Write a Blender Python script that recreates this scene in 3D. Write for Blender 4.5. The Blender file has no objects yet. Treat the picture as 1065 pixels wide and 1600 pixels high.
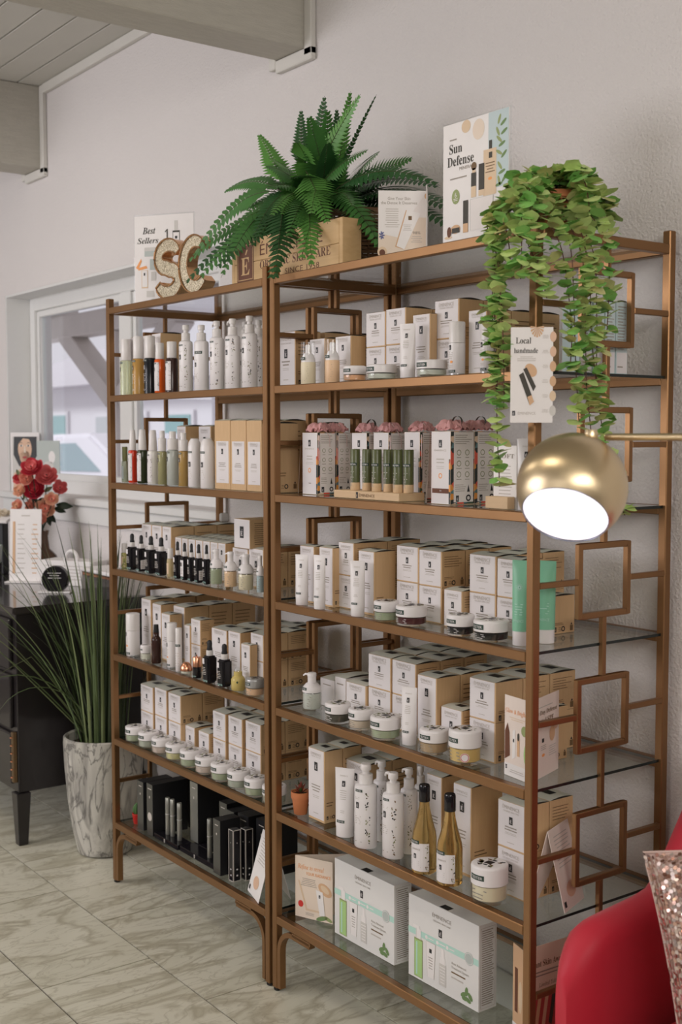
import bpy, bmesh, math, random
from mathutils import Vector, Matrix

random.seed(7)
SC = bpy.context.scene
COL = SC.collection
PI = math.pi

# ------------------------------------------------------------------ camera
cam_d = bpy.data.cameras.new('camera')
cam = bpy.data.objects.new('camera', cam_d)
COL.objects.link(cam)
cam_d.sensor_fit = 'VERTICAL'
cam_d.sensor_height = 36.0
cam_d.lens = 42.168
cam_d.clip_start = 0.05
cam_d.clip_end = 200
_r = Vector((0.59387, 0.80456, -0.00067))
_u = Vector((-0.05114, 0.03858, 0.99795))
_f = Vector((-0.80293, 0.59262, -0.06406))
cam.matrix_world = Matrix(((_r.x, _u.x, -_f.x, 2.71318), (_r.y, _u.y, -_f.y, -1.76507), (_r.z, _u.z, -_f.z, 1.53152), (0, 0, 0, 1)))
cam_d.dof.use_dof = True
cam_d.dof.focus_distance = 3.0
cam_d.dof.aperture_fstop = 4.8
SC.camera = cam

# ------------------------------------------------------------------ colour management
vs = SC.view_settings
vs.view_transform = 'Standard'
vs.look = 'None'
vs.exposure = 0.0
vs.gamma = 1.0
vs.use_curve_mapping = False

# ------------------------------------------------------------------ world: bright overcast sky
w = bpy.data.worlds.new('overcast_sky')
SC.world = w
w.use_nodes = True
wn = w.node_tree.nodes
bg = wn['Background']
bg.inputs[0].default_value = (0.86, 0.77, 0.85, 1)
bg.inputs[1].default_value = 1.0

# ------------------------------------------------------------------ daylight of the shop front and the ceiling lamps
def area(name, loc, rot, sx, sy, power, col):
    l = bpy.data.lights.new(name, 'AREA')
    l.shape = 'RECTANGLE'
    l.size, l.size_y = sx, sy
    l.energy = power
    l.color = col
    o = bpy.data.objects.new(name, l)
    COL.objects.link(o)
    o.location = loc
    o.rotation_euler = rot
    return o
area('shopfront_daylight', (-2.2, -4.35, 2.0), (math.radians(86), 0, 0), 3.6, 1.6, 117, (1.0, 0.965, 1.0))
area('shopfront_daylight', (2.6, -4.35, 2.0), (math.radians(86), 0, 0), 2.2, 1.6, 12, (1.0, 0.965, 0.985))
area('side_window_daylight', (4.35, -1.9, 2.45), (math.radians(84), 0, math.radians(90)), 2.2, 0.9, 56, (1.0, 0.95, 0.90))
area('ceiling_lamp_light', (0.9, -1.6, 3.0), (0, 0, 0), 0.9, 0.5, 9, (1.0, 0.88, 0.72))
area('ceiling_lamp_light', (-1.7, -1.5, 3.0), (0, 0, 0), 0.9, 0.5, 11, (1.0, 0.90, 0.78))

sun_d = bpy.data.lights.new('outdoor_fill_sun', 'SUN'); sun_d.energy = 2.3; sun_d.angle = math.radians(15); sun_d.color = (1.0, 0.95, 0.98)  # sun lamp added to brighten house and car under the overcast sky
sun = bpy.data.objects.new('outdoor_fill_sun', sun_d); COL.objects.link(sun); sun.location = (0, -6, 8); sun.rotation_euler = (math.radians(50), 0, math.radians(-25))

# ------------------------------------------------------------------ materials
MATS = {}
def nodes_of(name):
    m = bpy.data.materials.new(name)
    m.use_nodes = True
    nt = m.node_tree
    b = nt.nodes['Principled BSDF']
    MATS[name] = m
    return m, nt, b
def mat(name, col, rough=0.5, metal=0.0, var=0.06, scale=40.0, bump=0.0, bscale=200.0, bdist=0.004, trans=0.0, ior=1.45, coat=0.0, stretch=None, emit=None, estr=0.0, sheen=0.0, spec=0.5):
    """plain procedural surface: base colour with a fine noise variation, optional bump"""
    m, nt, b = nodes_of(name)
    N = nt.nodes.new; Lk = nt.links.new
    tc = N('ShaderNodeTexCoord')
    src = tc.outputs['Object']
    if stretch:
        mp = N('ShaderNodeMapping'); mp.inputs['Scale'].default_value = stretch
        Lk(src, mp.inputs[0]); src = mp.outputs[0]
    if var > 0:
        nz = N('ShaderNodeTexNoise'); nz.inputs['Scale'].default_value = scale; nz.inputs['Detail'].default_value = 3
        Lk(src, nz.inputs['Vector'])
        mx = N('ShaderNodeMix'); mx.data_type = 'RGBA'
        mx.inputs[6].default_value = (col[0]*(1-var), col[1]*(1-var), col[2]*(1-var), 1)
        mx.inputs[7].default_value = (min(1, col[0]*(1+var)), min(1, col[1]*(1+var)), min(1, col[2]*(1+var)), 1)
        Lk(nz.outputs['Fac'], mx.inputs[0]); Lk(mx.outputs[2], b.inputs['Base Color'])
    else:
        b.inputs['Base Color'].default_value = (*col, 1)
    b.inputs['Roughness'].default_value = rough
    b.inputs['Metallic'].default_value = metal
    b.inputs['IOR'].default_value = ior
    b.inputs['Transmission Weight'].default_value = trans
    b.inputs['Coat Weight'].default_value = coat
    b.inputs['Sheen Weight'].default_value = sheen
    b.inputs['Specular IOR Level'].default_value = spec
    if emit:
        b.inputs['Emission Color'].default_value = (*emit, 1)
        b.inputs['Emission Strength'].default_value = estr
    if bump > 0:
        nb = N('ShaderNodeTexNoise'); nb.inputs['Scale'].default_value = bscale; nb.inputs['Detail'].default_value = 4
        Lk(src, nb.inputs['Vector'])
        bp = N('ShaderNodeBump'); bp.inputs['Strength'].default_value = bump; bp.inputs['Distance'].default_value = bdist
        Lk(nb.outputs['Fac'], bp.inputs['Height']); Lk(bp.outputs[0], b.inputs['Normal'])
    return m
def thin_glass(name, tint, rough=0.02, ior=1.5, gloss=(1, 1, 1)):
    """clear sheet: transparent, with a mirror reflection that grows towards grazing angles on either side"""
    m, nt, b = nodes_of(name)
    nt.nodes.remove(b)
    N = nt.nodes.new; Lk = nt.links.new
    out = nt.nodes['Material Output']
    tr = N('ShaderNodeBsdfTransparent'); tr.inputs[0].default_value = (*tint, 1)
    gl = N('ShaderNodeBsdfGlossy'); gl.inputs['Roughness'].default_value = rough; gl.inputs[0].default_value = (*gloss, 1)
    ge = N('ShaderNodeNewGeometry')
    dt = N('ShaderNodeVectorMath'); dt.operation = 'DOT_PRODUCT'
    Lk(ge.outputs['Incoming'], dt.inputs[0]); Lk(ge.outputs['Normal'], dt.inputs[1])
    def ma(op, a, c):
        q = N('ShaderNodeMath'); q.operation = op
        for i, s in enumerate((a, c)):
            if s is None: continue
            if isinstance(s, (int, float)): q.inputs[i].default_value = s
            else: Lk(s, q.inputs[i])
        return q.outputs[0]
    f0 = ((ior-1)/(ior+1))**2
    k = ma('POWER', ma('SUBTRACT', 1.0, ma('ABSOLUTE', dt.outputs['Value'], None)), 5.0)
    k = ma('ADD', ma('MULTIPLY', k, 1-f0), f0)
    ms = N('ShaderNodeMixShader')
    Lk(k, ms.inputs[0]); Lk(tr.outputs[0], ms.inputs[1]); Lk(gl.outputs[0], ms.inputs[2]); Lk(ms.outputs[0], out.inputs[0])
    return m
def marble(name, base, vein, dark, scale, rough=0.35, amount=0.5, stretch=(1, 1, 1)):
    m, nt, b = nodes_of(name)
    N = nt.nodes.new; Lk = nt.links.new
    tc = N('ShaderNodeTexCoord'); oi = N('ShaderNodeObjectInfo')
    mp = N('ShaderNodeMapping'); mp.inputs['Scale'].default_value = stretch
    ad = N('ShaderNodeVectorMath'); ad.operation = 'ADD'
    sc = N('ShaderNodeVectorMath'); sc.operation = 'SCALE'; sc.inputs['Scale'].default_value = 13.0
    cb = N('ShaderNodeCombineXYZ')
    Lk(oi.outputs['Random'], cb.inputs[0]); Lk(oi.outputs['Random'], cb.inputs[1])
    Lk(cb.outputs[0], sc.inputs[0]); Lk(tc.outputs['Object'], mp.inputs[0]); Lk(mp.outputs[0], ad.inputs[0]); Lk(sc.outputs[0], ad.inputs[1])
    n1 = N('ShaderNodeTexNoise'); n1.inputs['Scale'].default_value = scale; n1.inputs['Detail'].default_value = 6; n1.inputs['Distortion'].default_value = 1.4
    n2 = N('ShaderNodeTexNoise'); n2.inputs['Scale'].default_value = scale*2.3; n2.inputs['Detail'].default_value = 8; n2.inputs['Distortion'].default_value = 2.2
    Lk(ad.outputs[0], n1.inputs['Vector']); Lk(ad.outputs[0], n2.inputs['Vector'])
    r1 = N('ShaderNodeValToRGB')
    e = r1.color_ramp.elements
    e[0].position = 0.30; e[0].color = (*base, 1)
    e[1].position = 0.70; e[1].color = (*base, 1)
    k = r1.color_ramp.elements.new(0.50); k.color = (*vein, 1)
    k = r1.color_ramp.elements.new(0.44); k.color = (*base, 1)
    k = r1.color_ramp.elements.new(0.56); k.color = (base[0]*.92, base[1]*.92, base[2]*.9, 1)
    Lk(n1.outputs['Fac'], r1.inputs[0])
    r2 = N('ShaderNodeValToRGB')
    e = r2.color_ramp.elements
    e[0].position = 0.47; e[0].color = (0, 0, 0, 1)
    e[1].position = 0.53; e[1].color = (0, 0, 0, 1)
    k = r2.color_ramp.elements.new(0.5); k.color = (amount, amount, amount, 1)
    Lk(n2.outputs['Fac'], r2.inputs[0])
    mx = N('ShaderNodeMix'); mx.data_type = 'RGBA'; mx.inputs[7].default_value = (*dark, 1)
    Lk(r2.outputs[0], mx.inputs[0]); Lk(r1.outputs[0], mx.inputs[6]); Lk(mx.outputs[2], b.inputs['Base Color'])
    b.inputs['Roughness'].default_value = rough
    return m
def woodgrain(name, c1, c2, stretch, scale=6.0, rough=0.6, bump=0.0):
    m, nt, b = nodes_of(name)
    N = nt.nodes.new; Lk = nt.links.new
    tc = N('ShaderNodeTexCoord'); mp = N('ShaderNodeMapping'); mp.inputs['Scale'].default_value = stretch
    nz = N('ShaderNodeTexNoise'); nz.inputs['Scale'].default_value = scale; nz.inputs['Detail'].default_value = 6; nz.inputs['Distortion'].default_value = 0.6
    mx = N('ShaderNodeMix'); mx.data_type = 'RGBA'; mx.inputs[6].default_value = (*c1, 1); mx.inputs[7].default_value = (*c2, 1)
    Lk(tc.outputs['Object'], mp.inputs[0]); Lk(mp.outputs[0], nz.inputs['Vector']); Lk(nz.outputs['Fac'], mx.inputs[0]); Lk(mx.outputs[2], b.inputs['Base Color'])
    b.inputs['Roughness'].default_value = rough
    return m

# setting
mat('wall_plaster', (0.72, 0.685, 0.675), 0.85, var=0.03, scale=1.5, bump=0.7, bscale=130, bdist=0.006)
mat('wall_unseen_dark', (0.36, 0.335, 0.30), 0.85, var=0.03, scale=1.5)  # colour of the unseen walls, darkened to cut bounced fill light
mat('painted_white', (0.66, 0.64, 0.60), 0.6, var=0.05, scale=8)
mat('beam_paint', (0.50, 0.475, 0.42), 0.75, var=0.12, scale=14, bump=0.5, bscale=60, stretch=(6, 1, 6))
mat('ceiling_paint', (0.56, 0.545, 0.50), 0.7, var=0.06, scale=6)
mat('gap_dark', (0.03, 0.025, 0.02), 0.9, var=0)
marble('tile_marble', (0.70, 0.68, 0.57), (0.47, 0.44, 0.34), (0.30, 0.27, 0.19), 2.6, 0.30, 0.38, (2.2, 0.8, 1))
mat('grout', (0.10, 0.085, 0.07), 0.9, var=0.1)
mat('window_white', (0.74, 0.74, 0.73), 0.5, var=0.02)
thin_glass('window_glass', (0.93, 0.97, 0.97))
# racks
mat('bronze', (0.28, 0.150, 0.068), 0.38, metal=0.80, var=0.10, scale=9, bump=0.04, bscale=300)
mat('rubber', (0.015, 0.013, 0.012), 0.7, var=0)
thin_glass('shelf_glass', (0.90, 0.93, 0.91), 0.03)
mat('glass_edge', (0.012, 0.018, 0.017), 0.15, var=0)
mat('chrome_pad', (0.5, 0.5, 0.5), 0.3, metal=0.6, var=0)
# print and pack
mat('carton_white', (0.74, 0.705, 0.715), 0.55, var=0.02)
woodgrain('kraft', (0.66, 0.445, 0.25), (0.56, 0.365, 0.19), (30, 30, 3), 5, 0.65)
mat('flap', (0.62, 0.62, 0.55), 0.6, var=0.04)
mat('ink_black', (0.018, 0.018, 0.02), 0.45, var=0)
mat('ink_grey', (0.33, 0.29, 0.25), 0.6, var=0)
mat('ink_light', (0.52, 0.48, 0.44), 0.6, var=0)
mat('ink_brown', (0.17, 0.10, 0.045), 0.6, var=0)
mat('ink_orange', (0.85, 0.36, 0.12), 0.6, var=0)
mat('ink_green', (0.16, 0.26, 0.10), 0.6, var=0)
mat('ink_teal', (0.47, 0.72, 0.64), 0.5, var=0)
mat('ink_olive', (0.20, 0.215, 0.085), 0.5, var=0)
mat('ink_beige', (0.72, 0.55, 0.38), 0.6, var=0)
mat('ink_skin', (0.72, 0.48, 0.34), 0.6, var=0)
mat('ink_rose', (0.46, 0.06, 0.06), 0.6, var=0)
mat('ink_red', (0.62, 0.04, 0.03), 0.6, var=0)
mat('ink_sky', (0.52, 0.62, 0.64), 0.6, var=0)
mat('ink_indigo', (0.13, 0.15, 0.32), 0.6, var=0)
mat('tester', (0.022, 0.050, 0.036), 0.5, var=0)
mat('paper', (0.80, 0.755, 0.735), 0.6, var=0.02)
mat('paper_cream', (0.78, 0.66, 0.55), 0.6, var=0.06, scale=12)
mat('paper_blue', (0.55, 0.66, 0.68), 0.6, var=0.04)
mat('plastic_white', (0.78, 0.75, 0.755), 0.32, var=0.01)
mat('plastic_cap', (0.74, 0.71, 0.70), 0.28, var=0.01)
mat('plastic_grey', (0.42, 0.42, 0.42), 0.3, metal=0.4, var=0)
mat('black_gloss', (0.010, 0.009, 0.012), 0.16, var=0)
mat('black_satin', (0.013, 0.013, 0.015), 0.42, var=0.1)
mat('copper', (0.72, 0.34, 0.20), 0.25, metal=0.9, var=0.03)
thin_glass('jar_glass', (0.94, 0.95, 0.94), 0.03)
thin_glass('acrylic', (0.97, 0.98, 0.98), 0.03)
for nm, c in dict(sage=(0.36, 0.41, 0.28), sage2=(0.40, 0.43, 0.36), wine=(0.075, 0.012, 0.014), black=(0.012, 0.011, 0.011), dark=(0.07, 0.065, 0.05), beige=(0.62, 0.52, 0.42), tan=(0.42, 0.29, 0.17), gold=(0.66, 0.46, 0.17), cream=(0.74, 0.66, 0.48), orange=(0.80, 0.42, 0.22), pale=(0.62, 0.65, 0.58), pinkish=(0.56, 0.46, 0.41), yellowish=(0.58, 0.54, 0.28), frostwhite=(0.72, 0.72, 0.62), peachsilver=(0.74, 0.48, 0.30), peach=(0.78, 0.54, 0.34), frost=(0.60, 0.62, 0.57), blue=(0.45, 0.56, 0.60)).items():
    mat('cream_' + nm, c, 0.4, var=0.03)
for nm, c, tr in [('clear', (0.80, 0.84, 0.55), .75), ('amber', (0.62, 0.36, 0.10), .35), ('dark', (0.016, 0.018, 0.022), 0), ('orange', (0.80, 0.13, 0.02), .1), ('brown', (0.045, 0.022, 0.018), 0), ('red', (0.72, 0.05, 0.02), .1), ('green', (0.035, 0.045, 0.02), 0), ('white', (0.75, 0.73, 0.69), 0), ('olive', (0.40, 0.38, 0.20), .2), ('frost', (0.56, 0.59, 0.55), .2), ('honey', (0.52, 0.34, 0.12), .25), ('tiny', (0.50, 0.55, 0.40), .5), ('yellow', (0.62, 0.60, 0.22), .3), ('paleamber', (0.66, 0.53, 0.30), .25), ('oil', (0.86, 0.62, 0.26), .92), ('serum', (0.70, 0.56, 0.20), .2)]:
    mat('liquid_' + nm, c, 0.12, var=0.02, trans=tr, ior=1.33)
mat('tube_green', (0.22, 0.52, 0.35), 0.3, var=0.04)
mat('stick_green', (0.10, 0.115, 0.045), 0.3, var=0.05)
mat('wood_light', (0.66, 0.47, 0.28), 0.5, var=0.08, scale=12, stretch=(1, 1, 10))
woodgrain('wood_pine', (0.66, 0.45, 0.23), (0.50, 0.31, 0.13), (2, 12, 24), 3, 0.55)
mat('wood_burnt', (0.14, 0.050, 0.024), 0.6, var=0.15, scale=10, stretch=(1, 1, 14))
# ------------------------------------------------------------------ mesh helpers
class MB:
    """collects polygons with a material each; becomes one mesh"""
    def __init__(s):
        s.v, s.f, s.m, s.sm = [], [], [], []
    def add(s, vs, fs, m, smooth=False):
        b = len(s.v)
        s.v.extend([tuple(p) for p in vs])
        for f in fs:
            s.f.append([i + b for i in f]); s.m.append(m); s.sm.append(smooth)
        return s
    def box(s, x0, y0, z0, x1, y1, z1, m):
        vs = [(x0, y0, z0), (x1, y0, z0), (x1, y1, z0), (x0, y1, z0), (x0, y0, z1), (x1, y0, z1), (x1, y1, z1), (x0, y1, z1)]
        mm = m if isinstance(m, (list, tuple)) else [m]*6
        for f, k in zip([(0, 3, 2, 1), (4, 5, 6, 7), (0, 1, 5, 4), (1, 2, 6, 5), (2, 3, 7, 6), (3, 0, 4, 7)], mm):
            s.add(vs, [f], k) if k else None
        return s
    def cbox(s, c, d, m):
        return s.box(c[0]-d[0]/2, c[1]-d[1]/2, c[2]-d[2]/2, c[0]+d[0]/2, c[1]+d[1]/2, c[2]+d[2]/2, m)
    def lathe(s, prof, m, seg=20, sx=1, sy=1, cx=0, cy=0, smooth=True, caps=True):
        """prof: (r, z) from bottom to top; m: one material or one per segment"""
        n = len(prof)
        vs = [(cx+sx*r*math.cos(2*PI*k/seg), cy+sy*r*math.sin(2*PI*k/seg), z) for r, z in prof for k in range(seg)]
        b = len(s.v); s.v.extend(vs)
        for i in range(n-1):
            mm = m[i] if isinstance(m, (list, tuple)) else m
            for k in range(seg):
                k2 = (k+1) % seg
                s.f.append([b+i*seg+k, b+i*seg+k2, b+(i+1)*seg+k2, b+(i+1)*seg+k]); s.m.append(mm); s.sm.append(smooth)
        m0 = m[0] if isinstance(m, (list, tuple)) else m
        m1 = m[-1] if isinstance(m, (list, tuple)) else m
        if caps and prof[0][0] > 1e-6: s.f.append([b+k for k in range(seg)][::-1]); s.m.append(m0); s.sm.append(False)
        if caps and prof[-1][0] > 1e-6: s.f.append([b+(n-1)*seg+k for k in range(seg)]); s.m.append(m1); s.sm.append(False)
        return s
    def tube(s, path, r, m, seg=8, taper=None, flat=1.0):
        P = [Vector(p) for p in path]; n = len(P)
        b = len(s.v); up = Vector((0, 0, 1))
        for i, p in enumerate(P):
            d = (P[min(i+1, n-1)] - P[max(i-1, 0)])
            d = d.normalized() if d.length > 1e-9 else Vector((0, 0, 1))
            a = d.cross(up)
            if a.length < 1e-3: a = d.cross(Vector((1, 0, 0)))
            a.normalize(); c = a.cross(d).normalized()
            rr = r if taper is None else r*taper[i]
            for k in range(seg):
                t = 2*PI*k/seg
                s.v.append(tuple(p + a*rr*math.cos(t) + c*rr*flat*math.sin(t)))
        for i in range(n-1):
            for k in range(seg):
                k2 = (k+1) % seg
                s.f.append([b+i*seg+k, b+(i+1)*seg+k, b+(i+1)*seg+k2, b+i*seg+k2]); s.m.append(m); s.sm.append(True)
        s.f.append([b+k for k in range(seg)]); s.m.append(m); s.sm.append(False)
        s.f.append([b+(n-1)*seg+k for k in range(seg)][::-1]); s.m.append(m); s.sm.append(False)
        return s
    def grid(s, pts, m, smooth=True, close_u=False):
        """pts[i][j] -> quads"""
        nu, nv = len(pts), len(pts[0]); b = len(s.v)
        for row in pts: s.v.extend([tuple(p) for p in row])
        for i in range(nu if close_u else nu-1):
            for j in range(nv-1):
                i2 = (i+1) % nu
                s.f.append([b+i*nv+j, b+i2*nv+j, b+i2*nv+j+1, b+i*nv+j+1]); s.m.append(m); s.sm.append(smooth)
        return s
    # flat print, drawn in the XZ plane facing -Y, layer by layer
    def rect(s, x0, z0, x1, z1, m, lay=0, nx=1):
        y = -0.0003*(lay+1)
        for i in range(nx):
            a = x0+(x1-x0)*i/nx; c = x0+(x1-x0)*(i+1)/nx
            s.add([(a, y, z0), (c, y, z0), (c, y, z1), (a, y, z1)], [(0, 1, 2, 3)], m)
        return s
    def poly(s, pts, m, lay=0):
        y = -0.0003*(lay+1)
        a = sum(pts[i][0]*pts[(i+1) % len(pts)][1]-pts[(i+1) % len(pts)][0]*pts[i][1] for i in range(len(pts)))
        if a < 0: pts = pts[::-1]
        return s.add([(x, y, z) for x, z in pts], [tuple(range(len(pts)))], m)
    def ell(s, cx, cz, rx, rz, m, lay=0, n=18, rot=0):
        c, q = math.cos(rot), math.sin(rot)
        pts = []
        for k in range(n):
            a = 2*PI*k/n; x, z = rx*math.cos(a), rz*math.sin(a)
            pts.append((cx+x*c-z*q, cz+x*q+z*c))
        return s.poly(pts, m, lay)
    def ring(s, cx, cz, r, w, m, lay=0, n=20):
        y = -0.0003*(lay+1); vs = []; fs = []
        for k in range(n):
            a = 2*PI*k/n
            vs += [(cx+r*math.cos(a), y, cz+r*math.sin(a)), (cx+(r+w)*math.cos(a), y, cz+(r+w)*math.sin(a))]
        for k in range(n):
            j = (k+1) % n; fs.append((2*k, 2*k+1, 2*j+1, 2*j))
        return s.add(vs, [f[::-1] for f in fs][::1], m)
    def text(s, body, cx, z, m, w=None, h=None, lay=1, align='c', rot=0):
        """z is the base line; h the height of a capital; w, when given, the total width"""
        vs, fs, x0, x1, cap = glyphs(body)
        if not vs: return s
        k = (h/cap) if h else (w/(x1-x0))
        kx = (w/(x1-x0)) if w else k
        off = {'c': -(x0+x1)/2, 'l': -x0, 'r': -x1}[align]
        y = -0.0003*(lay+1); c, q = math.cos(rot), math.sin(rot)
        out = []
        for (x, zz) in vs:
            a, d = (x+off)*kx, zz*k
            out.append((cx+a*c-d*q, y, z+a*q+d*c))
        return s.add(out, fs, m)
    def lines(s, x0, x1, z0, z1, n, m, lay=1, fill=0.45, ragged=0.35, align='c', rnd=None):
        """body copy too small to read: short bars"""
        rnd = rnd or random
        p = (z1-z0)/n
        for i in range(n):
            ww = (x1-x0)*(1-ragged*rnd.random())
            a = (x0+x1-ww)/2 if align == 'c' else x0
            zc = z1-(i+.5)*p
            s.rect(a, zc-p*fill/2, a+ww, zc+p*fill/2, m, lay)
        return s
    def bend(s, r, lift=0.0):
        """wrap print drawn around x = 0 onto an upright cylinder of radius r"""
        out = []
        for x, y, z in s.v:
            a = x/r; rr = r - y + lift
            out.append((rr*math.sin(a), -rr*math.cos(a), z))
        s.v = out
        return s
    def move(s, dx=0, dy=0, dz=0, rz=0, mtx=None):
        M = mtx if mtx is not None else Matrix.Translation((dx, dy, dz)) @ Matrix.Rotation(rz, 4, 'Z')
        s.v = [tuple(M @ Vector(p)) for p in s.v]
        return s
    def join(s, o):
        b = len(s.v); s.v += o.v; s.f += [[i+b for i in f] for f in o.f]; s.m += o.m; s.sm += o.sm
        return s
    def mesh(s, name, bevel=0.0, bseg=1, weld=False):
        me = bpy.data.meshes.new(name)
        me.from_pydata(s.v, [], s.f)
        used = []
        for k in s.m:
            if k not in used: used.append(k)
        for k in used: me.materials.append(MATS[k])
        ix = {k: i for i, k in enumerate(used)}
        me.polygons.foreach_set('material_index', [ix[k] for k in s.m])
        me.polygons.foreach_set('use_smooth', s.sm)
        if bevel > 0 or weld:
            bm = bmesh.new(); bm.from_mesh(me)
            bmesh.ops.remove_doubles(bm, verts=bm.verts, dist=1e-6)
            if bevel > 0:
                es = [e for e in bm.edges if len(e.link_faces) == 2 and e.calc_face_angle(0) > 0.6]
                bmesh.ops.bevel(bm, geom=es, offset=bevel, segments=bseg, affect='EDGES', clamp_overlap=True)
            bm.to_mesh(me); bm.free()
        me.update()
        if any(s.sm): me.set_sharp_from_angle(angle=0.75)
        return me
_G = {}
TYPE_SCENE = bpy.data.scenes.new('typesetting')     # letters are set here, away from the shop, then the scene is dropped
def glyphs(body):
    if body in _G: return _G[body]
    c = bpy.data.curves.new('t', 'FONT'); c.body = body; c.resolution_u = 2; c.fill_mode = 'FRONT'
    o = bpy.data.objects.new('t', c); TYPE_SCENE.collection.objects.link(o)
    vl = TYPE_SCENE.view_layers[0]; vl.update()
    me = bpy.data.meshes.new_from_object(o.evaluated_get(vl.depsgraph))
    vs = [(v.co.x, v.co.y) for v in me.vertices]; fs = [tuple(p.vertices) for p in me.polygons]
    bpy.data.objects.remove(o); bpy.data.curves.remove(c); bpy.data.meshes.remove(me)
    if not vs:
        _G[body] = ([], [], 0, 1, 1); return _G[body]
    ff = []
    for f in fs:
        a = sum(vs[f[i]][0]*vs[f[(i+1) % len(f)]][1]-vs[f[(i+1) % len(f)]][0]*vs[f[i]][1] for i in range(len(f)))
        ff.append(f if a > 0 else f[::-1])
    xs = [p[0] for p in vs]
    _G[body] = (vs, ff, min(xs), max(xs), 0.71)
    return _G[body]
def ser(s):   # bold serif letters
    return ''.join(chr(0x1D400+ord(c)-65) if 'A' <= c <= 'Z' else chr(0x1D41A+ord(c)-97) if 'a' <= c <= 'z' else chr(0x1D7CE+ord(c)-48) if '0' <= c <= '9' else c for c in s)
def ita(s, bold=False):   # serif italics
    A, a = (0x1D468, 0x1D482) if bold else (0x1D434, 0x1D44E)
    return ''.join(chr(A+ord(c)-65) if 'A' <= c <= 'Z' else ('\u210e' if c == 'h' and not bold else chr(a+ord(c)-97)) if 'a' <= c <= 'z' else c for c in s)
def acute_E(mb, cx, z, h, m, lay=2):
    """the serif E with its accent, h = height of the letter"""
    mb.text(ser('E'), cx, z, m, h=h, lay=lay)
    mb.poly([(cx-.02*h, z+1.10*h), (cx+.10*h, z+1.10*h), (cx+.26*h, z+1.36*h), (cx+.12*h, z+1.36*h)], m, lay)
    return mb

# ------------------------------------------------------------------ object helpers
def ob(name, me, parent=None, loc=(0, 0, 0), rot=None, label=None, kind=None):
    o = bpy.data.objects.new(name, me); COL.objects.link(o)
    o.location = loc
    if rot: o.rotation_euler = rot
    if parent: o.parent = parent
    if label: o['label'] = label
    if kind: o['kind'] = kind
    return o
def tag(o, label, cat, group=None, kind=None):
    o['label'] = label; o['category'] = cat
    if group: o['group'] = group
    if kind: o['kind'] = kind
    return o
def thing(name, label, cat, loc=(0, 0, 0), rz=0.0, group=None):
    o = bpy.data.objects.new(name, None); COL.objects.link(o)
    o.empty_display_size = 0.05
    o.location = loc; o.rotation_euler = (0, 0, rz)
    return tag(o, label, cat, group)
KITS = {}
def put(key, maker, name, label, cat, loc, rz=0.0, group=None):
    """a thing from a cached kit of parts: [(part name, mesh, parent part index or None)]"""
    if key not in KITS: KITS[key] = maker()
    t = thing(name, label, cat, loc, rz, group)
    made = []
    for part in KITS[key]:
        o = ob(part[0], part[1], made[part[2]] if part[2] is not None else t)
        made.append(o)
    return t
def struct(name, me, parent=None, loc=(0, 0, 0)):
    o = ob(name, me, parent, loc)
    if parent is None: o['kind'] = 'structure'
    return o
# ------------------------------------------------------------------ the room
YW = 0.455                       # face of the back wall
XL, XR, YF, ZC = -4.6, 4.4, -4.4, 3.115
WX0, WX1, WZ0, WZ1 = -3.09, -1.02, 1.255, 2.22      # window opening
DEP = 0.20
b = MB()
for (x0, z0, x1, z1) in [(XL, 0, WX0, ZC), (WX1, 0, XR, ZC), (WX0, 0, WX1, WZ0), (WX0, WZ1, WX1, ZC)]:
    b.box(x0, YW, z0, x1, YW+DEP+.04, z1, 'wall_plaster')
struct('wall_back', b.mesh('wall_back'))
struct('wall_left', MB().box(XL-.1, YF, 0, XL, YW, ZC, 'wall_unseen_dark').mesh('wall_left'))
struct('wall_right', MB().box(XR, YF, 0, XR+.1, YW, ZC, 'wall_unseen_dark').mesh('wall_right'))
struct('wall_front', MB().box(XL, YF-.1, 0, XR, YF, ZC, 'wall_unseen_dark').mesh('wall_front'))
# floor: grout bed with marble tiles laid in running bond
fl = struct('floor', MB().box(XL, YF, -.06, XR, YW, -.004, 'grout').mesh('floor'))
TW, TD, G = 0.652, 0.335, 0.0050
tile = MB().box(G/2, G/2, -.012, TW-G/2, TD-G/2, 0, 'tile_marble').mesh('tile')
yy = -0.18
rows = [(k, -0.18+TD*k) for k in range(-8, 2)]
for k, y0 in rows:
    off = -0.706 if k % 2 == 0 else -0.380
    if y0 > YW: continue
    d = min(TD, YW-y0)
    me = tile if d > TD-.01 else MB().box(G/2, G/2, -.012, TW-G/2, d, 0, 'tile_marble').mesh('tile')
    for i in range(-5, 6):
        x0 = off+TW*i
        if x0 < -4.5 or x0 > 2.6: continue
        ob('tile', me, fl, (x0, y0, 0))
# ceiling of painted planks
ce = struct('ceiling', MB().box(XL, YF, ZC+.012, XR, YW, ZC+.1, 'gap_dark').mesh('ceiling'))
PW = 0.1375
plank = MB().box(XL, .003, 0, XR, PW-.003, .014, 'ceiling_paint').mesh('plank', bevel=.002)
y = 0.335
k = 0
while y > YF:
    ob('plank', plank, ce, (0, y-.0, ZC)); y -= PW
ob('plank', MB().box(XL, .003, 0, XR, YW-.4725-.0, .014, 'ceiling_paint').mesh('plank_narrow') if YW > .476 else MB().box(XL, YW-.004, 0, XR, YW, .014, 'ceiling_paint').mesh('plank_narrow'), ce, (0, 0, ZC))
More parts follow.
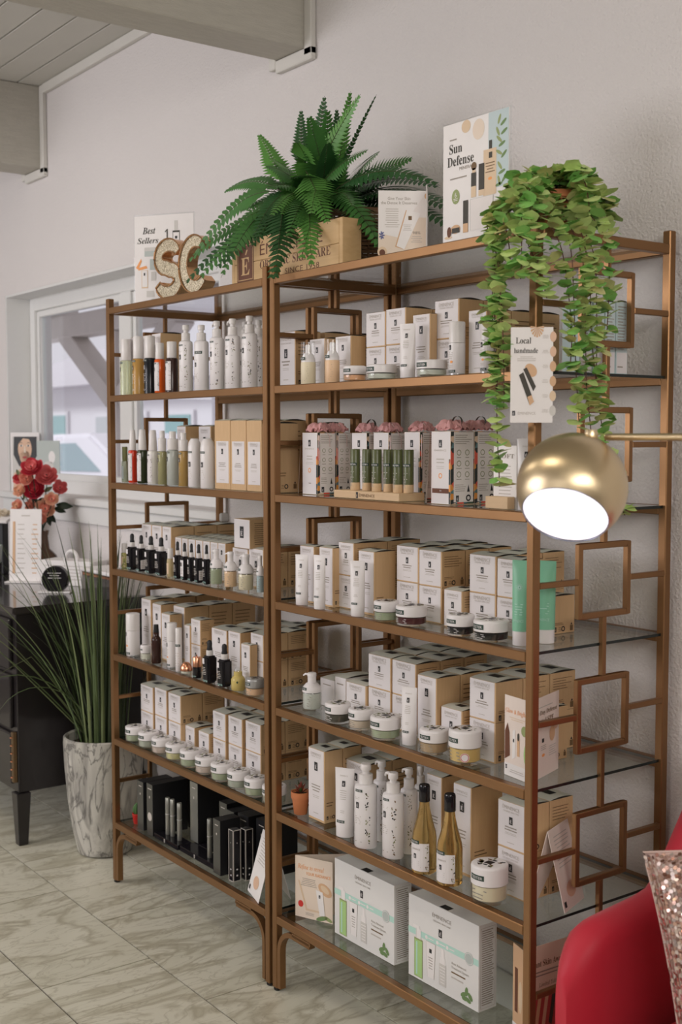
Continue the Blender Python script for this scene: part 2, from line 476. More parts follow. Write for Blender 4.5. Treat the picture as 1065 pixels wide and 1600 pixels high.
# beams across the room, boxed with trim at the wall
def beam(n, x0, x1):
    bm_ = struct('ceiling_beam_%d' % n, MB().box(x0, YF, 2.748, x1, YW-.001, ZC-.001, 'beam_paint').mesh('ceiling_beam', bevel=.004))
    t = MB()
    t.box(x1+.001, YW-.022, 2.722, x1+.040, YW-.001, ZC-.002, 'painted_white')
    t.box(x0-.040, YW-.022, 2.722, x0-.001, YW-.001, ZC-.002, 'painted_white')
    t.box(x0, YW-.022, 2.706, x1+.040, YW-.001, 2.746, 'painted_white')
    struct('trim_%d' % n, t.mesh('beam_trim', bevel=.003))
beam(1, -0.625, -0.462)
beam(2, -2.76, -2.575)
struct('trim_3', MB().box(-2.533, YW-.024, ZC-.042, -.668, YW-.001, ZC-.001, 'painted_white').mesh('cornice_trim', bevel=.003))
struct('trim_4', MB().box(XL, YW-.024, ZC-.042, -2.803, YW-.001, ZC-.001, 'painted_white').mesh('cornice_trim', bevel=.003))
struct('trim_5', MB().box(-.418, YW-.024, ZC-.042, XR, YW-.001, ZC-.001, 'painted_white').mesh('cornice_trim', bevel=.003))
bb = MB()
bb.box(XL, YW-.014, 0, XR, YW-.001, .095, 'painted_white')
struct('baseboard_back', bb.mesh('baseboard', bevel=.003))

# window: deep white reveal, frame, mullion, sash bars, glass, sill
yg = YW+0.150
wi = MB()
wi.box(WX0, YW+.002, WZ0, WX0+.012, YW+DEP, WZ1, 'window_white')
wi.box(WX1-.012, YW+.002, WZ0, WX1, YW+DEP, WZ1, 'window_white')
wi.box(WX0+.012, YW+.002, WZ1-.012, WX1-.012, YW+DEP, WZ1, 'window_white')
win = struct('window_1', wi.mesh('window_reveal'))
XM = -2.02
fr = MB()
for (x0, z0, x1, z1) in [(WX0+.013, WZ0, WX0+.075, WZ1-.013), (WX1-.075, WZ0, WX1-.013, WZ1-.013), (WX0+.075, WZ1-.075, WX1-.075, WZ1-.013), (WX0+.075, WZ0, WX1-.075, WZ0+.06), (XM-.05, WZ0+.06, XM+.05, WZ1-.075)]:
    fr.box(x0, yg-.03, z0, x1, yg+.03, z1, 'window_white')
ob('window_frame', fr.mesh('window_frame', bevel=.004), win)
for a, c in [(WX0+.076, XM-.051), (XM+.051, WX1-.076)]:
    sb = MB()
    for (x0, z0, x1, z1) in [(a, WZ0+.061, a+.03, WZ1-.076), (c-.03, WZ0+.061, c, WZ1-.076), (a+.03, WZ1-.106, c-.03, WZ1-.076), (a+.03, WZ0+.061, c-.03, WZ0+.091)]:
        sb.box(x0, yg-.018, z0, x1, yg+.012, z1, 'window_white')
    s_ = ob('sash', sb.mesh('sash', bevel=.003), win)
    ob('pane', MB().box(a+.03, yg-.002, WZ0+.091, c-.03, yg+.002, WZ1-.106, 'window_glass').mesh('pane'), s_)
sl = MB().box(WX0-.05, YW-.035, WZ0-.032, WX1+.05, YW+DEP, WZ0-.001, 'window_white')
ob('window_sill', sl.mesh('window_sill', bevel=.005), win)
ap = MB().box(WX0-.03, YW-.018, WZ0-.11, WX1+.03, YW-.001, WZ0-.033, 'window_white')
ob('window_apron', ap.mesh('window_apron', bevel=.004), win)

# ------------------------------------------------------------------ outside: porch, drive, white car, neighbouring house
mat('asphalt', (0.62, 0.60, 0.63), 0.9, var=0.06, scale=3)
mat('house_paint', (0.72, 0.70, 0.72), 0.8, var=0.03)
mat('house_roof', (0.60, 0.57, 0.60), 0.8, var=0.05)
mat('house_trim', (0.50, 0.52, 0.53), 0.8, var=0.03)
mat('teal_pane', (0.25, 0.42, 0.42), 0.3, var=0.05)
mat('porch_timber', (0.60, 0.55, 0.52), 0.8, var=0.15, scale=5)
mat('porch_soffit', (0.55, 0.53, 0.52), 0.8, var=0.08, scale=4)
mat('car_paint', (0.86, 0.84, 0.88), 0.3, var=0)
mat('car_glass', (0.34, 0.44, 0.47), 0.15, var=0)
g = ob('outside_ground', MB().box(-60, .70, -.12, 20, 60, -.02, 'asphalt').mesh('outside_ground')); g['kind'] = 'structure'
# porch
po = thing('porch_roof', 'timber porch roof with slanted brace outside the window', 'porch', (-6.0, 2.2, -.02))
def pb(name, p, q, wd, m):
    p, q = Vector(p), Vector(q); d = q-p; L = d.length
    me = MB().box(-wd/2, -wd/2, 0, wd/2, wd/2, L, m).mesh(name, bevel=.005)
    o = ob(name, me, po, p); o.rotation_mode = 'QUATERNION'; o.rotation_quaternion = d.to_track_quat('Z', 'Y')
    return o
ob('roof_deck', MB().box(-2.4, -1.40, 2.66, 5.6, .25, 2.72, 'porch_soffit').mesh('roof_deck'), po)
pb('header_beam', (-2.4, 0, 2.40), (5.4, 0, 2.40), .17, 'porch_timber')
pb('porch_post', (.62, 0, .0), (.62, 0, 2.31), .16, 'porch_timber')
pb('porch_post', (-2.3, 0, .0), (-2.3, 0, 2.31), .16, 'porch_timber')
pb('porch_post', (3.9, 0, .0), (3.9, 0, 2.31), .16, 'porch_timber')
pb('knee_brace', (.55, 0, 1.82), (-.30, 0, 2.36), .15, 'porch_timber')
pb('knee_brace', (.70, 0, 1.82), (1.55, 0, 2.36), .15, 'porch_timber')
for i in range(5):
    pb('rafter', (-1.9+i*1.3, -1.3, 2.60), (-1.9+i*1.3, .2, 2.52), .10, 'porch_timber')
# neighbouring house
h = thing('neighbour_house', 'pale neighbouring house with gable roof across the drive', 'house', (-22.0, 9.5, -.02))
ob('house_wall', MB().box(-3, -1.2, 0, 7.5, 3, 2.55, 'house_paint').mesh('house_wall'), h)
rf = MB().add([(-3.5, -1.7, 2.5), (8.0, -1.7, 2.5), (8.0, 3.5, 2.5), (-3.5, 3.5, 2.5), (-1.2, .9, 3.55), (5.6, .9, 3.3)], [(0, 1, 5, 4), (1, 2, 5), (2, 3, 4, 5), (3, 0, 4), (3, 2, 1, 0)], 'house_roof')
ob('house_roof', rf.mesh('house_roof'), h)
for x0, z0, x1, z1, k in [(1.0, 1.35, 1.75, 1.95, 'teal_pane'), (3.2, .1, 5.2, 1.9, 'house_trim'), (6.0, 1.2, 6.9, 1.9, 'teal_pane')]:
    wdw = ob('window', MB().box(x0-.08, -1.26, z0-.08, x1+.08, -1.201, z1+.08, 'house_paint').mesh('house_window'), h)
    ob('pane', MB().box(x0, -1.275, z0, x1, -1.261, z1, k).mesh('house_pane'), wdw)
# car
c = thing('parked_car', 'white parked car outside behind the roses', 'car', (-12.6, 5.4, .02), math.radians(12))
prof = [(-2.2, .35), (-2.25, .75), (-1.9, .98), (-1.2, 1.08), (-.55, 1.50), (.9, 1.54), (1.55, 1.10), (2.1, 1.02), (2.25, .6), (2.2, .3)]
def slab(pr, hw, m, ins=0.0):
    s = MB(); n = len(pr)
    vs = [(x, -hw, z) for x, z in pr]+[(x, hw, z) for x, z in pr]
    s.add(vs, [tuple(range(n)), tuple(range(n, 2*n))[::-1]], m)
    for i in range(n):
        j = (i+1) % n; s.add([vs[i], vs[i+n], vs[j+n], vs[j]], [(0, 1, 2, 3)], m)
    return s
ob('body', slab(prof, .85, 'car_paint').mesh('car_body', bevel=.05, bseg=2), c)
gl = [(-1.05, 1.03), (-.5, 1.38), (.62, 1.41), (1.15, 1.05)]
ob('window', slab(gl, .862, 'car_glass').mesh('car_window'), c)
ob('windscreen', MB().add([(-1.17, -.7, 1.06), (-1.17, .7, 1.06), (-.60, .62, 1.44), (-.60, -.62, 1.44)], [(0, 3, 2, 1)], 'car_glass').mesh('windscreen'), c, (-.015, 0, .012))
for x in (-1.4, 1.4):
    for sy in (-1, 1):
        wh = MB().lathe([(.0, -.1), (.31, -.1), (.33, -.06), (.33, .06), (.31, .1), (.0, .1)], 'rubber', 24)
        ob('wheel', wh.mesh('wheel'), c, (x, sy*.80, .33), (PI/2, 0, 0))
for sy in (-1, 1):
    ob('headlight', MB().lathe([(0, -.05), (.13, -.04), (.15, .03), (0, .05)], 'plastic_cap', 16).mesh('headlight'), c, (-2.16, sy*.6, .72), (0, PI/2, 0))
# ------------------------------------------------------------------ the two glass-shelf racks
RW, RD, RS = 0.9838, 0.4383, 0.0213
Z7, PITCH = 0.2131, 0.29
def shelf_z(k): return Z7+(7-k)*PITCH
TOPZ = shelf_z(1)+.0305
def make_rack(label, x):
    t = thing('glass_shelf_rack', label, 'shelf rack', (x, 0, 0), 0, 'bronze racks with glass shelves')
    K = 'bronze'
    post = RACK.setdefault('post', MB().box(0, 0, .008, RS, RS, TOPZ, K).mesh('post', bevel=.0022))
    foot = RACK.setdefault('foot', MB().lathe([(.008, 0), (.0105, .002), (.0105, .008)], 'rubber', 14).mesh('foot'))
    for px in (0, RW-RS):
        for py in (0, RD-RS):
            p = ob('post', post, t, (px, py, 0))
            ob('foot', foot, p, (RS/2, RS/2, 0))
    rail = RACK.setdefault('rail', MB().box(RS+.0003, 0, -RS, RW-RS-.0003, RS*.93, 0, K).mesh('rail', bevel=.0018))
    srail = RACK.setdefault('srail', MB().box(0, RS+.0003, -RS, RS, RD-RS-.0003, 0, K).mesh('side_rail', bevel=.0018))
    def glass():
        m = MB(); x0, x1, y0, y1 = RS*.4, RW-RS*.4, RS*.94, RD-RS*.94
        m.box(x0, y0, -.0068, x1, y1, -.0003, ['shelf_glass', 'shelf_glass', 'glass_edge', 'glass_edge', 'glass_edge', 'glass_edge'])
        return m.mesh('glass_shelf')
    if 'glass' not in RACK: RACK['glass'] = glass()
    pad = RACK.setdefault('pad', MB().lathe([(.010, -.0125), (.011, -.0090)], 'chrome_pad', 14).mesh('glass_pad'))
    for k in range(1, 8):
        z = shelf_z(k)
        ob('shelf_rail', rail, t, (0, 0, z))
        ob('shelf_rail', rail, t, (0, RD-RS*.93, z))
        gl = ob('glass_shelf', RACK['glass'], t, (0, 0, z))
        if k in (1, 7):
            for px in (0, RW-RS): ob('side_rail', srail, t, (px, 0, z-(.0 if k == 1 else .0106)))
    # side lattice
    bw = .0125
    def frame():
        a, h_ = .0835, .0805
        m = MB()
        y0, y1 = RD/2-a, RD/2+a
        m.box(0, y0, -h_, bw, y0+bw, h_, K); m.box(0, y1-bw, -h_, bw, y1, h_, K)
        m.box(0, y0+bw, h_-bw, bw, y1-bw, h_, K); m.box(0, y0+bw, -h_, bw, y1-bw, -h_+bw, K)
        return m.mesh('square_frame', bevel=.0014)
    if 'frame' not in RACK: RACK['frame'] = frame()
    tie1 = RACK.setdefault('tie1', MB().box(0, RS, -bw/2, bw, RD/2-.0835, bw/2, K).mesh('tie', bevel=.0012))
    tie2 = RACK.setdefault('tie2', MB().box(0, RD/2+.0835, -bw/2, bw, RD-RS, bw/2, K).mesh('tie', bevel=.0012))
    vt = RACK.setdefault('vt', MB().box(0, RD/2-bw/2, -(PITCH-.161)/2, bw, RD/2+bw/2, (PITCH-.161)/2, K).mesh('tie', bevel=.0012))
    vtt = RACK.setdefault('vtt', MB().box(0, RD/2-bw/2, -.028, bw, RD/2+bw/2, .024, K).mesh('tie', bevel=.0012))
    vtb = RACK.setdefault('vtb', MB().box(0, RD/2-bw/2, -.026, bw, RD/2+bw/2, .026, K).mesh('tie', bevel=.0012))
    for px in (0, RW-bw):
        for k in range(6):
            zc = shelf_z(k+2)+.137
            ob('square_frame', RACK['frame'], t, (px, 0, zc))
            ob('tie_bar', tie1, t, (px, 0, zc)); ob('tie_bar', tie2, t, (px, 0, zc))
            if k < 5: ob('tie_bar', vt, t, (px, 0, zc-PITCH/2))
        ob('tie_bar', vtt, t, (px, 0, shelf_z(2)+.137+.0805+.028+.0005))
        ob('tie_bar', vtb, t, (px, 0, shelf_z(7)+.137-.0805-.026-.0005))
    # curved brackets under the lowest rail
    def bracket():
        m = MB(); th, wd = .0135, RS*.9
        pts = [(RS+.0095, .012), (RS+.0095, .10)]
        n = 10; r = .062
        cx, cz = RS+.0095+r, .118
        for i in range(n+1):
            a = PI-(PI/2)*i/n
            pts.append((cx+r*math.cos(a), cz+r*math.sin(a)))
        pts.append((RS+.155, .180))
        inn, out = [], []
        for i, (px, pz) in enumerate(pts):
            q0 = pts[max(0, i-1)]; q1 = pts[min(len(pts)-1, i+1)]
            d = Vector((q1[0]-q0[0], q1[1]-q0[1])).normalized(); nn = Vector((-d.y, d.x))
            out.append((px+nn.x*th*.5, pz+nn.y*th*.5)); inn.append((px-nn.x*th*.5, pz-nn.y*th*.5))
        rows_ = [[(o[0], 0, o[1]), (i_[0], 0, i_[1]), (i_[0], wd, i_[1]), (o[0], wd, o[1]), (o[0], 0, o[1])] for o, i_ in zip(out, inn)]
        m.grid(rows_, K, smooth=False)
        m.add(rows_[0][:4], [(0, 1, 2, 3)], K); m.add(rows_[-1][:4], [(3, 2, 1, 0)], K)
        m.box(RS+.075, 0, .181, RS+.160, wd, Z7-RS-.0003, K)
        return m.mesh('arch_bracket', weld=True)
    if 'br' not in RACK:
        RACK['br'] = bracket()
        m2 = RACK['br'].copy(); m2.transform(Matrix.Scale(-1, 4, (1, 0, 0))); m2.flip_normals(); RACK['br2'] = m2
    for py in (.001, RD-RS+.001):
        ob('arch_bracket', RACK['br'], t, (0, py, 0)); ob('arch_bracket', RACK['br2'], t, (RW, py, 0))
    return t
RACK = {}
make_rack('nearer bronze rack with seven glass shelves, carrying the hanging plant', 0.0)
make_rack('farther bronze rack with seven glass shelves, beside the window', -0.0151-RW)
# ------------------------------------------------------------------ packaging kits
def emblem(m, cx, cz, h, lay=1, fg='carton_white', bgm='ink_black'):
    w_ = h*.62
    m.rect(cx-w_/2, cz-h/2, cx+w_/2, cz+h/2, bgm, lay)
    acute_E(m, cx, cz-h*.31, h*.42, fg, lay+1)
    return m
def floral(m, cx, z0, z1, wd, rnd, lay=1, n=26, cols=('ink_brown', 'ink_black', 'ink_olive')):
    for i in range(n):
        t = rnd.random()
        if .52 < t < .64: continue
        m.ell(cx+wd*(rnd.random()-.5)*(1.0 if t > .3 else .8), z0+(z1-z0)*t, wd*rnd.uniform(.06, .17), wd*rnd.uniform(.08, .28), rnd.choice(cols), lay, 7, rnd.uniform(-1, 1))
    return m
def tester(m, cx, cz, wd, lay=2):
    h_ = wd*.30
    m.rect(cx-wd/2, cz-h_/2, cx+wd/2, cz+h_/2, 'tester', lay, 4)
    m.text('TESTER', cx, cz-h_*.27, 'carton_white', w=wd*.8, h=h_*.52, lay=lay+1)
    return m
R_X = Matrix.Rotation(PI/2, 4, 'Z')

def carton(w_, d, h, style, tall=0, back=0):
    rnd = random.Random(int(w_*1e4)+int(h*1e5))
    side = 'carton_white' if style[0] == 'p' else ('paper_blue' if style[0] == 'i' else 'kraft')
    parts = [('body', MB().box(-w_/2, 0, 0, w_/2, d, h, side).mesh('carton_body', bevel=.0007), None)]
    # arched top flap with the dark slit under it
    n = 8; bul = min(.0045, d*.055) if style[0] != 'i' else .003
    fl = MB(); L, Rr = [], []
    for i in range(n+1):
        t = i/n; z = h+.0004+bul*math.sin(PI*t)
        L.append((-w_/2+.0006, d*t, z)); Rr.append((w_/2-.0006, d*t, z))
    fl.grid([[a, b_] for a, b_ in zip(Rr, L)], 'flap' if style[0] != 'i' else 'paper_blue', smooth=True)
    for S in (L, Rr):
        for i in range(n):
            a, b_ = S[i], S[i+1]
            fl.add([(a[0], a[1], h), (b_[0], b_[1], h), b_, a], [(0, 1, 2, 3)], 'gap_dark')
    if style[0] in 'wk':
        e = min(w_, d)*.22
        z = h+.0007+bul
        fl.add([(-e, d*.5-e*.7, z), (e, d*.5-e*.7, z), (e, d*.5+e*.7, z), (-e, d*.5+e*.7, z)], [(0, 1, 2, 3)], 'ink_black')
    if style[0] != 'e':
        parts.append(('top_flap', fl.mesh('top_flap'), None))
    if not back and style[0] in 'wk':
        if style[0] == 'w':
            x0, x1, z0, z1 = -.492*w_, .455*w_, .035*h, .995*h
        else:
            x0, x1, z0, z1 = -.40*w_, .40*w_, .09*h, .70*h
        parts.append(('front_panel', MB().box(x0, -.0005, z0, x1, -.00005, z1, 'carton_white').mesh('front_panel'), None))
        m = MB(); H = z1-z0; c = (x0+x1)/2; W = x1-x0
        f = (lambda q: z0+H*q)
        if not tall:
            m.text('\u00c9MINENCE', c, f(.84), 'ink_light', w=W*.66, h=W*.105)
            m.text('ORGANIC SKIN CARE', c, f(.775), 'ink_light', w=W*.60, h=W*.05)
            emblem(m, c, f(.60), H*.17)
            m.lines(c-W*.27, c+W*.27, f(.36), f(.48), 2, 'ink_grey', fill=.42, rnd=rnd)
            m.lines(c-W*.25, c+W*.25, f(.28), f(.34), 2, 'ink_light', fill=.35, rnd=rnd)
            m.lines(c-W*.18, c+W*.18, f(.09), f(.13), 1, 'ink_light', fill=.4, rnd=rnd)
        else:
            m.text('\u00c9MINENCE', c, f(.915), 'ink_light', w=W*.66, h=W*.10)
            m.text('ORGANIC SKIN CARE', c, f(.885), 'ink_light', w=W*.62, h=W*.05)
            emblem(m, c, f(.755), min(H*.125, W*.42))
            m.lines(c-W*.30, c+W*.30, f(.38), f(.50), 3, 'ink_grey', fill=.36, rnd=rnd)
            m.lines(c-W*.26, c+W*.26, f(.29), f(.34), 2, 'ink_light', fill=.3, rnd=rnd)
            m.lines(c-W*.20, c+W*.20, f(.06), f(.09), 1, 'ink_light', fill=.4, rnd=rnd)
        m.move(dy=-.0006)
        parts.append(('label_print', m.mesh('label_print'), 1 if False else len(parts)-1))
    if style[0] == 'p':
        m = MB(); m.lines(-w_*.3, w_*.3, h*.76, h*.84, 1, 'ink_grey', rnd=rnd); m.move(dy=-.0003)
        parts.append(('label_print', m.mesh('label_print'), 0))
    if style[0] == 'e':
        m = MB(); m.rect(-w_/2+.001, .001, w_/2-.001, h-.001, 'carton_white', 0); emblem(m, .0, h*.55, h*.40, 1)
        parts.append(('front_panel', m.mesh('front_panel'), 0))
    # print on the side
    s = MB()
    if style[0] == 'i':
        s.rect(.002, 0.002, d-.002, h*.30, 'carton_white', 0)
        s.lines(d*.12, d*.88, h*.33, h*.95, 15, 'ink_grey', fill=.28, ragged=.4, align='l', rnd=rnd)
        s.lines(d*.12, d*.60, h*.08, h*.12, 1, 'ink_grey', rnd=rnd)
    elif style[0] == 'e':
        s.lines(d*.15, d*.85, h*.12, h*.9, 11, 'ink_brown', fill=.3, ragged=.1, rnd=rnd)
    elif style[0] != 'p':
        if rnd.random() < .6 and not tall or back:
            s.lines(d*.10, d*.88, h*.55, h*.88, 5, 'ink_brown', fill=.22, ragged=.35, align='l', rnd=rnd)
        e = min(d, h)*.15
        emblem(s, d*.16, h*.05+e*.5, e, 0, 'kraft')
        s.ring(d*.50, h*.05+e*.55, e*.32, e*.24, 'ink_black', 0, 12)
        s.lines(d*.28, d*.42, h*.05, h*.05+e, 3, 'ink_brown', fill=.3, rnd=rnd)
        s.lines(d*.10, d*.55, h*.22, h*.30, 2, 'ink_brown', fill=.3, align='l', rnd=rnd)
        s.rect(d*.80, h*.05, d*.93, h*.05+e*1.1, 'ink_brown', 0); s.poly([(d*.82, h*.05+e*1.2), (d*.91, h*.05+e*1.2), (d*.865, h*.05+e*1.7)], 'ink_black', 0)
    if s.v:
        s.move(mtx=Matrix.Translation((w_/2, 0, 0)) @ R_X)
        parts.append(('side_print', s.mesh('side_print'), 0))
    return parts

def lid_top_print(r, z, rnd):
    m = MB()
    e = r*.22
    m.add([(-e, -e, z), (e, -e, z), (e, e, z), (-e, e, z)], [(0, 1, 2, 3)], 'ink_black')
    for k in range(22):
        a = rnd.uniform(0, 2*PI); rr = r*rnd.uniform(.38, .74); s = r*rnd.uniform(.05, .13); b_ = rnd.uniform(0, PI)
        pts = []
        for q in range(7):
            t = 2*PI*q/7; x, y = s*1.4*math.cos(t), s*.7*math.sin(t)
            pts.append((rr*math.cos(a)+x*math.cos(b_)-y*math.sin(b_), rr*math.sin(a)+x*math.sin(b_)+y*math.cos(b_), z))
        m.add(pts, [tuple(range(7))], rnd.choice(['ink_olive', 'ink_brown', 'ink_black']))
    return m
def jar(r, h, col):
    rnd = random.Random(int(r*1e5))
    lidm = 'plastic_grey' if col == 'peachsilver' else 'plastic_white'
    tall = h > 1.5*r
    zl = h*(.50 if tall else .46)
    parts = []
    g_ = .97*r
    parts.append(('glass_base', MB().lathe([(g_*.86, 0), (g_*.97, h*.03), (g_, h*.09), (g_, zl-.001)], 'jar_glass', 28).mesh('jar_glass'), None))
    parts.append(('contents', MB().lathe([(g_*.80, h*.09), (g_*.93, h*.12), (g_*.95, zl-.002)], 'cream_'+col, 24).mesh('jar_contents'), None))
    e = min(.006, h*.12)
    parts.append(('lid', MB().lathe([(r*.97, zl), (r, zl+.001), (r, h-e), (r*.985, h-e*.45), (r*.93, h-.0008), (r*.85, h)], lidm, 30).mesh('jar_lid'), None))
    m = MB(); tester(m, -r*.12, zl+(h-zl)*.45, r*.95, 0); m.bend(r)
    parts.append(('tester_sticker', m.mesh('tester_sticker'), 2))
    parts.append(('lid_print', lid_top_print(r, h+.0004, rnd).mesh('lid_print'), 2))
    b_ = MB(); b_.lines(-r*.5, r*.55, h*.14, zl*.86, 3, 'carton_white' if col in ('wine', 'black', 'dark') else 'ink_grey', fill=.3, align='l', rnd=rnd); b_.bend(g_, .0003)
    if col == 'gold':
        q = MB(); q.ell(r*.75, zl*.52, zl*.26, zl*.26, 'carton_white', 1); q.ring(r*.75, zl*.52, zl*.20, zl*.03, 'ink_red', 2); q.bend(g_, .0003); b_.join(q)
    parts.append(('label_print', b_.mesh('label_print'), 0))
    return parts
def pump_head(z, r, h, m_='plastic_white', ang=PI):
    """collar, stem and nozzle; h = height available above z"""
    m = MB()
    m.lathe([(r*.60, z), (r*.60, z+h*.08), (r*.58, z+h*.10), (r*.58, z+h*.48), (r*.30, z+h*.52), (r*.30, z+h*.68)], m_, 20)
    m.lathe([(r*.42, z+h*.68), (r*.44, z+h*.71), (r*.44, z+h*.96), (r*.38, z+h)], m_, 18)
    n = MB().tube([(0, 0, z+h*.86), (r*.8, 0, z+h*.86), (r*1.15, 0, z+h*.80), (r*1.25, 0, z+h*.66)], r*.17, m_, 8, [1, .9, .75, .6])
    n.move(rz=ang)
    return m.join(n)
def pump_bottle(r, h, pattern, ang):
    rnd = random.Random(int(h*1e5)+pattern)
    hb = h*.765
    sy = .80
    parts = [('bottle', MB().lathe([(r*.90, 0), (r, .003), (r, hb*.93), (r*.94, hb*.975), (r*.72, hb*.997), (r*.52, hb)], 'plastic_white', 28, 1, sy).mesh('pump_bottle'), None)]
    parts.append(('pump', pump_head(hb, r*1.02, h-hb, 'plastic_cap', ang).mesh('pump_head'), None))
    m = MB()
    if pattern:
        tester(m, -r*.35, hb*.91, r*.75, 0)
        emblem(m, -r*.48, hb*.68, hb*.095, 0)
        m.lines(-r*.75, -r*.05, hb*.77, hb*.81, 2, 'ink_light', fill=.3, align='l', rnd=rnd)
        m.lines(-r*.75, -r*.02, hb*.38, hb*.52, 5, 'ink_light', fill=.3, align='l', rnd=rnd)
        m.lines(-r*.75, 0, hb*.10, hb*.12, 1, 'ink_grey', fill=.5, align='l', rnd=rnd)
        floral(m, r*.48, hb*.08, hb*.92, r*.42, rnd, 0, 34)
    else:
        tester(m, 0, hb*.76, r*1.2, 0)
        emblem(m, -r*.42, hb*.52, hb*.085, 0)
        m.lines(-r*.75, r*.1, hb*.59, hb*.63, 2, 'ink_light', fill=.3, align='l', rnd=rnd)
        m.lines(-r*.75, r*.1, hb*.18, hb*.36, 6, 'ink_grey', fill=.25, align='l', rnd=rnd)
    m.bend(r, .0004); m.v = [(x, y*sy, z) for x, y, z in m.v]
    parts.append(('label_print', m.mesh('label_print'), 0))
    return parts
def cyl_bottle(r, h, col):
    rnd = random.Random(int(r*1e5)+len(col))
    capm = 'plastic_cap'
    hb = h*(.62 if h > .17 else .66)
    if col in ('orange', 'brown'): hb = h*.68
    if col == 'tiny': hb = h*.60; capm = 'ink_olive'
    if col == 'yellow': hb = h*.62
    if col == 'paleamber': hb = h*.64
    liq = 'liquid_'+col
    rc = r*(.80 if col not in ('olive', 'frost', 'honey', 'clear', 'amber', 'dark') else .86)
    parts = [('bottle', MB().lathe([(r*.9, 0), (r, .002), (r, hb-.006), (r*.93, hb-.0015), (rc*.8, hb)], liq, 24).mesh('bottle'), None)]
    if col in ('red', 'green', 'white'):      # fine mist sprayer under a tapered cap
        cap = MB().lathe([(rc*.95, hb), (rc*1.02, hb+.003), (rc*.92, h*.80), (rc*.74, h-.003), (rc*.66, h)], capm, 20)
    elif col in ('olive', 'frost', 'honey'):  # disc-top cap
        cap = MB().lathe([(r*.90, hb), (r*.92, hb+.002), (r*.92, h*.86), (r*.60, h*.865), (r*.58, h-.002), (r*.52, h)], capm, 20)
    else:
        cap = MB().lathe([(rc*.95, hb), (rc, hb+.002), (rc, h-.003), (rc*.93, h)], capm, 22)
    parts.append(('cap', cap.mesh('cap'), None))
    m = MB()
    if col in ('orange', 'brown', 'red', 'green', 'white'):
        m.rect(-r*1.15, hb*.07, r*.55, hb*.90, 'carton_white', 0, 8)
        floral(m, r*.38, hb*.10, hb*.88, r*.34, rnd, 1, 26)
        m.lines(-r*.85, r*.05, hb*.15, hb*.52, 6, 'ink_light', fill=.25, align='l', rnd=rnd)
        emblem(m, -r*.6, hb*.70, hb*.10, 1)
        tester(m, -r*.42, hb*.87, r*.85, 1)
    elif col in ('tiny', 'yellow', 'paleamber'):
        m.rect(-r*.8, hb*.15, r*.3, hb*.75, 'ink_beige' if col != 'tiny' else 'ink_sky', 0, 5)
        if col == 'yellow': floral(m, r*.3, hb*.1, hb*.95, r*1.2, rnd, 1, 26, ('ink_olive', 'ink_beige', 'ink_green'))
    else:
        ink = 'carton_white' if col in ('dark', 'amber') else 'ink_grey'
        emblem(m, -r*.45, hb*.74, hb*.12, 0, 'carton_white', 'ink_black' if col != 'dark' else 'plastic_grey')
        m.lines(-r*.8, r*.15, hb*.30, hb*.58, 6, ink, fill=.35, align='l', rnd=rnd)
        m.lines(-r*.8, r*.10, hb*.10, hb*.16, 2, ink, fill=.35, align='l', rnd=rnd)
        tester(m, -r*.35, hb*.93, r*1.1, 1)
    m.bend(r, .0004)
    parts.append(('label_print', m.mesh('label_print'), 0))
    return parts
def tube(r, h, col):
    rnd = random.Random(int(h*1e5))
    hc = h*(.15 if col == 'white' else .17)
    cap = MB().lathe([(r*.90, 0), (r*.95, .001), (r*.97, hc)], 'plastic_white', 24, 1, .82)
    bodym = 'plastic_white' if col == 'white' else 'tube_green'
    rows_ = []
    lv = [0, .04, .2, .4, .6, .75, .88, .955, 1.0]
    for t in lv:
        z = hc+(h-hc)*t
        ry = r*.82*(1-t)**.75 if t < .95 else .0010
        rx = r*(1+.10*t)
        ry = max(ry, .0010)
        rows_.append([(rx*math.cos(2*PI*k/28), ry*math.sin(2*PI*k/28), z) for k in range(29)])
    bd = MB().grid([list(x) for x in rows_], bodym)
    bd.f = [f[::-1] for f in bd.f]
    top = rows_[-1][:28]; bd.add(top, [tuple(range(28))], bodym)
    parts = [('tube_body', bd.mesh('tube_body', weld=True), None), ('cap', cap.mesh('tube_cap'), None)]
    m = MB(); W = r*1.5; H = h-hc
    if col == 'white':
        m.text('\u00c9MINENCE', 0, hc+H*.86, 'ink_light', w=W*.6, h=H*.025)
        emblem(m, 0, hc+H*.74, H*.095, 0)
        m.lines(-W*.30, W*.30, hc+H*.46, hc+H*.64, 5, 'ink_light', fill=.3, rnd=rnd)
        m.lines(-W*.22, W*.22, hc+H*.24, hc+H*.30, 2, 'ink_light', fill=.3, rnd=rnd)
        tester(m, -W*.12, hc+H*.10, W*.62, 0)
    else:
        for k in range(14):
            a = 2*PI*k/14
            m.poly([(.002*math.cos(a+.4), hc+H*.62+.002*math.sin(a+.4)), (.002*math.cos(a-.4), hc+H*.62+.002*math.sin(a-.4)), (.010*math.cos(a), hc+H*.62+.010*math.sin(a))], 'ink_teal', 0)
        m.text('\u00c9MINENCE', 0, hc+H*.13, 'ink_teal', w=W*.85, h=H*.04)
        m.lines(-W*.4, W*.4, hc+H*.22, hc+H*.40, 5, 'ink_teal', fill=.25, rnd=rnd)
        m.v = [(x, y, z) for x, y, z in m.v]
    out = []
    for x, y, z in m.v:     # drape the print on the tapering front
        t = min(max((z-hc)/H, 0), .955); ry = max(r*.82*(1-t)**.75, .001); rx = r*(1+.10*t)
        q = max(0.0, 1-(x/rx)**2) if abs(x) < rx else 0.0
        out.append((x, -ry*math.sqrt(q)+y-.0006, z))
    m.v = out
    parts.append(('label_print', m.mesh('label_print'), 0))
    return parts
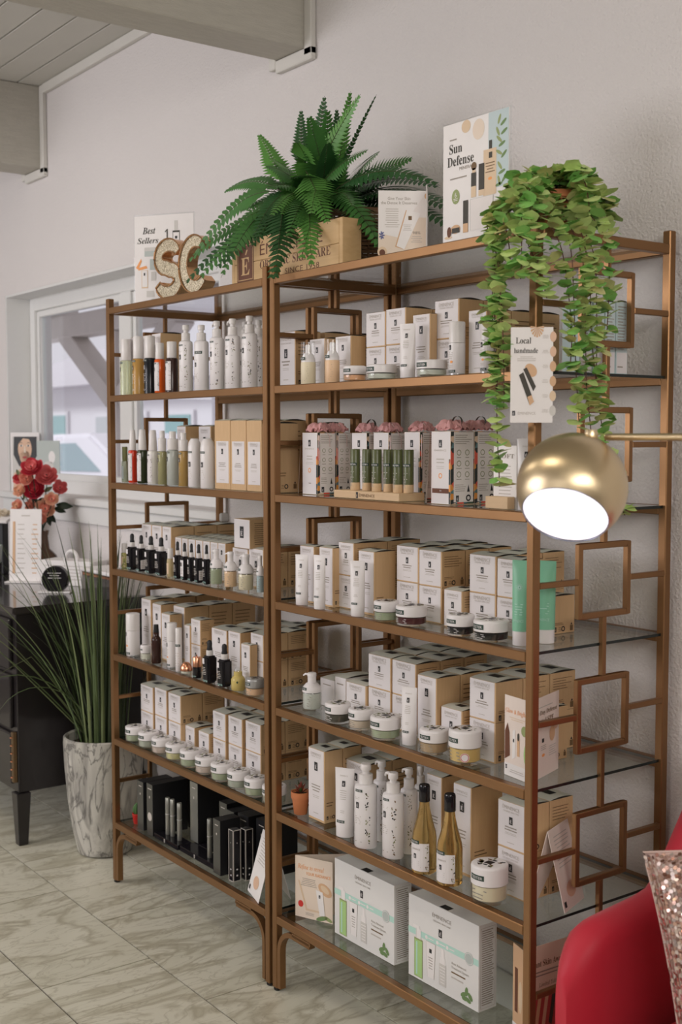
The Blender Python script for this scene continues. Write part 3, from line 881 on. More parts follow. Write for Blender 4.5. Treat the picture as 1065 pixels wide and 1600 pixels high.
def dropper(r, h, var):
    hb = h*.64; w_ = r*1.95
    body = MB().box(-w_/2, -w_/2, 0, w_/2, w_/2, hb, 'black_gloss')
    parts = [('bottle', body.mesh('dropper_bottle', bevel=r*.32, bseg=3), None)]
    parts.append(('collar', MB().lathe([(r*.52, hb-.001), (r*.60, hb+.001), (r*.60, hb+h*.12), (r*.52, hb+h*.125)], 'plastic_cap', 18).mesh('collar'), None))
    parts.append(('rubber_bulb', MB().lathe([(r*.46, hb+h*.125), (r*.50, hb+h*.15), (r*.42, hb+h*.20), (r*.45, h*.93), (r*.36, h*.98), (r*.12, h)], 'black_satin', 16).mesh('bulb'), None))
    m = MB(); rnd = random.Random(var)
    if var == 1:
        m.rect(-w_*.40, hb*.16, w_*.40, hb*.84, 'carton_white', 0); emblem(m, -w_*.18, hb*.66, hb*.16, 1, 'ink_brown')
        m.lines(-w_*.3, w_*.3, hb*.25, hb*.5, 4, 'ink_grey', fill=.25, lay=2, align='l', rnd=rnd)
    else:
        m.rect(-w_*.40, hb*.70, -w_*.12, hb*.90, 'carton_white', 0)
        m.lines(-w_*.40, w_*.20, hb*.30, hb*.60, 5, 'ink_light', fill=.35, align='l', rnd=rnd)
    m.text('TESTER', 0, hb*.05, 'ink_teal', w=w_*.7, h=hb*.07, lay=1)
    m.move(dy=-w_/2)
    if var == 2:
        s = MB(); s.rect(-w_*.35, hb*.12, w_*.35, hb*.50, 'carton_white', 0); s.lines(-w_*.25, w_*.25, hb*.16, hb*.46, 4, 'ink_light', lay=1, rnd=rnd)
        s.move(mtx=Matrix.Translation((w_/2, 0, 0)) @ R_X); parts.append(('side_sticker', s.mesh('side_sticker'), 0))
    parts.append(('label_print', m.mesh('label_print'), 0))
    return parts
def frosted_pump(r, h, col):
    hb = h*.50
    parts = [('glass_body', MB().lathe([(r*.92, 0), (r, .003), (r, hb-.004), (r*.95, hb)], 'jar_glass', 24).mesh('glass_body'), None),
             ('contents', MB().lathe([(r*.84, .007), (r*.88, .010), (r*.88, hb-.003)], 'cream_'+col, 22).mesh('contents'), None)]
    p = MB().lathe([(r*.95, hb), (r*.96, hb+.002), (r*.93, h*.62), (r*.60, h*.72), (r*.42, h*.74), (r*.42, h*.90), (r*.46, h*.91), (r*.46, h*.98), (r*.38, h)], 'plastic_white', 24)
    p.join(MB().tube([(0, 0, h*.945), (-r*.7, -r*.2, h*.945), (-r*.95, -r*.26, h*.90)], r*.14, 'plastic_white', 8, [1, .8, .6]))
    parts.append(('pump', p.mesh('pump'), None))
    m = MB(); tester(m, -r*.25, h*.60, r*.95, 0); m.bend(r*.94, .0004)
    parts.append(('tester_sticker', m.mesh('tester_sticker'), 2))
    b_ = MB(); b_.lines(-r*.75, r*.9, hb*.15, hb*.85, 6, 'ink_grey', fill=.22, align='l', rnd=random.Random(3)); b_.bend(r, .0004)
    parts.append(('label_print', b_.mesh('label_print'), 0))
    return parts
def capped_pump(r, h, col):
    hb = h*.52
    parts = [('bottle', MB().lathe([(r*.92, 0), (r, .002), (r, hb-.003), (r*.96, hb)], 'cream_'+col, 24).mesh('bottle'), None),
             ('pump', MB().lathe([(r*.96, hb), (r*.94, h*.60), (r*.60, h*.72), (r*.40, h*.74), (r*.40, h*.90), (r*.30, h*.93)], 'plastic_white', 22).mesh('pump'), None),
             ('overcap', MB().lathe([(r*.985, h*.58), (r*.99, h*.60), (r*.95, h*.985), (r*.86, h)], 'acrylic', 22).mesh('overcap'), None)]
    m = MB(); tester(m, -r*.2, h*.60, r*1.3, 0); m.bend(r, .0006)
    parts.append(('tester_sticker', m.mesh('tester_sticker'), 0))
    b_ = MB(); b_.lines(-r*.7, r*.9, hb*.12, hb*.85, 7, 'ink_grey', fill=.2, align='l', rnd=random.Random(4)); b_.bend(r, .0004)
    parts.append(('label_print', b_.mesh('label_print'), 0))
    return parts
def white_cylinder(r, h):
    parts = [('bottle', MB().lathe([(r*.90, .003), (r, .006), (r, h*.60)], 'plastic_white', 26).mesh('bottle'), None),
             ('base_ring', MB().lathe([(r*.96, 0), (r*.98, .003), (r*.94, .006)], 'plastic_grey', 26).mesh('base_ring'), None),
             ('cap', MB().lathe([(r*.995, h*.605), (r*.995, h-.003), (r*.95, h-.0006), (r*.88, h)], 'plastic_cap', 26).mesh('cap'), None)]
    m = MB(); rnd = random.Random(5)
    emblem(m, -r*.35, h*.52, h*.09, 0)
    m.lines(-r*.6, r*.3, h*.30, h*.44, 4, 'ink_light', fill=.3, align='l', rnd=rnd)
    m.ell(-r*.1, h*.25, r*.22, r*.16, 'ink_orange', 0, 10)
    m.lines(-r*.5, r*.3, h*.14, h*.20, 2, 'ink_light', fill=.3, align='l', rnd=rnd)
    tester(m, -r*.12, h*.075, r*1.1, 0)
    m.bend(r, .0004)
    parts.append(('label_print', m.mesh('label_print'), 0))
    return parts
def white_shoulder(r, h):
    parts = [('bottle', MB().lathe([(r*.93, 0), (r, .003), (r, h*.80), (r*.88, h*.90), (r*.55, h*.965), (r*.52, h*.97)], 'plastic_white', 26).mesh('bottle'), None),
             ('cap', MB().lathe([(r*.60, h*.965), (r*.64, h*.972), (r*.60, h)], 'acrylic', 22).mesh('cap'), None)]
    m = MB(); rnd = random.Random(6)
    tester(m, -r*.2, h*.70, r*1.0, 0); emblem(m, -r*.2, h*.46, h*.10, 0)
    m.lines(-r*.6, r*.3, h*.16, h*.36, 6, 'ink_light', fill=.25, align='l', rnd=rnd); m.bend(r, .0004)
    parts.append(('label_print', m.mesh('label_print'), 0))
    return parts
def oil_bottle(r, h):
    parts = [('bottle', MB().lathe([(r*.90, 0), (r, .003), (r, h*.40), (r*.94, h*.46), (r*.66, h*.60), (r*.44, h*.74), (r*.40, h*.81)], 'liquid_oil', 26).mesh('oil_bottle'), None),
             ('cap', MB().lathe([(r*.44, h*.81), (r*.46, h*.815), (r*.45, h*.985), (r*.40, h)], 'black_gloss', 22).mesh('cap'), None)]
    m = MB(); rnd = random.Random(8)
    m.rect(-r*1.2, h*.04, r*.75, h*.36, 'carton_white', 0, 8)
    floral(m, r*.62, h*.05, h*.35, r*.35, rnd, 1, 20); floral(m, -r*1.05, h*.05, h*.20, r*.25, rnd, 1, 12)
    tester(m, -r*.55, h*.37, r*1.0, 1)
    emblem(m, -r*.45, h*.21, h*.055, 1)
    m.text('\u00c9MINENCE', -r*.35, h*.28, 'ink_grey', w=r*.8, h=h*.018, lay=1)
    m.lines(-r*.8, r*.2, h*.08, h*.16, 4, 'ink_grey', fill=.25, align='l', rnd=rnd)
    m.bend(r, .0005)
    parts.append(('label_print', m.mesh('label_print'), 0))
    return parts
def dark_spray(r, h):
    parts = [('bottle', MB().lathe([(r*.92, 0), (r, .002), (r, h*.60), (r*.86, h*.66), (r*.60, h*.70), (r*.60, h*.80)], 'liquid_brown', 22).mesh('bottle'), None),
             ('cap', MB().lathe([(r*.56, h*.80), (r*.58, h*.81), (r*.48, h)], 'black_satin', 18).mesh('cap'), None)]
    m = MB(); tester(m, -r*.4, h*.55, r*.8, 0); m.lines(-r*.8, r*.1, h*.16, h*.40, 5, 'ink_light', fill=.3, align='l', rnd=random.Random(2)); m.bend(r, .0004)
    parts.append(('label_print', m.mesh('label_print'), 0))
    return parts
def rollon(r, h):
    parts = [('bottle', MB().lathe([(r*.9, 0), (r, .002), (r, h*.62)], 'plastic_white', 20).mesh('bottle'), None),
             ('cap', MB().lathe([(r*.97, h*.625), (r*.97, h-.003), (r*.85, h)], 'plastic_cap', 20).mesh('cap'), None)]
    m = MB(); tester(m, 0, h*.60, r*2.4, 0); m.lines(-r*.5, r*.9, h*.1, h*.45, 6, 'ink_light', fill=.25, rnd=random.Random(2)); m.bend(r, .0004)
    parts.append(('label_print', m.mesh('label_print'), 0))
    return parts
def copper_jar(r, h):
    return [('glass_base', MB().lathe([(r*.85, 0), (r*.95, .002), (r*.95, h*.30)], 'jar_glass', 22).mesh('glass'), None),
            ('contents', MB().lathe([(r*.75, .003), (r*.85, .005), (r*.85, h*.28)], 'cream_frostwhite', 20).mesh('contents'), None),
            ('dome_lid', MB().lathe([(r, h*.30), (r, h*.42), (r*.93, h*.62), (r*.72, h*.83), (r*.40, h*.96), (0.0001, h)], 'copper', 24).mesh('dome'), None)]
def copper_bottle(r, h):
    m = MB(); m.text('TESTER', 0, h*.06, 'ink_teal', w=r*1.3, h=h*.05, lay=0); m.bend(r, .0004)
    return [('bottle', MB().lathe([(r*.93, 0), (r, .002), (r, h*.48)], 'black_gloss', 20).mesh('bottle'), None),
            ('cap', MB().lathe([(r*.97, h*.485), (r*.97, h*.88), (r*.90, h*.90), (r*.12, h*.905), (r*.12, h)], 'copper', 20).mesh('cap'), None),
            ('label_print', m.mesh('label_print'), 0)]
def vial(r, h):
    m = MB(); m.ell(r*.9, h*.38, r*.16, r*.20, 'tester', 0, 4); m.bend(r, .0004)
    return [('bottle', MB().lathe([(r*.88, 0), (r, .003), (r, h*.46), (r*.86, h*.56), (r*.62, h*.62), (r*.62, h*.80)], 'liquid_serum', 22).mesh('vial'), None),
            ('stopper', MB().lathe([(r*.55, h*.80), (r*.50, h*.88), (r*.30, h)], 'acrylic', 18).mesh('stopper'), None),
            ('sticker', m.mesh('sticker'), 0)]
mat('terracotta', (0.52, 0.18, 0.07), 0.7, var=0.1, scale=60)
mat('soil', (0.06, 0.04, 0.03), 0.95, var=0.3, scale=200)
mat('succulent_red', (0.22, 0.05, 0.035), 0.45, var=0.3, scale=30)
mat('succulent_green', (0.06, 0.10, 0.03), 0.45, var=0.3, scale=30)
def leaf_blade(L, W, m, cup=.25, n=5):
    """fleshy pointed leaf along +X with thickness"""
    g_ = []
    for i in range(n+1):
        t = i/n; w_ = W*math.sin(PI*min(1, .12+.88*t))**.8*(1-.2*t) if t < 1 else .0002
        z = cup*L*t*t; th = W*.28*(1-t)+.0002
        g_.append([(L*t, -w_, z+w_*.35), (L*t, 0, z-th*.5), (L*t, w_, z+w_*.35), (L*t, 0, z+th*.8), (L*t, -w_, z+w_*.35)])
    return MB().grid(g_, m)
def small_pot(r, h):
    parts = [('pot', MB().lathe([(r*.66, 0), (r*.70, .001), (r*.90, h*.72), (r, h*.72), (r*1.02, h), (r*.92, h), (r*.88, h*.86), (.0001, h*.86)], ['terracotta']*6+['soil'], 24).mesh('pot'), None)]
    rnd = random.Random(12)
    for k in range(15):
        a = k*2.4; el = .15+.075*k
        m = leaf_blade(r*rnd.uniform(.85, 1.15), r*.20, rnd.choice(['succulent_red', 'succulent_red', 'succulent_green']))
        m.move(mtx=Matrix.Translation((0, 0, h*.88+k*.0008)) @ Matrix.Rotation(a, 4, 'Z') @ Matrix.Rotation(-min(el, 1.35), 4, 'Y'))
        parts.append(('succulent_leaf', m.mesh('succulent_leaf'), None))
    return parts
# gift cartons with tulle
mat('tulle', (0.72, 0.37, 0.37), 0.8, var=0.12, scale=60, trans=0.15)
thin_glass('organza', (0.90, 0.78, 0.74), 0.4, 1.15)
mat('ribbon', (0.035, 0.035, 0.02), 0.35, var=0)
mat('ribbon_pink', (0.72, 0.55, 0.53), 0.4, var=0)
m_, nt_, b_ = nodes_of('flower_band')
_tc = nt_.nodes.new('ShaderNodeTexCoord'); _v = nt_.nodes.new('ShaderNodeTexVoronoi'); _v.inputs['Scale'].default_value = 75
_cr = nt_.nodes.new('ShaderNodeValToRGB'); _cr.color_ramp.interpolation = 'CONSTANT'
_e = _cr.color_ramp.elements
_e[0].color = (0.02, 0.03, 0.03, 1); _e[1].position = .38; _e[1].color = (0.75, 0.30, 0.05, 1)
for p_, c_ in [(.55, (0.70, 0.10, 0.06, 1)), (.66, (0.05, 0.10, 0.06, 1)), (.80, (0.75, 0.55, 0.40, 1)), (.90, (0.10, 0.20, 0.22, 1))]:
    q_ = _e.new(p_); q_.color = c_
_sp = nt_.nodes.new('ShaderNodeSeparateColor')
nt_.links.new(_tc.outputs['Object'], _v.inputs['Vector']); nt_.links.new(_v.outputs['Color'], _sp.inputs[0]); nt_.links.new(_sp.outputs[0], _cr.inputs[0]); nt_.links.new(_cr.outputs[0], b_.inputs['Base Color'])
b_.inputs['Roughness'].default_value = .5
def ruff(w_, d, h, seed):
    """gathered tulle: a crumpled, pleated tuft"""
    rnd = random.Random(seed); m = MB(); n = 44
    for lay in range(2):
        rows_ = []; ph = rnd.uniform(0, 6)
        for i in range(8):
            t = i/7; row = []
            for k in range(n+1):
                kk = k % n; a = 2*PI*kk/n
                pl = math.sin(9*a+ph)*.5+math.sin(5*a+2*ph)*.35
                r2 = random.Random(seed*977+lay*311+kk*13+i)
                rad = (.10+.46*t)*(1+.10*pl*t)
                z = h*(.95-.25*lay)*math.sin(PI*(.42+.50*t))*(1+.38*pl*t)+h*.22*r2.uniform(-1, 1)*t
                row.append((w_*rad*math.cos(a), d*rad*math.sin(a), max(.0015, z)))
            rows_.append(row)
        m.grid(rows_[::-1], 'tulle')
    return m
def gift(w_, d, h, seed):
    rnd = random.Random(seed)
    parts = [('body', MB().box(-w_/2, 0, 0, w_/2, d, h, ['ink_beige', 'ink_beige', 'carton_white', 'flower_band', 'flower_band', 'flower_band']).mesh('gift_body', bevel=.0006), None)]
    f = MB(); emblem(f, -w_*.02, h*.83, h*.105, 0)
    f.text('\u00c9MINENCE', -w_*.02, h*.725, 'ink_light', w=w_*.62, h=h*.028, lay=0)
    f.lines(-w_*.28, w_*.24, h*.55, h*.64, 2, 'ink_light', fill=.35, rnd=rnd)
    f.lines(-w_*.3, w_*.26, h*.48, h*.53, 2, 'ink_light', fill=.25, rnd=rnd)
    f.ring(-w_*.02, h*.39, w_*.06, w_*.035, 'ink_orange', 0, 14)
    if seed == 5: f.rect(-w_*.44, h*.15, w_*.42, h*.215, 'wood_burnt', 0); f.text('SPF', 0, h*.172, 'carton_white', h=h*.02, lay=1)
    else: f.lines(-w_*.1, w_*.1, h*.17, h*.19, 1, 'ink_brown', rnd=rnd)
    f.rect(w_*.42, .001, w_*.499, h*.62, 'flower_band', 0)
    parts.append(('front_print', f.mesh('front_print'), 0))
    s = MB(); s.rect(d*.14, h*.03, d*.995, h*.99, 'paper', 0)
    s.lines(d*.2, d*.92, h*.82, h*.96, 5, 'ink_grey', fill=.3, lay=1, align='l', rnd=rnd)
    for i in range(3):
        for j in range(2):
            s.ring(d*(.36+.36*j), h*(.71-.15*i), d*.075, d*.022, 'ink_olive', 1, 12)
            s.lines(d*(.24+.36*j), d*(.48+.36*j), h*(.635-.15*i), h*(.65-.15*i), 1, 'ink_grey', fill=.6, lay=1, rnd=rnd)
    s.lines(d*.2, d*.66, h*.17, h*.28, 4, 'ink_grey', fill=.25, lay=1, align='l', rnd=rnd)
    emblem(s, d*.30, h*.08, h*.085, 1); s.ring(d*.78, h*.085, d*.06, d*.05, 'ink_black', 1, 14)
    s.poly([(d*.72, h*.17), (d*.84, h*.17), (d*.78, h*.27)], 'ink_black', 1)
    s.move(mtx=Matrix.Translation((w_/2, 0, 0)) @ R_X)
    parts.append(('side_print', s.mesh('side_print'), 0))
    q = ruff(w_, d, h*.16, seed); q.move(dx=0, dy=d*.5, dz=h)
    parts.append(('tulle_ruff', q.mesh('tulle_ruff'), None))
    a = .6+seed
    if seed in (2, 5, 6):
        rb = MB(); pts = [(math.cos(t)*.012, 0, .016+math.sin(t)*.016) for t in [PI*2*k/14 for k in range(15)]]
        rows_ = [[(x, -.006, z), (x, .006, z)] for x, y, z in pts]
        rb.grid(rows_, 'ribbon'); rb.move(mtx=Matrix.Translation((w_*.25, d*.5, h+.003)) @ Matrix.Rotation(.5, 4, 'Z'))
        parts.append(('ribbon_loop', rb.mesh('ribbon_loop'), None))
    else:
        rb = MB()
        for s_ in (-1, 1):
            rb.tube([(w_*.2, d*.4, h+.012), (w_*.2+s_*.01, d*.3, h+.022), (w_*.5+.003, d*(.35+.3*s_), h-.01), (w_*.5+.004, d*(.35+.3*s_), h*(.62+.15*s_))], .0012, 'ribbon_pink', 5)
        parts.append(('ribbon', rb.mesh('ribbon'), None))
    if seed in (0, 5):
        og = MB().add([(-w_*.5-.001, -.004, h*.99), (-w_*.5-.022, .0, .001), (-w_*.5-.001, -.012, .001)], [(0, 1, 2)], 'organza')
        og.add([(-w_*.5-.001, -.004, h*.99), (-w_*.5-.022, .0, .001), (-w_*.5-.001, d, .001), (-w_*.5-.001, d, h*.99)], [(0, 3, 2, 1)], 'organza')
        parts.append(('organza_bag', og.mesh('organza_bag'), None))
    return parts
# world-space tables: kind, position, size, look, label, group
ITEMS = [
  ('C', 0.0881, 0.06, 1.0836, 0.0651, 0.049, 0.1513, 'w', 1, 0, 'slim white-fronted carton behind the leftmost squeeze tube, fourth near shelf', 'cartons on the fourth shelf of the near rack'),
  ('C', 0.1823, 0.055, 1.0836, 0.0598, 0.059, 0.1548, 'w', 1, 0, 'slim tall carton behind the second squeeze tube, fourth near shelf', 'cartons on the fourth shelf of the near rack'),
  ('C', 0.2432, 0.075, 1.0836, 0.0652, 0.109, 0.0852, 'w', 0, 0, 'lower front white kraft carton of the stack behind the third squeeze tube', 'cartons on the fourth shelf of the near rack'),
  ('C', 0.2432, 0.075, 1.1692, 0.0652, 0.109, 0.0852, 'w', 0, 0, 'upper front white kraft carton of the stack behind the third squeeze tube', 'cartons on the fourth shelf of the near rack'),
  ('C', 0.2432, 0.187, 1.0836, 0.0652, 0.109, 0.0852, 'w', 0, 1, 'lower second-row white kraft carton of the stack behind the third squeeze tube', 'cartons on the fourth shelf of the near rack'),
  ('C', 0.2432, 0.187, 1.1692, 0.0652, 0.109, 0.0852, 'w', 0, 1, 'upper second-row white kraft carton of the stack behind the third squeeze tube', 'cartons on the fourth shelf of the near rack'),
  ('C', 0.3542, 0.055, 1.0836, 0.0637, 0.0667, 0.1584, 'w', 1, 0, 'tall carton with plain kraft side, right of the third squeeze tube', 'cartons on the fourth shelf of the near rack'),
  ('C', 0.4609, 0.1, 1.0836, 0.0833, 0.074, 0.0879, 'w', 0, 0, 'lower front carton, left column of the stack above the dark red jar', 'cartons on the fourth shelf of the near rack'),
  ('C', 0.4609, 0.1, 1.1719, 0.0833, 0.074, 0.0879, 'w', 0, 0, 'upper front carton, left column of the stack above the dark red jar', 'cartons on the fourth shelf of the near rack'),
  ('C', 0.4609, 0.177, 1.0836, 0.0833, 0.074, 0.0879, 'w', 0, 1, 'lower second-row carton, left column of the stack above the dark red jar', 'cartons on the fourth shelf of the near rack'),
  ('C', 0.4609, 0.177, 1.1719, 0.0833, 0.074, 0.0879, 'w', 0, 1, 'upper second-row carton, left column of the stack above the dark red jar', 'cartons on the fourth shelf of the near rack'),
  ('C', 0.4609, 0.254, 1.0836, 0.0833, 0.074, 0.0879, 'w', 0, 1, 'lower third-row carton, left column of the stack above the dark red jar', 'cartons on the fourth shelf of the near rack'),
  ('C', 0.4609, 0.254, 1.1719, 0.0833, 0.074, 0.0879, 'w', 0, 1, 'upper third-row carton, left column of the stack above the dark red jar', 'cartons on the fourth shelf of the near rack'),
  ('C', 0.5459, 0.1, 1.0836, 0.082, 0.074, 0.086, 'w', 0, 0, 'lower front carton, right column of the stack above the dark red jar', 'cartons on the fourth shelf of the near rack'),
  ('C', 0.5459, 0.1, 1.17, 0.082, 0.074, 0.086, 'w', 0, 0, 'upper front carton, right column of the stack above the dark red jar', 'cartons on the fourth shelf of the near rack'),
  ('C', 0.5459, 0.177, 1.0836, 0.082, 0.074, 0.086, 'w', 0, 1, 'lower second-row carton, right column of the stack above the dark red jar', 'cartons on the fourth shelf of the near rack'),
  ('C', 0.5459, 0.177, 1.17, 0.082, 0.074, 0.086, 'w', 0, 1, 'upper second-row carton, right column of the stack above the dark red jar', 'cartons on the fourth shelf of the near rack'),
  ('C', 0.5459, 0.254, 1.0836, 0.082, 0.074, 0.086, 'w', 0, 1, 'lower third-row carton, right column of the stack above the dark red jar', 'cartons on the fourth shelf of the near rack'),
  ('C', 0.5459, 0.254, 1.17, 0.082, 0.074, 0.086, 'w', 0, 1, 'upper third-row carton, right column of the stack above the dark red jar', 'cartons on the fourth shelf of the near rack'),
  ('C', 0.6442, 0.085, 1.0836, 0.0621, 0.069, 0.0883, 'w', 0, 0, 'single low carton front behind the black mask jars', 'cartons on the fourth shelf of the near rack'),
  ('C', 0.6442, 0.157, 1.0836, 0.0621, 0.069, 0.0883, 'w', 0, 1, 'single low carton second-row behind the black mask jars', 'cartons on the fourth shelf of the near rack'),
  ('C', 0.7276, 0.1, 1.0836, 0.0875, 0.071, 0.0877, 'w', 0, 0, 'lower front carton of the stack between black jars and green tubes, left column', 'cartons on the fourth shelf of the near rack'),
  ('C', 0.7276, 0.1, 1.1717, 0.0875, 0.071, 0.0877, 'w', 0, 0, 'upper front carton of the stack between black jars and green tubes, left column', 'cartons on the fourth shelf of the near rack'),
  ('C', 0.7276, 0.174, 1.0836, 0.0875, 0.071, 0.0877, 'w', 0, 1, 'lower second-row carton of the stack between black jars and green tubes, left column', 'cartons on the fourth shelf of the near rack'),
  ('C', 0.7276, 0.174, 1.1717, 0.0875, 0.071, 0.0877, 'w', 0, 1, 'upper second-row carton of the stack between black jars and green tubes, left column', 'cartons on the fourth shelf of the near rack'),
  ('C', 0.7276, 0.248, 1.0836, 0.0875, 0.071, 0.0877, 'w', 0, 1, 'lower third-row carton of the stack between black jars and green tubes, left column', 'cartons on the fourth shelf of the near rack'),
  ('C', 0.7276, 0.248, 1.1717, 0.0875, 0.071, 0.0877, 'w', 0, 1, 'upper third-row carton of the stack between black jars and green tubes, left column', 'cartons on the fourth shelf of the near rack'),
  ('C', 0.8102, 0.1, 1.0836, 0.0711, 0.071, 0.0864, 'w', 0, 0, 'lower front carton of the column directly behind the green tubes', 'cartons on the fourth shelf of the near rack'),
  ('C', 0.8102, 0.1, 1.1704, 0.0711, 0.071, 0.0864, 'w', 0, 0, 'upper front carton of the column directly behind the green tubes', 'cartons on the fourth shelf of the near rack'),
  ('C', 0.8268, 0.2, 1.0836, 0.0383, 0.074, 0.0856, 'w', 0, 0, 'small low carton at the right end of the fourth near shelf', 'cartons on the fourth shelf of the near rack'),
  ('T', 0.1149, 0.0239, 1.0836, 0.0178, 0.1332, 'white', 'leftmost slim white squeeze tube, fourth shelf of the near rack', 'white squeeze tubes of the near rack'),
  ('T', 0.2073, 0.0156, 1.0836, 0.0163, 0.1396, 'white', 'second slim white squeeze tube, fourth shelf of the near rack', 'white squeeze tubes of the near rack'),
  ('T', 0.3622, 0.0209, 1.0836, 0.0182, 0.1374, 'white', 'third white squeeze tube before the plain kraft-sided carton, fourth near shelf', 'white squeeze tubes of the near rack'),
  ('T', 0.8983, 0.0502, 1.0836, 0.0183, 0.1819, 'green', 'pale green squeeze tube left of the front post of the near rack', 'green squeeze tubes'),
  ('T', 0.9068, 0.1138, 1.0836, 0.0226, 0.1778, 'green', 'pale green squeeze tube right of the front post of the near rack', 'green squeeze tubes'),
  ('J', 0.4672, 0.0284, 1.0836, 0.0306, 0.0501, 'sage', 'white lidded jar with pale green mask, fourth near shelf', 'lidded jars on the fourth near shelf'),
  ('J', 0.5467, 0.0411, 1.0836, 0.0374, 0.0472, 'wine', 'white lidded jar with dark red mask, fourth near shelf', 'lidded jars on the fourth near shelf'),
  ('J', 0.7223, 0.0375, 1.0836, 0.032, 0.0473, 'black', 'left one of two white lidded jars with black body, fourth near shelf', 'lidded jars on the fourth near shelf'),
  ('J', 0.8159, 0.0435, 1.0836, 0.0394, 0.0467, 'black', 'right one of two white lidded jars with black body, fourth near shelf', 'lidded jars on the fourth near shelf'),
  ('C', 0.2325, 0.115, 0.7936, 0.0856, 0.069, 0.0862, 'w', 0, 0, 'single carton front beside the white boxes, fifth near shelf', 'cartons on the fifth shelf of the near rack'),
  ('C', 0.2325, 0.187, 0.7936, 0.0856, 0.069, 0.0862, 'w', 0, 1, 'single carton second-row beside the white boxes, fifth near shelf', 'cartons on the fifth shelf of the near rack'),
  ('C', 0.0953, 0.12, 0.7936, 0.0643, 0.099, 0.0752, 'p', 0, 0, 'left plain white box behind the frosted pump bottle, fifth near shelf', 'cartons on the fifth shelf of the near rack'),
  ('C', 0.1555, 0.12, 0.7936, 0.0479, 0.099, 0.0899, 'p', 0, 0, 'right plain white box behind the frosted pump bottle, fifth near shelf', 'cartons on the fifth shelf of the near rack'),
  ('C', 0.326, 0.12, 0.7936, 0.0929, 0.077, 0.0865, 'w', 0, 0, 'lower front carton, left column of the tall stack on the fifth near shelf', 'cartons on the fifth shelf of the near rack'),
  ('C', 0.326, 0.12, 0.8805, 0.0929, 0.077, 0.0865, 'w', 0, 0, 'upper front carton, left column of the tall stack on the fifth near shelf', 'cartons on the fifth shelf of the near rack'),
  ('C', 0.326, 0.2, 0.7936, 0.0929, 0.077, 0.0865, 'w', 0, 1, 'lower second-row carton, left column of the tall stack on the fifth near shelf', 'cartons on the fifth shelf of the near rack'),
  ('C', 0.326, 0.2, 0.8805, 0.0929, 0.077, 0.0865, 'w', 0, 1, 'upper second-row carton, left column of the tall stack on the fifth near shelf', 'cartons on the fifth shelf of the near rack'),
  ('C', 0.326, 0.28, 0.7936, 0.0929, 0.077, 0.0865, 'w', 0, 1, 'lower third-row carton, left column of the tall stack on the fifth near shelf', 'cartons on the fifth shelf of the near rack'),
  ('C', 0.326, 0.28, 0.8805, 0.0929, 0.077, 0.0865, 'w', 0, 1, 'upper third-row carton, left column of the tall stack on the fifth near shelf', 'cartons on the fifth shelf of the near rack'),
  ('C', 0.43, 0.115, 0.7936, 0.0931, 0.077, 0.087, 'w', 0, 0, 'lower front carton, right column of the tall stack on the fifth near shelf', 'cartons on the fifth shelf of the near rack'),
  ('C', 0.43, 0.115, 0.881, 0.0931, 0.077, 0.087, 'w', 0, 0, 'upper front carton, right column of the tall stack on the fifth near shelf', 'cartons on the fifth shelf of the near rack'),
  ('C', 0.43, 0.195, 0.7936, 0.0931, 0.077, 0.087, 'w', 0, 1, 'lower second-row carton, right column of the tall stack on the fifth near shelf', 'cartons on the fifth shelf of the near rack'),
  ('C', 0.43, 0.195, 0.881, 0.0931, 0.077, 0.087, 'w', 0, 1, 'upper second-row carton, right column of the tall stack on the fifth near shelf', 'cartons on the fifth shelf of the near rack'),
  ('C', 0.43, 0.275, 0.7936, 0.0931, 0.077, 0.087, 'w', 0, 1, 'lower third-row carton, right column of the tall stack on the fifth near shelf', 'cartons on the fifth shelf of the near rack'),
  ('C', 0.43, 0.275, 0.881, 0.0931, 0.077, 0.087, 'w', 0, 1, 'upper third-row carton, right column of the tall stack on the fifth near shelf', 'cartons on the fifth shelf of the near rack'),
  ('C', 0.553, 0.085, 0.7936, 0.0694, 0.074, 0.1617, 'w', 1, 0, 'tall front carton with big emblem, middle of the fifth near shelf', 'cartons on the fifth shelf of the near rack'),
  ('C', 0.553, 0.162, 0.7936, 0.0694, 0.074, 0.1617, 'w', 1, 1, 'tall second-row carton with big emblem, middle of the fifth near shelf', 'cartons on the fifth shelf of the near rack'),
  ('C', 0.553, 0.239, 0.7936, 0.0694, 0.074, 0.1617, 'w', 1, 1, 'tall third-row carton with big emblem, middle of the fifth near shelf', 'cartons on the fifth shelf of the near rack'),
  ('C', 0.553, 0.316, 0.7936, 0.0694, 0.074, 0.1617, 'w', 1, 1, 'tall fourth-row carton with big emblem, middle of the fifth near shelf', 'cartons on the fifth shelf of the near rack'),
  ('C', 0.6335, 0.092, 0.7936, 0.073, 0.059, 0.0974, 'w', 0, 0, 'low front carton behind the two right jars, fifth near shelf', 'cartons on the fifth shelf of the near rack'),
  ('C', 0.6335, 0.154, 0.7936, 0.073, 0.059, 0.0974, 'w', 0, 1, 'low second-row carton behind the two right jars, fifth near shelf', 'cartons on the fifth shelf of the near rack'),
  ('C', 0.7423, 0.088, 0.7936, 0.0854, 0.084, 0.0917, 'w', 0, 0, 'lower front carton of the stack beside the folded card, fifth near shelf', 'cartons on the fifth shelf of the near rack'),
  ('C', 0.7423, 0.088, 0.8857, 0.0854, 0.084, 0.0917, 'w', 0, 0, 'upper front carton of the stack beside the folded card, fifth near shelf', 'cartons on the fifth shelf of the near rack'),
  ('C', 0.7423, 0.175, 0.7936, 0.0854, 0.084, 0.0917, 'w', 0, 1, 'lower second-row carton of the stack beside the folded card, fifth near shelf', 'cartons on the fifth shelf of the near rack'),
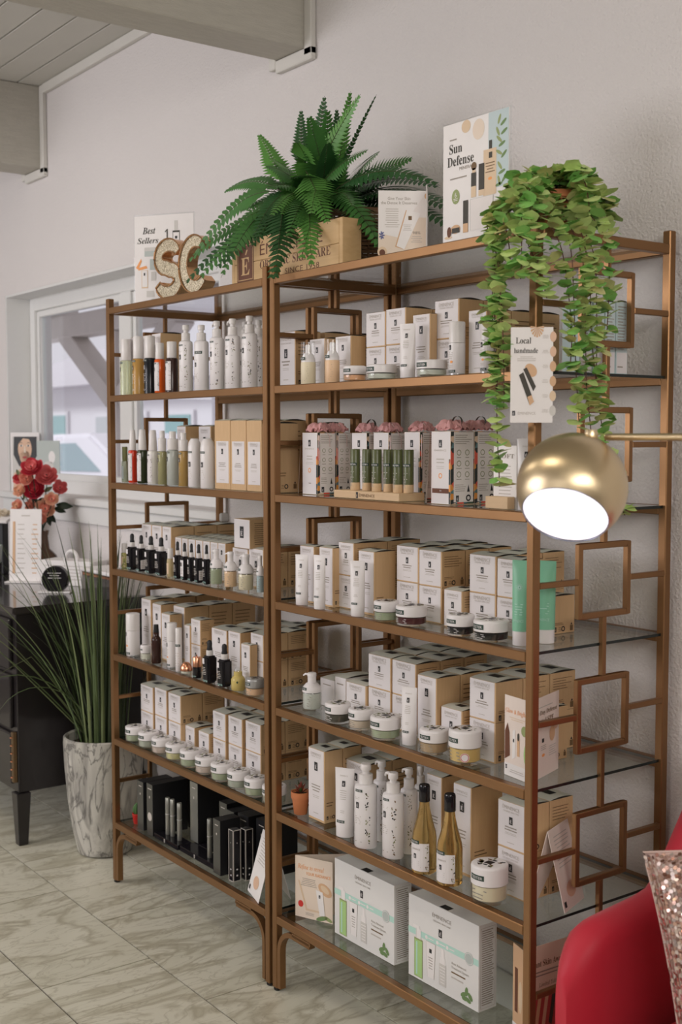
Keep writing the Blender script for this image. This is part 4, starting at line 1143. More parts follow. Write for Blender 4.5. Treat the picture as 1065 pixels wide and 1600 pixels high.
  ('C', 0.7423, 0.175, 0.8857, 0.0854, 0.084, 0.0917, 'w', 0, 1, 'upper second-row carton of the stack beside the folded card, fifth near shelf', 'cartons on the fifth shelf of the near rack'),
  ('C', 0.7423, 0.262, 0.7936, 0.0854, 0.084, 0.0917, 'w', 0, 1, 'lower third-row carton of the stack beside the folded card, fifth near shelf', 'cartons on the fifth shelf of the near rack'),
  ('C', 0.7423, 0.262, 0.8857, 0.0854, 0.084, 0.0917, 'w', 0, 1, 'upper third-row carton of the stack beside the folded card, fifth near shelf', 'cartons on the fifth shelf of the near rack'),
  ('C', 0.8229, 0.2, 0.7936, 0.0387, 0.0575, 0.1216, 'w', 0, 0, 'low kraft carton behind the folded card, fifth near shelf', 'cartons on the fifth shelf of the near rack'),
  ('F', 0.1066, 0.0613, 0.7936, 0.0269, 0.1025, 'frost', 'frosted glass pump bottle with white top, left end of the fifth near shelf', 'frosted pump bottles'),
  ('J', 0.2517, 0.0415, 0.7936, 0.0338, 0.0511, 'dark', 'lidded jar with dark contents, leftmost jar of the fifth near shelf', 'lidded jars on the fifth near shelf'),
  ('J', 0.3412, 0.0474, 0.7936, 0.0317, 0.0518, 'beige', 'lidded jar with beige cream, second jar of the fifth near shelf', 'lidded jars on the fifth near shelf'),
  ('J', 0.4528, 0.0381, 0.7936, 0.0376, 0.0554, 'sage', 'lidded jar with pale green cream, third jar of the fifth near shelf', 'lidded jars on the fifth near shelf'),
  ('J', 0.6262, 0.0435, 0.7936, 0.0345, 0.0574, 'tan', 'lidded jar with brown scrub, right of the squeeze tube, fifth near shelf', 'lidded jars on the fifth near shelf'),
  ('J', 0.7351, 0.0421, 0.7936, 0.0373, 0.0787, 'gold', 'tall lidded jar with golden balm and round sticker, fifth near shelf', 'lidded jars on the fifth near shelf'),
  ('T', 0.5348, 0.0449, 0.7936, 0.0188, 0.1382, 'white', 'white squeeze tube standing between jars on the fifth near shelf', 'white squeeze tubes of the near rack'),
  ('C', 0.1434, 0.05, 0.5036, 0.0727, 0.059, 0.1932, 'w', 1, 0, 'tall front carton right of the terracotta pot, sixth near shelf', 'cartons on the sixth shelf of the near rack'),
  ('C', 0.1434, 0.112, 0.5036, 0.0727, 0.059, 0.1932, 'w', 1, 1, 'tall second-row carton right of the terracotta pot, sixth near shelf', 'cartons on the sixth shelf of the near rack'),
  ('C', 0.2276, 0.12, 0.5036, 0.0885, 0.084, 0.1654, 'w', 1, 0, 'front carton behind the white lotion pumps, sixth near shelf', 'cartons on the sixth shelf of the near rack'),
  ('C', 0.2276, 0.207, 0.5036, 0.0885, 0.084, 0.1654, 'w', 1, 1, 'second-row carton behind the white lotion pumps, sixth near shelf', 'cartons on the sixth shelf of the near rack'),
  ('C', 0.5351, 0.125, 0.5036, 0.0548, 0.079, 0.1998, 'w', 1, 0, 'tall front carton behind the left oil bottle, sixth near shelf', 'cartons on the sixth shelf of the near rack'),
  ('C', 0.5351, 0.207, 0.5036, 0.0548, 0.079, 0.1998, 'w', 1, 1, 'tall second-row carton behind the left oil bottle, sixth near shelf', 'cartons on the sixth shelf of the near rack'),
  ('C', 0.6695, 0.095, 0.5036, 0.0609, 0.099, 0.2129, 'w', 1, 0, 'tall plain-sided carton behind the right oil bottle, sixth near shelf', 'cartons on the sixth shelf of the near rack'),
  ('C', 0.8341, 0.092, 0.5036, 0.0854, 0.074, 0.1062, 'w', 0, 0, 'lower front carton of the stack at the front post, sixth near shelf', 'cartons on the sixth shelf of the near rack'),
  ('C', 0.8341, 0.092, 0.6102, 0.0854, 0.074, 0.1062, 'w', 0, 0, 'upper front carton of the stack at the front post, sixth near shelf', 'cartons on the sixth shelf of the near rack'),
  ('C', 0.8341, 0.169, 0.5036, 0.0854, 0.074, 0.1062, 'w', 0, 1, 'lower second-row carton of the stack at the front post, sixth near shelf', 'cartons on the sixth shelf of the near rack'),
  ('C', 0.8341, 0.169, 0.6102, 0.0854, 0.074, 0.1062, 'w', 0, 1, 'upper second-row carton of the stack at the front post, sixth near shelf', 'cartons on the sixth shelf of the near rack'),
  ('C', 0.7784, 0.235, 0.5036, 0.077, 0.0696, 0.1063, 'w', 0, 0, 'low carton right of the front post, sixth near shelf', 'cartons on the sixth shelf of the near rack'),
  ('T', 0.2849, 0.0391, 0.5036, 0.0247, 0.1764, 'white', 'white squeeze tube beside the lotion pumps, sixth near shelf', 'white squeeze tubes of the near rack'),
  ('P', 0.3809, 0.0326, 0.5036, 0.0294, 0.2105, 1, 'white lotion pump bottle, leftmost in front, sixth near shelf', 'white lotion pumps on the sixth near shelf'),
  ('P', 0.3647, 0.0964, 0.5036, 0.0235, 0.2036, 1, 'white lotion pump bottle standing behind, left of the rear pair', 'white lotion pumps on the sixth near shelf'),
  ('P', 0.4788, 0.0411, 0.5036, 0.0274, 0.2095, 1, 'white lotion pump bottle, foremost one, sixth near shelf', 'white lotion pumps on the sixth near shelf'),
  ('P', 0.4781, 0.0916, 0.5036, 0.022, 0.2113, 1, 'white lotion pump bottle half hidden by the left oil bottle', 'white lotion pumps on the sixth near shelf'),
  ('P', 0.4427, 0.1599, 0.5036, 0.0169, 0.1972, 1, 'white lotion pump bottle farthest right behind the left oil bottle', 'white lotion pumps on the sixth near shelf'),
  ('O', 0.5972, 0.04, 0.5036, 0.0292, 0.2078, 'left golden oil bottle with black cap, sixth near shelf', 'oil bottles with black caps'),
  ('O', 0.6897, 0.0381, 0.5036, 0.0295, 0.2085, 'right golden oil bottle with black cap, sixth near shelf', 'oil bottles with black caps'),
  ('J', 0.8203, 0.039, 0.5036, 0.0414, 0.0853, 'cream', 'large cream jar with floral lid, sixth near shelf', 'lidded jars'),
  ('pot', 0.0673, 0.0505, 0.5036, 0.026, 0.0616, 'small terracotta pot with a red-green succulent, sixth near shelf', None),
  ('C', 0.1023, 0.085, 1.6636, 0.0692, 0.059, 0.1217, 'w', 1, 0, 'tall carton between the two small pump bottles, second near shelf', 'cartons on the second shelf of the near rack'),
  ('C', 0.2172, 0.085, 1.6636, 0.0669, 0.0468, 0.1212, 'w', 1, 0, 'wide-sided carton behind the orange jar, second near shelf', 'cartons on the second shelf of the near rack'),
  ('C', 0.3338, 0.1, 1.6636, 0.0777, 0.064, 0.0866, 'w', 0, 0, 'lower front carton, left column of the middle stack, second near shelf', 'cartons on the second shelf of the near rack'),
  ('C', 0.3338, 0.1, 1.7506, 0.0777, 0.064, 0.0866, 'w', 0, 0, 'upper front carton, left column of the middle stack, second near shelf', 'cartons on the second shelf of the near rack'),
  ('C', 0.3338, 0.167, 1.6636, 0.0777, 0.064, 0.0866, 'w', 0, 1, 'lower second-row carton, left column of the middle stack, second near shelf', 'cartons on the second shelf of the near rack'),
  ('C', 0.3338, 0.167, 1.7506, 0.0777, 0.064, 0.0866, 'w', 0, 1, 'upper second-row carton, left column of the middle stack, second near shelf', 'cartons on the second shelf of the near rack'),
  ('C', 0.4134, 0.1, 1.6636, 0.0759, 0.084, 0.088, 'w', 0, 0, 'lower front carton, right column of the middle stack, second near shelf', 'cartons on the second shelf of the near rack'),
  ('C', 0.4134, 0.1, 1.752, 0.0759, 0.084, 0.088, 'w', 0, 0, 'upper front carton, right column of the middle stack, second near shelf', 'cartons on the second shelf of the near rack'),
  ('C', 0.4134, 0.187, 1.6636, 0.0759, 0.084, 0.088, 'w', 0, 1, 'lower second-row carton, right column of the middle stack, second near shelf', 'cartons on the second shelf of the near rack'),
  ('C', 0.4134, 0.187, 1.752, 0.0759, 0.084, 0.088, 'w', 0, 1, 'upper second-row carton, right column of the middle stack, second near shelf', 'cartons on the second shelf of the near rack'),
  ('C', 0.4134, 0.274, 1.6636, 0.0759, 0.084, 0.088, 'w', 0, 1, 'lower third-row carton, right column of the middle stack, second near shelf', 'cartons on the second shelf of the near rack'),
  ('C', 0.4134, 0.274, 1.752, 0.0759, 0.084, 0.088, 'w', 0, 1, 'upper third-row carton, right column of the middle stack, second near shelf', 'cartons on the second shelf of the near rack'),
  ('C', 0.5375, 0.077, 1.6636, 0.0617, 0.021, 0.151, 'w', 1, 0, 'tall front carton with big emblem behind the low jar, second near shelf', 'cartons on the second shelf of the near rack'),
  ('C', 0.6009, 0.1, 1.6636, 0.0839, 0.074, 0.0899, 'w', 0, 0, 'lower front carton of the right stack, second near shelf', 'cartons on the second shelf of the near rack'),
  ('C', 0.6009, 0.1, 1.7539, 0.0839, 0.074, 0.0899, 'w', 0, 0, 'upper front carton of the right stack, second near shelf', 'cartons on the second shelf of the near rack'),
  ('C', 0.6009, 0.177, 1.6636, 0.0839, 0.074, 0.0899, 'w', 0, 1, 'lower second-row carton of the right stack, second near shelf', 'cartons on the second shelf of the near rack'),
  ('C', 0.6009, 0.177, 1.7539, 0.0839, 0.074, 0.0899, 'w', 0, 1, 'upper second-row carton of the right stack, second near shelf', 'cartons on the second shelf of the near rack'),
  ('C', 0.7484, 0.06, 1.6636, 0.0565, 0.074, 0.1427, 'w', 1, 0, 'tall front carton beside the hanging plant, second near shelf', 'cartons on the second shelf of the near rack'),
  ('C', 0.7484, 0.137, 1.6636, 0.0565, 0.074, 0.1427, 'w', 1, 1, 'tall second-row carton beside the hanging plant, second near shelf', 'cartons on the second shelf of the near rack'),
  ('C', 0.7484, 0.214, 1.6636, 0.0565, 0.074, 0.1427, 'w', 1, 1, 'tall third-row carton beside the hanging plant, second near shelf', 'cartons on the second shelf of the near rack'),
  ('C', 0.93, 0.1606, 1.6636, 0.05, 0.0389, 0.1493, 'i', 0, 0, 'first pale blue printed carton from the front, right end of second near shelf', 'pale blue cartons'),
  ('C', 0.93, 0.2025, 1.6636, 0.05, 0.0355, 0.152, 'i', 0, 0, 'second pale blue printed carton from the front, right end of second near shelf', 'pale blue cartons'),
  ('C', 0.93, 0.2411, 1.6636, 0.05, 0.032, 0.1545, 'i', 0, 0, 'third pale blue printed carton from the front, right end of second near shelf', 'pale blue cartons'),
  ('C', 0.93, 0.2762, 1.6636, 0.05, 0.0368, 0.1568, 'i', 0, 0, 'fourth pale blue printed carton from the front, right end of second near shelf', 'pale blue cartons'),
  ('A', 0.1166, 0.045, 1.6636, 0.0196, 0.1117, 'cream', 'left small clear-capped pump bottle, second near shelf', 'small clear-capped pump bottles'),
  ('A', 0.2242, 0.045, 1.6636, 0.0187, 0.1115, 'peach', 'right small clear-capped pump bottle, second near shelf', 'small clear-capped pump bottles'),
  ('J', 0.3118, 0.05, 1.6636, 0.029, 0.0398, 'orange', 'low jar with orange contents, second near shelf', 'low jars on the second near shelf'),
  ('J', 0.4138, 0.055, 1.6636, 0.0373, 0.0381, 'pale', 'low jar with white lid, left of the squeeze tube, second near shelf', 'low jars on the second near shelf'),
  ('J', 0.6176, 0.04, 1.6636, 0.0359, 0.0386, 'pale', 'low jar with white lid, right of the squeeze tube, second near shelf', 'low jars on the second near shelf'),
  ('T', 0.5306, 0.04, 1.6636, 0.0188, 0.1277, 'white', 'white squeeze tube between two low jars, second near shelf', 'white squeeze tubes of the near rack'),
  ('Y', 0.7029, 0.04, 1.6636, 0.0183, 0.1187, 'left plain white airless cylinder with small orange mark, second near shelf', 'white airless cylinders'),
  ('Y', 0.8077, 0.035, 1.6636, 0.0166, 0.1177, 'right plain white airless cylinder with small orange mark, second near shelf', 'white airless cylinders'),
  ('G', 0.0873, 0.07, 1.3736, 0.0695, 0.058, 0.1643, 'leftmost gift carton topped with pink tulle, third shelf of the near rack', 'gift cartons with pink tulle'),
  ('G', 0.0872, 0.132, 1.3736, 0.0695, 0.05, 0.1644, 'second gift carton topped with pink tulle, third shelf of the near rack', 'gift cartons with pink tulle'),
  ('G', 0.232, 0.125, 1.3736, 0.0638, 0.055, 0.1634, 'third gift carton topped with pink tulle, third shelf of the near rack', 'gift cartons with pink tulle'),
  ('G', 0.3358, 0.115, 1.3736, 0.0605, 0.058, 0.1639, 'fourth gift carton topped with pink tulle, third shelf of the near rack', 'gift cartons with pink tulle'),
  ('G', 0.4699, 0.105, 1.3736, 0.0586, 0.058, 0.1651, 'fifth gift carton topped with pink tulle, third shelf of the near rack', 'gift cartons with pink tulle'),
  ('G', 0.6442, 0.045, 1.3736, 0.0665, 0.07, 0.1661, 'sixth gift carton topped with pink tulle, third shelf of the near rack', 'gift cartons with pink tulle'),
  ('G', 0.6442, 0.118, 1.3736, 0.0665, 0.07, 0.1662, 'rightmost gift carton topped with pink tulle, third shelf of the near rack', 'gift cartons with pink tulle'),
  ('B', -0.9515, 0.05, 1.6636, 0.0203, 0.187, 'clear', 'clear bottle with yellow-green toner, second shelf of the far rack', 'tall toner bottles on the second far shelf'),
  ('B', -0.862, 0.05, 1.6636, 0.0204, 0.1896, 'amber', 'clear bottle with amber toner, second shelf of the far rack', 'tall toner bottles on the second far shelf'),
  ('B', -0.7819, 0.05, 1.6636, 0.0196, 0.1864, 'dark', 'dark tinted bottle with tester sticker, second shelf of the far rack', 'tall toner bottles on the second far shelf'),
  ('B', -0.7058, 0.045, 1.6636, 0.0168, 0.159, 'orange', 'bottle with bright orange cleanser, second shelf of the far rack', 'tall toner bottles on the second far shelf'),
  ('B', -0.6266, 0.045, 1.6636, 0.019, 0.1581, 'brown', 'bottle with dark brown cleanser, second shelf of the far rack', 'tall toner bottles on the second far shelf'),
  ('P', -0.5459, 0.05, 1.6636, 0.0226, 0.2038, 1, 'leftmost white lotion pump in the front row, second far shelf', 'white lotion pumps on the second far shelf'),
  ('P', -0.4508, 0.05, 1.6636, 0.0236, 0.1969, 0, 'second, printed only with text, white lotion pump in the front row, second far shelf', 'white lotion pumps on the second far shelf'),
  ('P', -0.3601, 0.05, 1.6636, 0.0224, 0.2021, 1, 'third white lotion pump in the front row, second far shelf', 'white lotion pumps on the second far shelf'),
  ('P', -0.271, 0.05, 1.6636, 0.0231, 0.2019, 1, 'fourth white lotion pump in the front row, second far shelf', 'white lotion pumps on the second far shelf'),
  ('P', -0.1792, 0.05, 1.6636, 0.0235, 0.2025, 1, 'rightmost white lotion pump in the front row, second far shelf', 'white lotion pumps on the second far shelf'),
  ('P', -0.242, 0.12, 1.6636, 0.0223, 0.2, 1, 'white lotion pump standing behind the rightmost one, second far shelf', 'white lotion pumps on the second far shelf'),
  ('P', -0.3317, 0.13, 1.6636, 0.0209, 0.2018, 0, 'white lotion pump in the back row between the two rightmost, second far shelf', 'white lotion pumps on the second far shelf'),
  ('C', -0.8026, 0.085, 1.6636, 0.0608, 0.089, 0.1973, 'w', 1, 0, 'white kraft carton behind the orange bottle, second far shelf', 'cartons on the second far shelf'),
  ('C', -0.9288, 0.075, 1.6636, 0.0736, 0.069, 0.193, 'w', 1, 0, 'white kraft carton behind the amber bottle, second far shelf', 'cartons on the second far shelf'),
  ('C', -0.8614, 0.08, 1.6636, 0.0556, 0.079, 0.1946, 'w', 1, 0, 'white kraft carton behind the dark bottle, second far shelf', 'cartons on the second far shelf'),
  ('C', -0.09, 0.115, 1.6636, 0.09, 0.085, 0.155, 'w', 0, 0, 'nearest kraft carton at the right end of the second far shelf', 'cartons on the second far shelf'),
  ('C', -0.09, 0.215, 1.6636, 0.09, 0.085, 0.155, 'w', 0, 1, 'middle kraft carton at the right end of the second far shelf', 'cartons on the second far shelf'),
  ('C', -0.09, 0.315, 1.6636, 0.09, 0.085, 0.155, 'w', 0, 1, 'rear kraft carton at the right end of the second far shelf', 'cartons on the second far shelf'),
  ('B', -0.9118, 0.05, 1.3736, 0.0148, 0.1747, 'red', 'spray bottle with red liquid and white label, third far shelf', 'spray bottles on the third far shelf'),
  ('B', -0.8427, 0.05, 1.3736, 0.0168, 0.1765, 'green', 'spray bottle with dark green liquid and white label, third far shelf', 'spray bottles on the third far shelf'),
  ('B', -0.7686, 0.05, 1.3736, 0.0176, 0.1742, 'white', 'spray bottle with white printed body, third far shelf', 'spray bottles on the third far shelf'),
  ('B', -0.705, 0.05, 1.3736, 0.0145, 0.1719, 'olive', 'bottle with olive liquid and white cap, third far shelf', 'spray bottles on the third far shelf'),
  ('B', -0.636, 0.05, 1.3736, 0.0184, 0.1697, 'frost', 'frosted bottle with white cap, third far shelf', 'spray bottles on the third far shelf'),
  ('B', -0.5666, 0.05, 1.3736, 0.0153, 0.1655, 'honey', 'bottle with honey-coloured liquid and white cap, third far shelf', 'spray bottles on the third far shelf'),
  ('B', -0.9802, 0.055, 1.3736, 0.0114, 0.119, 'tiny', 'tiny slim bottle with green-gold cap at the left end, third far shelf', None),
  ('W', -0.4978, 0.05, 1.3736, 0.0197, 0.1518, 'left white round-shouldered bottle, third far shelf', 'white round-shouldered bottles'),
  ('W', -0.4053, 0.042, 1.3736, 0.0215, 0.1519, 'right white round-shouldered bottle, third far shelf', 'white round-shouldered bottles'),
  ('C', -0.3155, 0.04, 1.3736, 0.0872, 0.074, 0.2005, 'k', 1, 0, 'first tall front kraft-coloured carton with white label, third far shelf', 'tall kraft cartons on the third far shelf'),
  ('C', -0.3155, 0.117, 1.3736, 0.0872, 0.074, 0.2005, 'k', 1, 1, 'first tall second-row kraft-coloured carton with white label, third far shelf', 'tall kraft cartons on the third far shelf'),
  ('C', -0.2276, 0.04, 1.3736, 0.0833, 0.074, 0.1996, 'k', 1, 0, 'second tall front kraft-coloured carton with white label, third far shelf', 'tall kraft cartons on the third far shelf'),
  ('C', -0.2276, 0.117, 1.3736, 0.0833, 0.074, 0.1996, 'k', 1, 1, 'second tall second-row kraft-coloured carton with white label, third far shelf', 'tall kraft cartons on the third far shelf'),
  ('C', -0.143, 0.04, 1.3736, 0.0793, 0.074, 0.1987, 'k', 1, 0, 'third tall front kraft-coloured carton with white label, third far shelf', 'tall kraft cartons on the third far shelf'),
  ('C', -0.143, 0.117, 1.3736, 0.0793, 0.074, 0.1987, 'k', 1, 1, 'third tall second-row kraft-coloured carton with white label, third far shelf', 'tall kraft cartons on the third far shelf'),
  ('C', -0.07, 0.04, 1.3736, 0.058, 0.08, 0.19, 'k', 1, 0, 'front tall kraft carton at the right end of third far shelf', 'tall kraft cartons on the third far shelf'),
  ('C', -0.07, 0.2, 1.3736, 0.058, 0.08, 0.19, 'k', 1, 1, 'rear tall kraft carton at the right end of third far shelf', 'tall kraft cartons on the third far shelf'),
  ('C', -0.7227, 0.13, 1.3736, 0.0584, 0.079, 0.1863, 'w', 1, 0, 'left small carton behind the honey-coloured bottle, third far shelf', 'cartons on the third far shelf'),
  ('C', -0.5723, 0.13, 1.3736, 0.0747, 0.089, 0.1854, 'w', 1, 0, 'small carton behind the white round-shouldered bottles, third far shelf', 'cartons on the third far shelf'),
  ('D', -0.9043, 0.04, 1.0836, 0.016, 0.1205, 0, 'first black dropper bottle from the left, fourth far shelf', 'black dropper bottles on the fourth far shelf'),
  ('D', -0.8382, 0.04, 1.0836, 0.0142, 0.1202, 2, 'second black dropper bottle from the left, fourth far shelf', 'black dropper bottles on the fourth far shelf'),
  ('D', -0.7694, 0.04, 1.0836, 0.0166, 0.1215, 0, 'third black dropper bottle from the left, fourth far shelf', 'black dropper bottles on the fourth far shelf'),
  ('D', -0.6993, 0.04, 1.0836, 0.0164, 0.1221, 0, 'fourth black dropper bottle from the left, fourth far shelf', 'black dropper bottles on the fourth far shelf'),
  ('D', -0.5916, 0.04, 1.0836, 0.011, 0.1167, 0, 'fifth black dropper bottle from the left, fourth far shelf', 'black dropper bottles on the fourth far shelf'),
  ('D', -0.5466, 0.04, 1.0836, 0.0109, 0.1159, 1, 'sixth black dropper bottle from the left, fourth far shelf', 'black dropper bottles on the fourth far shelf'),
  ('D', -0.5035, 0.04, 1.0836, 0.0103, 0.117, 0, 'seventh black dropper bottle from the left, fourth far shelf', 'black dropper bottles on the fourth far shelf'),
  ('D', -0.4593, 0.04, 1.0836, 0.0117, 0.1183, 2, 'eighth black dropper bottle from the left, fourth far shelf', 'black dropper bottles on the fourth far shelf'),
  ('D', -0.412, 0.04, 1.0836, 0.0101, 0.1198, 0, 'ninth black dropper bottle from the left, fourth far shelf', 'black dropper bottles on the fourth far shelf'),
  ('B', -0.9816, 0.05, 1.0836, 0.0119, 0.0819, 'yellow', 'tiny round bottle with yellow-green flowers inside, left end of fourth far shelf', None),
  ('B', -0.6581, 0.05, 1.0836, 0.0112, 0.0898, 'paleamber', 'pale amber jar between the two dropper groups, fourth far shelf', None),
  ('F', -0.364, 0.045, 1.0836, 0.0195, 0.1097, 'sage', 'grey-green frosted pump bottle, fourth far shelf', 'frosted pump bottles'),
  ('F', -0.2825, 0.045, 1.0836, 0.0206, 0.1084, 'peach', 'peach frosted pump bottle, fourth far shelf', 'frosted pump bottles'),
  ('F', -0.1979, 0.045, 1.0836, 0.0239, 0.1076, 'cream', 'cream frosted pump bottle, fourth far shelf', 'frosted pump bottles'),
  ('F', -0.1215, 0.045, 1.0836, 0.0117, 0.1101, 'blue', 'pale blue frosted pump bottle, fourth far shelf', 'frosted pump bottles'),
  ('C', -0.9242, 0.105, 1.0836, 0.0701, 0.084, 0.1477, 'w', 1, 0, 'tall front carton, left of three behind the big droppers, fourth far shelf', 'cartons on the fourth far shelf'),
  ('C', -0.9242, 0.192, 1.0836, 0.0701, 0.084, 0.1477, 'w', 1, 1, 'tall second-row carton, left of three behind the big droppers, fourth far shelf', 'cartons on the fourth far shelf'),
  ('C', -0.8509, 0.105, 1.0836, 0.0703, 0.084, 0.1478, 'w', 1, 0, 'tall front carton, middle of three behind the big droppers, fourth far shelf', 'cartons on the fourth far shelf'),
  ('C', -0.8509, 0.192, 1.0836, 0.0703, 0.084, 0.1478, 'w', 1, 1, 'tall second-row carton, middle of three behind the big droppers, fourth far shelf', 'cartons on the fourth far shelf'),
  ('C', -0.7821, 0.105, 1.0836, 0.0604, 0.084, 0.1479, 'w', 1, 0, 'tall front carton, right of three behind the big droppers, fourth far shelf', 'cartons on the fourth far shelf'),
  ('C', -0.7821, 0.192, 1.0836, 0.0604, 0.084, 0.1479, 'w', 1, 1, 'tall second-row carton, right of three behind the big droppers, fourth far shelf', 'cartons on the fourth far shelf'),
  ('C', -0.7821, 0.279, 1.0836, 0.0604, 0.084, 0.1479, 'w', 1, 1, 'tall third-row carton, right of three behind the big droppers, fourth far shelf', 'cartons on the fourth far shelf'),
  ('C', -0.7222, 0.115, 1.0836, 0.0417, 0.089, 0.1161, 'w', 1, 0, 'first slim front carton behind the small droppers, fourth far shelf', 'cartons on the fourth far shelf'),
  ('C', -0.7222, 0.207, 1.0836, 0.0417, 0.089, 0.1161, 'w', 1, 1, 'first slim second-row carton behind the small droppers, fourth far shelf', 'cartons on the fourth far shelf'),
  ('C', -0.6787, 0.115, 1.0836, 0.0388, 0.089, 0.1161, 'w', 1, 0, 'second slim front carton behind the small droppers, fourth far shelf', 'cartons on the fourth far shelf'),
  ('C', -0.6787, 0.207, 1.0836, 0.0388, 0.089, 0.1161, 'w', 1, 1, 'second slim second-row carton behind the small droppers, fourth far shelf', 'cartons on the fourth far shelf'),
  ('C', -0.6339, 0.115, 1.0836, 0.0442, 0.089, 0.1159, 'w', 1, 0, 'third slim front carton behind the small droppers, fourth far shelf', 'cartons on the fourth far shelf'),
  ('C', -0.6339, 0.207, 1.0836, 0.0442, 0.089, 0.1159, 'w', 1, 1, 'third slim second-row carton behind the small droppers, fourth far shelf', 'cartons on the fourth far shelf'),
  ('C', -0.5868, 0.115, 1.0836, 0.0434, 0.089, 0.1161, 'w', 1, 0, 'fourth slim front carton behind the small droppers, fourth far shelf', 'cartons on the fourth far shelf'),
  ('C', -0.5868, 0.207, 1.0836, 0.0434, 0.089, 0.1161, 'w', 1, 1, 'fourth slim second-row carton behind the small droppers, fourth far shelf', 'cartons on the fourth far shelf'),
  ('C', -0.5407, 0.115, 1.0836, 0.0425, 0.089, 0.1163, 'w', 1, 0, 'fifth slim front carton behind the small droppers, fourth far shelf', 'cartons on the fourth far shelf'),
  ('C', -0.5407, 0.207, 1.0836, 0.0425, 0.089, 0.1163, 'w', 1, 1, 'fifth slim second-row carton behind the small droppers, fourth far shelf', 'cartons on the fourth far shelf'),
  ('C', -0.4945, 0.115, 1.0836, 0.0436, 0.089, 0.1166, 'w', 1, 0, 'sixth slim front carton behind the small droppers, fourth far shelf', 'cartons on the fourth far shelf'),
  ('C', -0.4945, 0.207, 1.0836, 0.0436, 0.089, 0.1166, 'w', 1, 1, 'sixth slim second-row carton behind the small droppers, fourth far shelf', 'cartons on the fourth far shelf'),
  ('C', -0.4483, 0.115, 1.0836, 0.0427, 0.089, 0.1169, 'w', 1, 0, 'seventh slim front carton behind the small droppers, fourth far shelf', 'cartons on the fourth far shelf'),
  ('C', -0.4483, 0.207, 1.0836, 0.0427, 0.089, 0.1169, 'w', 1, 1, 'seventh slim second-row carton behind the small droppers, fourth far shelf', 'cartons on the fourth far shelf'),
  ('C', -0.3404, 0.115, 1.0836, 0.0876, 0.084, 0.1095, 'w', 0, 0, 'front lower carton under the turned box, fourth far shelf', 'cartons on the fourth far shelf'),
  ('C', -0.3404, 0.202, 1.0836, 0.0876, 0.084, 0.1095, 'w', 0, 1, 'second-row lower carton under the turned box, fourth far shelf', 'cartons on the fourth far shelf'),
  ('C', -0.2522, 0.115, 1.0836, 0.0792, 0.084, 0.1145, 'w', 0, 0, 'front lower carton beside the rack post, fourth far shelf', 'cartons on the fourth far shelf'),
  ('C', -0.2522, 0.202, 1.0836, 0.0792, 0.084, 0.1145, 'w', 0, 1, 'second-row lower carton beside the rack post, fourth far shelf', 'cartons on the fourth far shelf'),
  ('C', -0.3155, 0.105, 1.1964, 0.088, 0.1, 0.0864, 'e', 0, 0, 'turned carton with large emblem lying on top, fourth far shelf', 'cartons on the fourth far shelf'),
  ('Y', -0.9078, 0.0407, 0.7936, 0.023, 0.1433, 'white cylinder bottle at the left end, fifth far shelf', 'white cylinders'),
  ('J', -0.8065, 0.0359, 0.7936, 0.0178, 0.0511, 'frostwhite', 'small pale lidded jar at the left end, fifth far shelf', None),
  ('S', -0.7447, 0.0424, 0.7936, 0.0159, 0.1255, 'dark purple spray bottle with black cap, fifth far shelf', None),
  ('Y', -0.644, 0.0451, 0.7936, 0.0167, 0.1442, 'white oval bottle with clear base, fifth far shelf', 'white cylinders'),
  ('R', -0.5806, 0.0347, 0.7936, 0.0105, 0.1366, 'slim white roll-on with tester band, fifth far shelf', None),
  ('K', -0.5252, 0.03, 0.7936, 0.0192, 0.0385, 'small glass jar with copper dome lid, fifth far shelf', None),
  ('N', -0.4583, 0.0301, 0.7936, 0.0136, 0.071, 'small black bottle with copper cap, fifth far shelf', None),
  ('D', -0.3725, 0.0251, 0.7936, 0.0174, 0.128, 0, 'left black dropper bottle, fifth far shelf', 'black droppers on the fifth far shelf'),
  ('D', -0.2995, 0.0326, 0.7936, 0.0178, 0.1259, 0, 'right black dropper bottle, fifth far shelf', 'black droppers on the fifth far shelf'),
  ('V', -0.2327, 0.0379, 0.7936, 0.0203, 0.0679, 'small frosted vial with yellow serum, fifth far shelf', None),
  ('J', -0.1372, 0.0353, 0.7936, 0.0275, 0.0514, 'peachsilver', 'silver lidded jar with peach cream, right end of fifth far shelf', None),
  ('C', -0.9047, 0.09, 0.7936, 0.0682, 0.084, 0.1872, 'w', 1, 0, 'tall front carton, leftmost on the fifth far shelf', 'cartons on the fifth far shelf'),
  ('C', -0.9047, 0.177, 0.7936, 0.0682, 0.084, 0.1872, 'w', 1, 1, 'tall second-row carton, leftmost on the fifth far shelf', 'cartons on the fifth far shelf'),
  ('C', -0.9047, 0.264, 0.7936, 0.0682, 0.084, 0.1872, 'w', 1, 1, 'tall third-row carton, leftmost on the fifth far shelf', 'cartons on the fifth far shelf'),
  ('C', -0.838, 0.095, 0.7936, 0.059, 0.069, 0.1773, 'w', 1, 0, 'tall front carton beside the leftmost one, fifth far shelf', 'cartons on the fifth far shelf'),
  ('C', -0.7578, 0.085, 0.7936, 0.0568, 0.044, 0.1545, 'w', 1, 0, 'medium carton behind the white oval bottle, fifth far shelf', 'cartons on the fifth far shelf'),
  ('C', -0.7588, 0.135, 0.7936, 0.0744, 0.089, 0.1747, 'w', 1, 0, 'tall front carton at the centre of the fifth far shelf', 'cartons on the fifth far shelf'),
  ('C', -0.7588, 0.227, 0.7936, 0.0744, 0.089, 0.1747, 'w', 1, 1, 'tall second-row carton at the centre of the fifth far shelf', 'cartons on the fifth far shelf'),
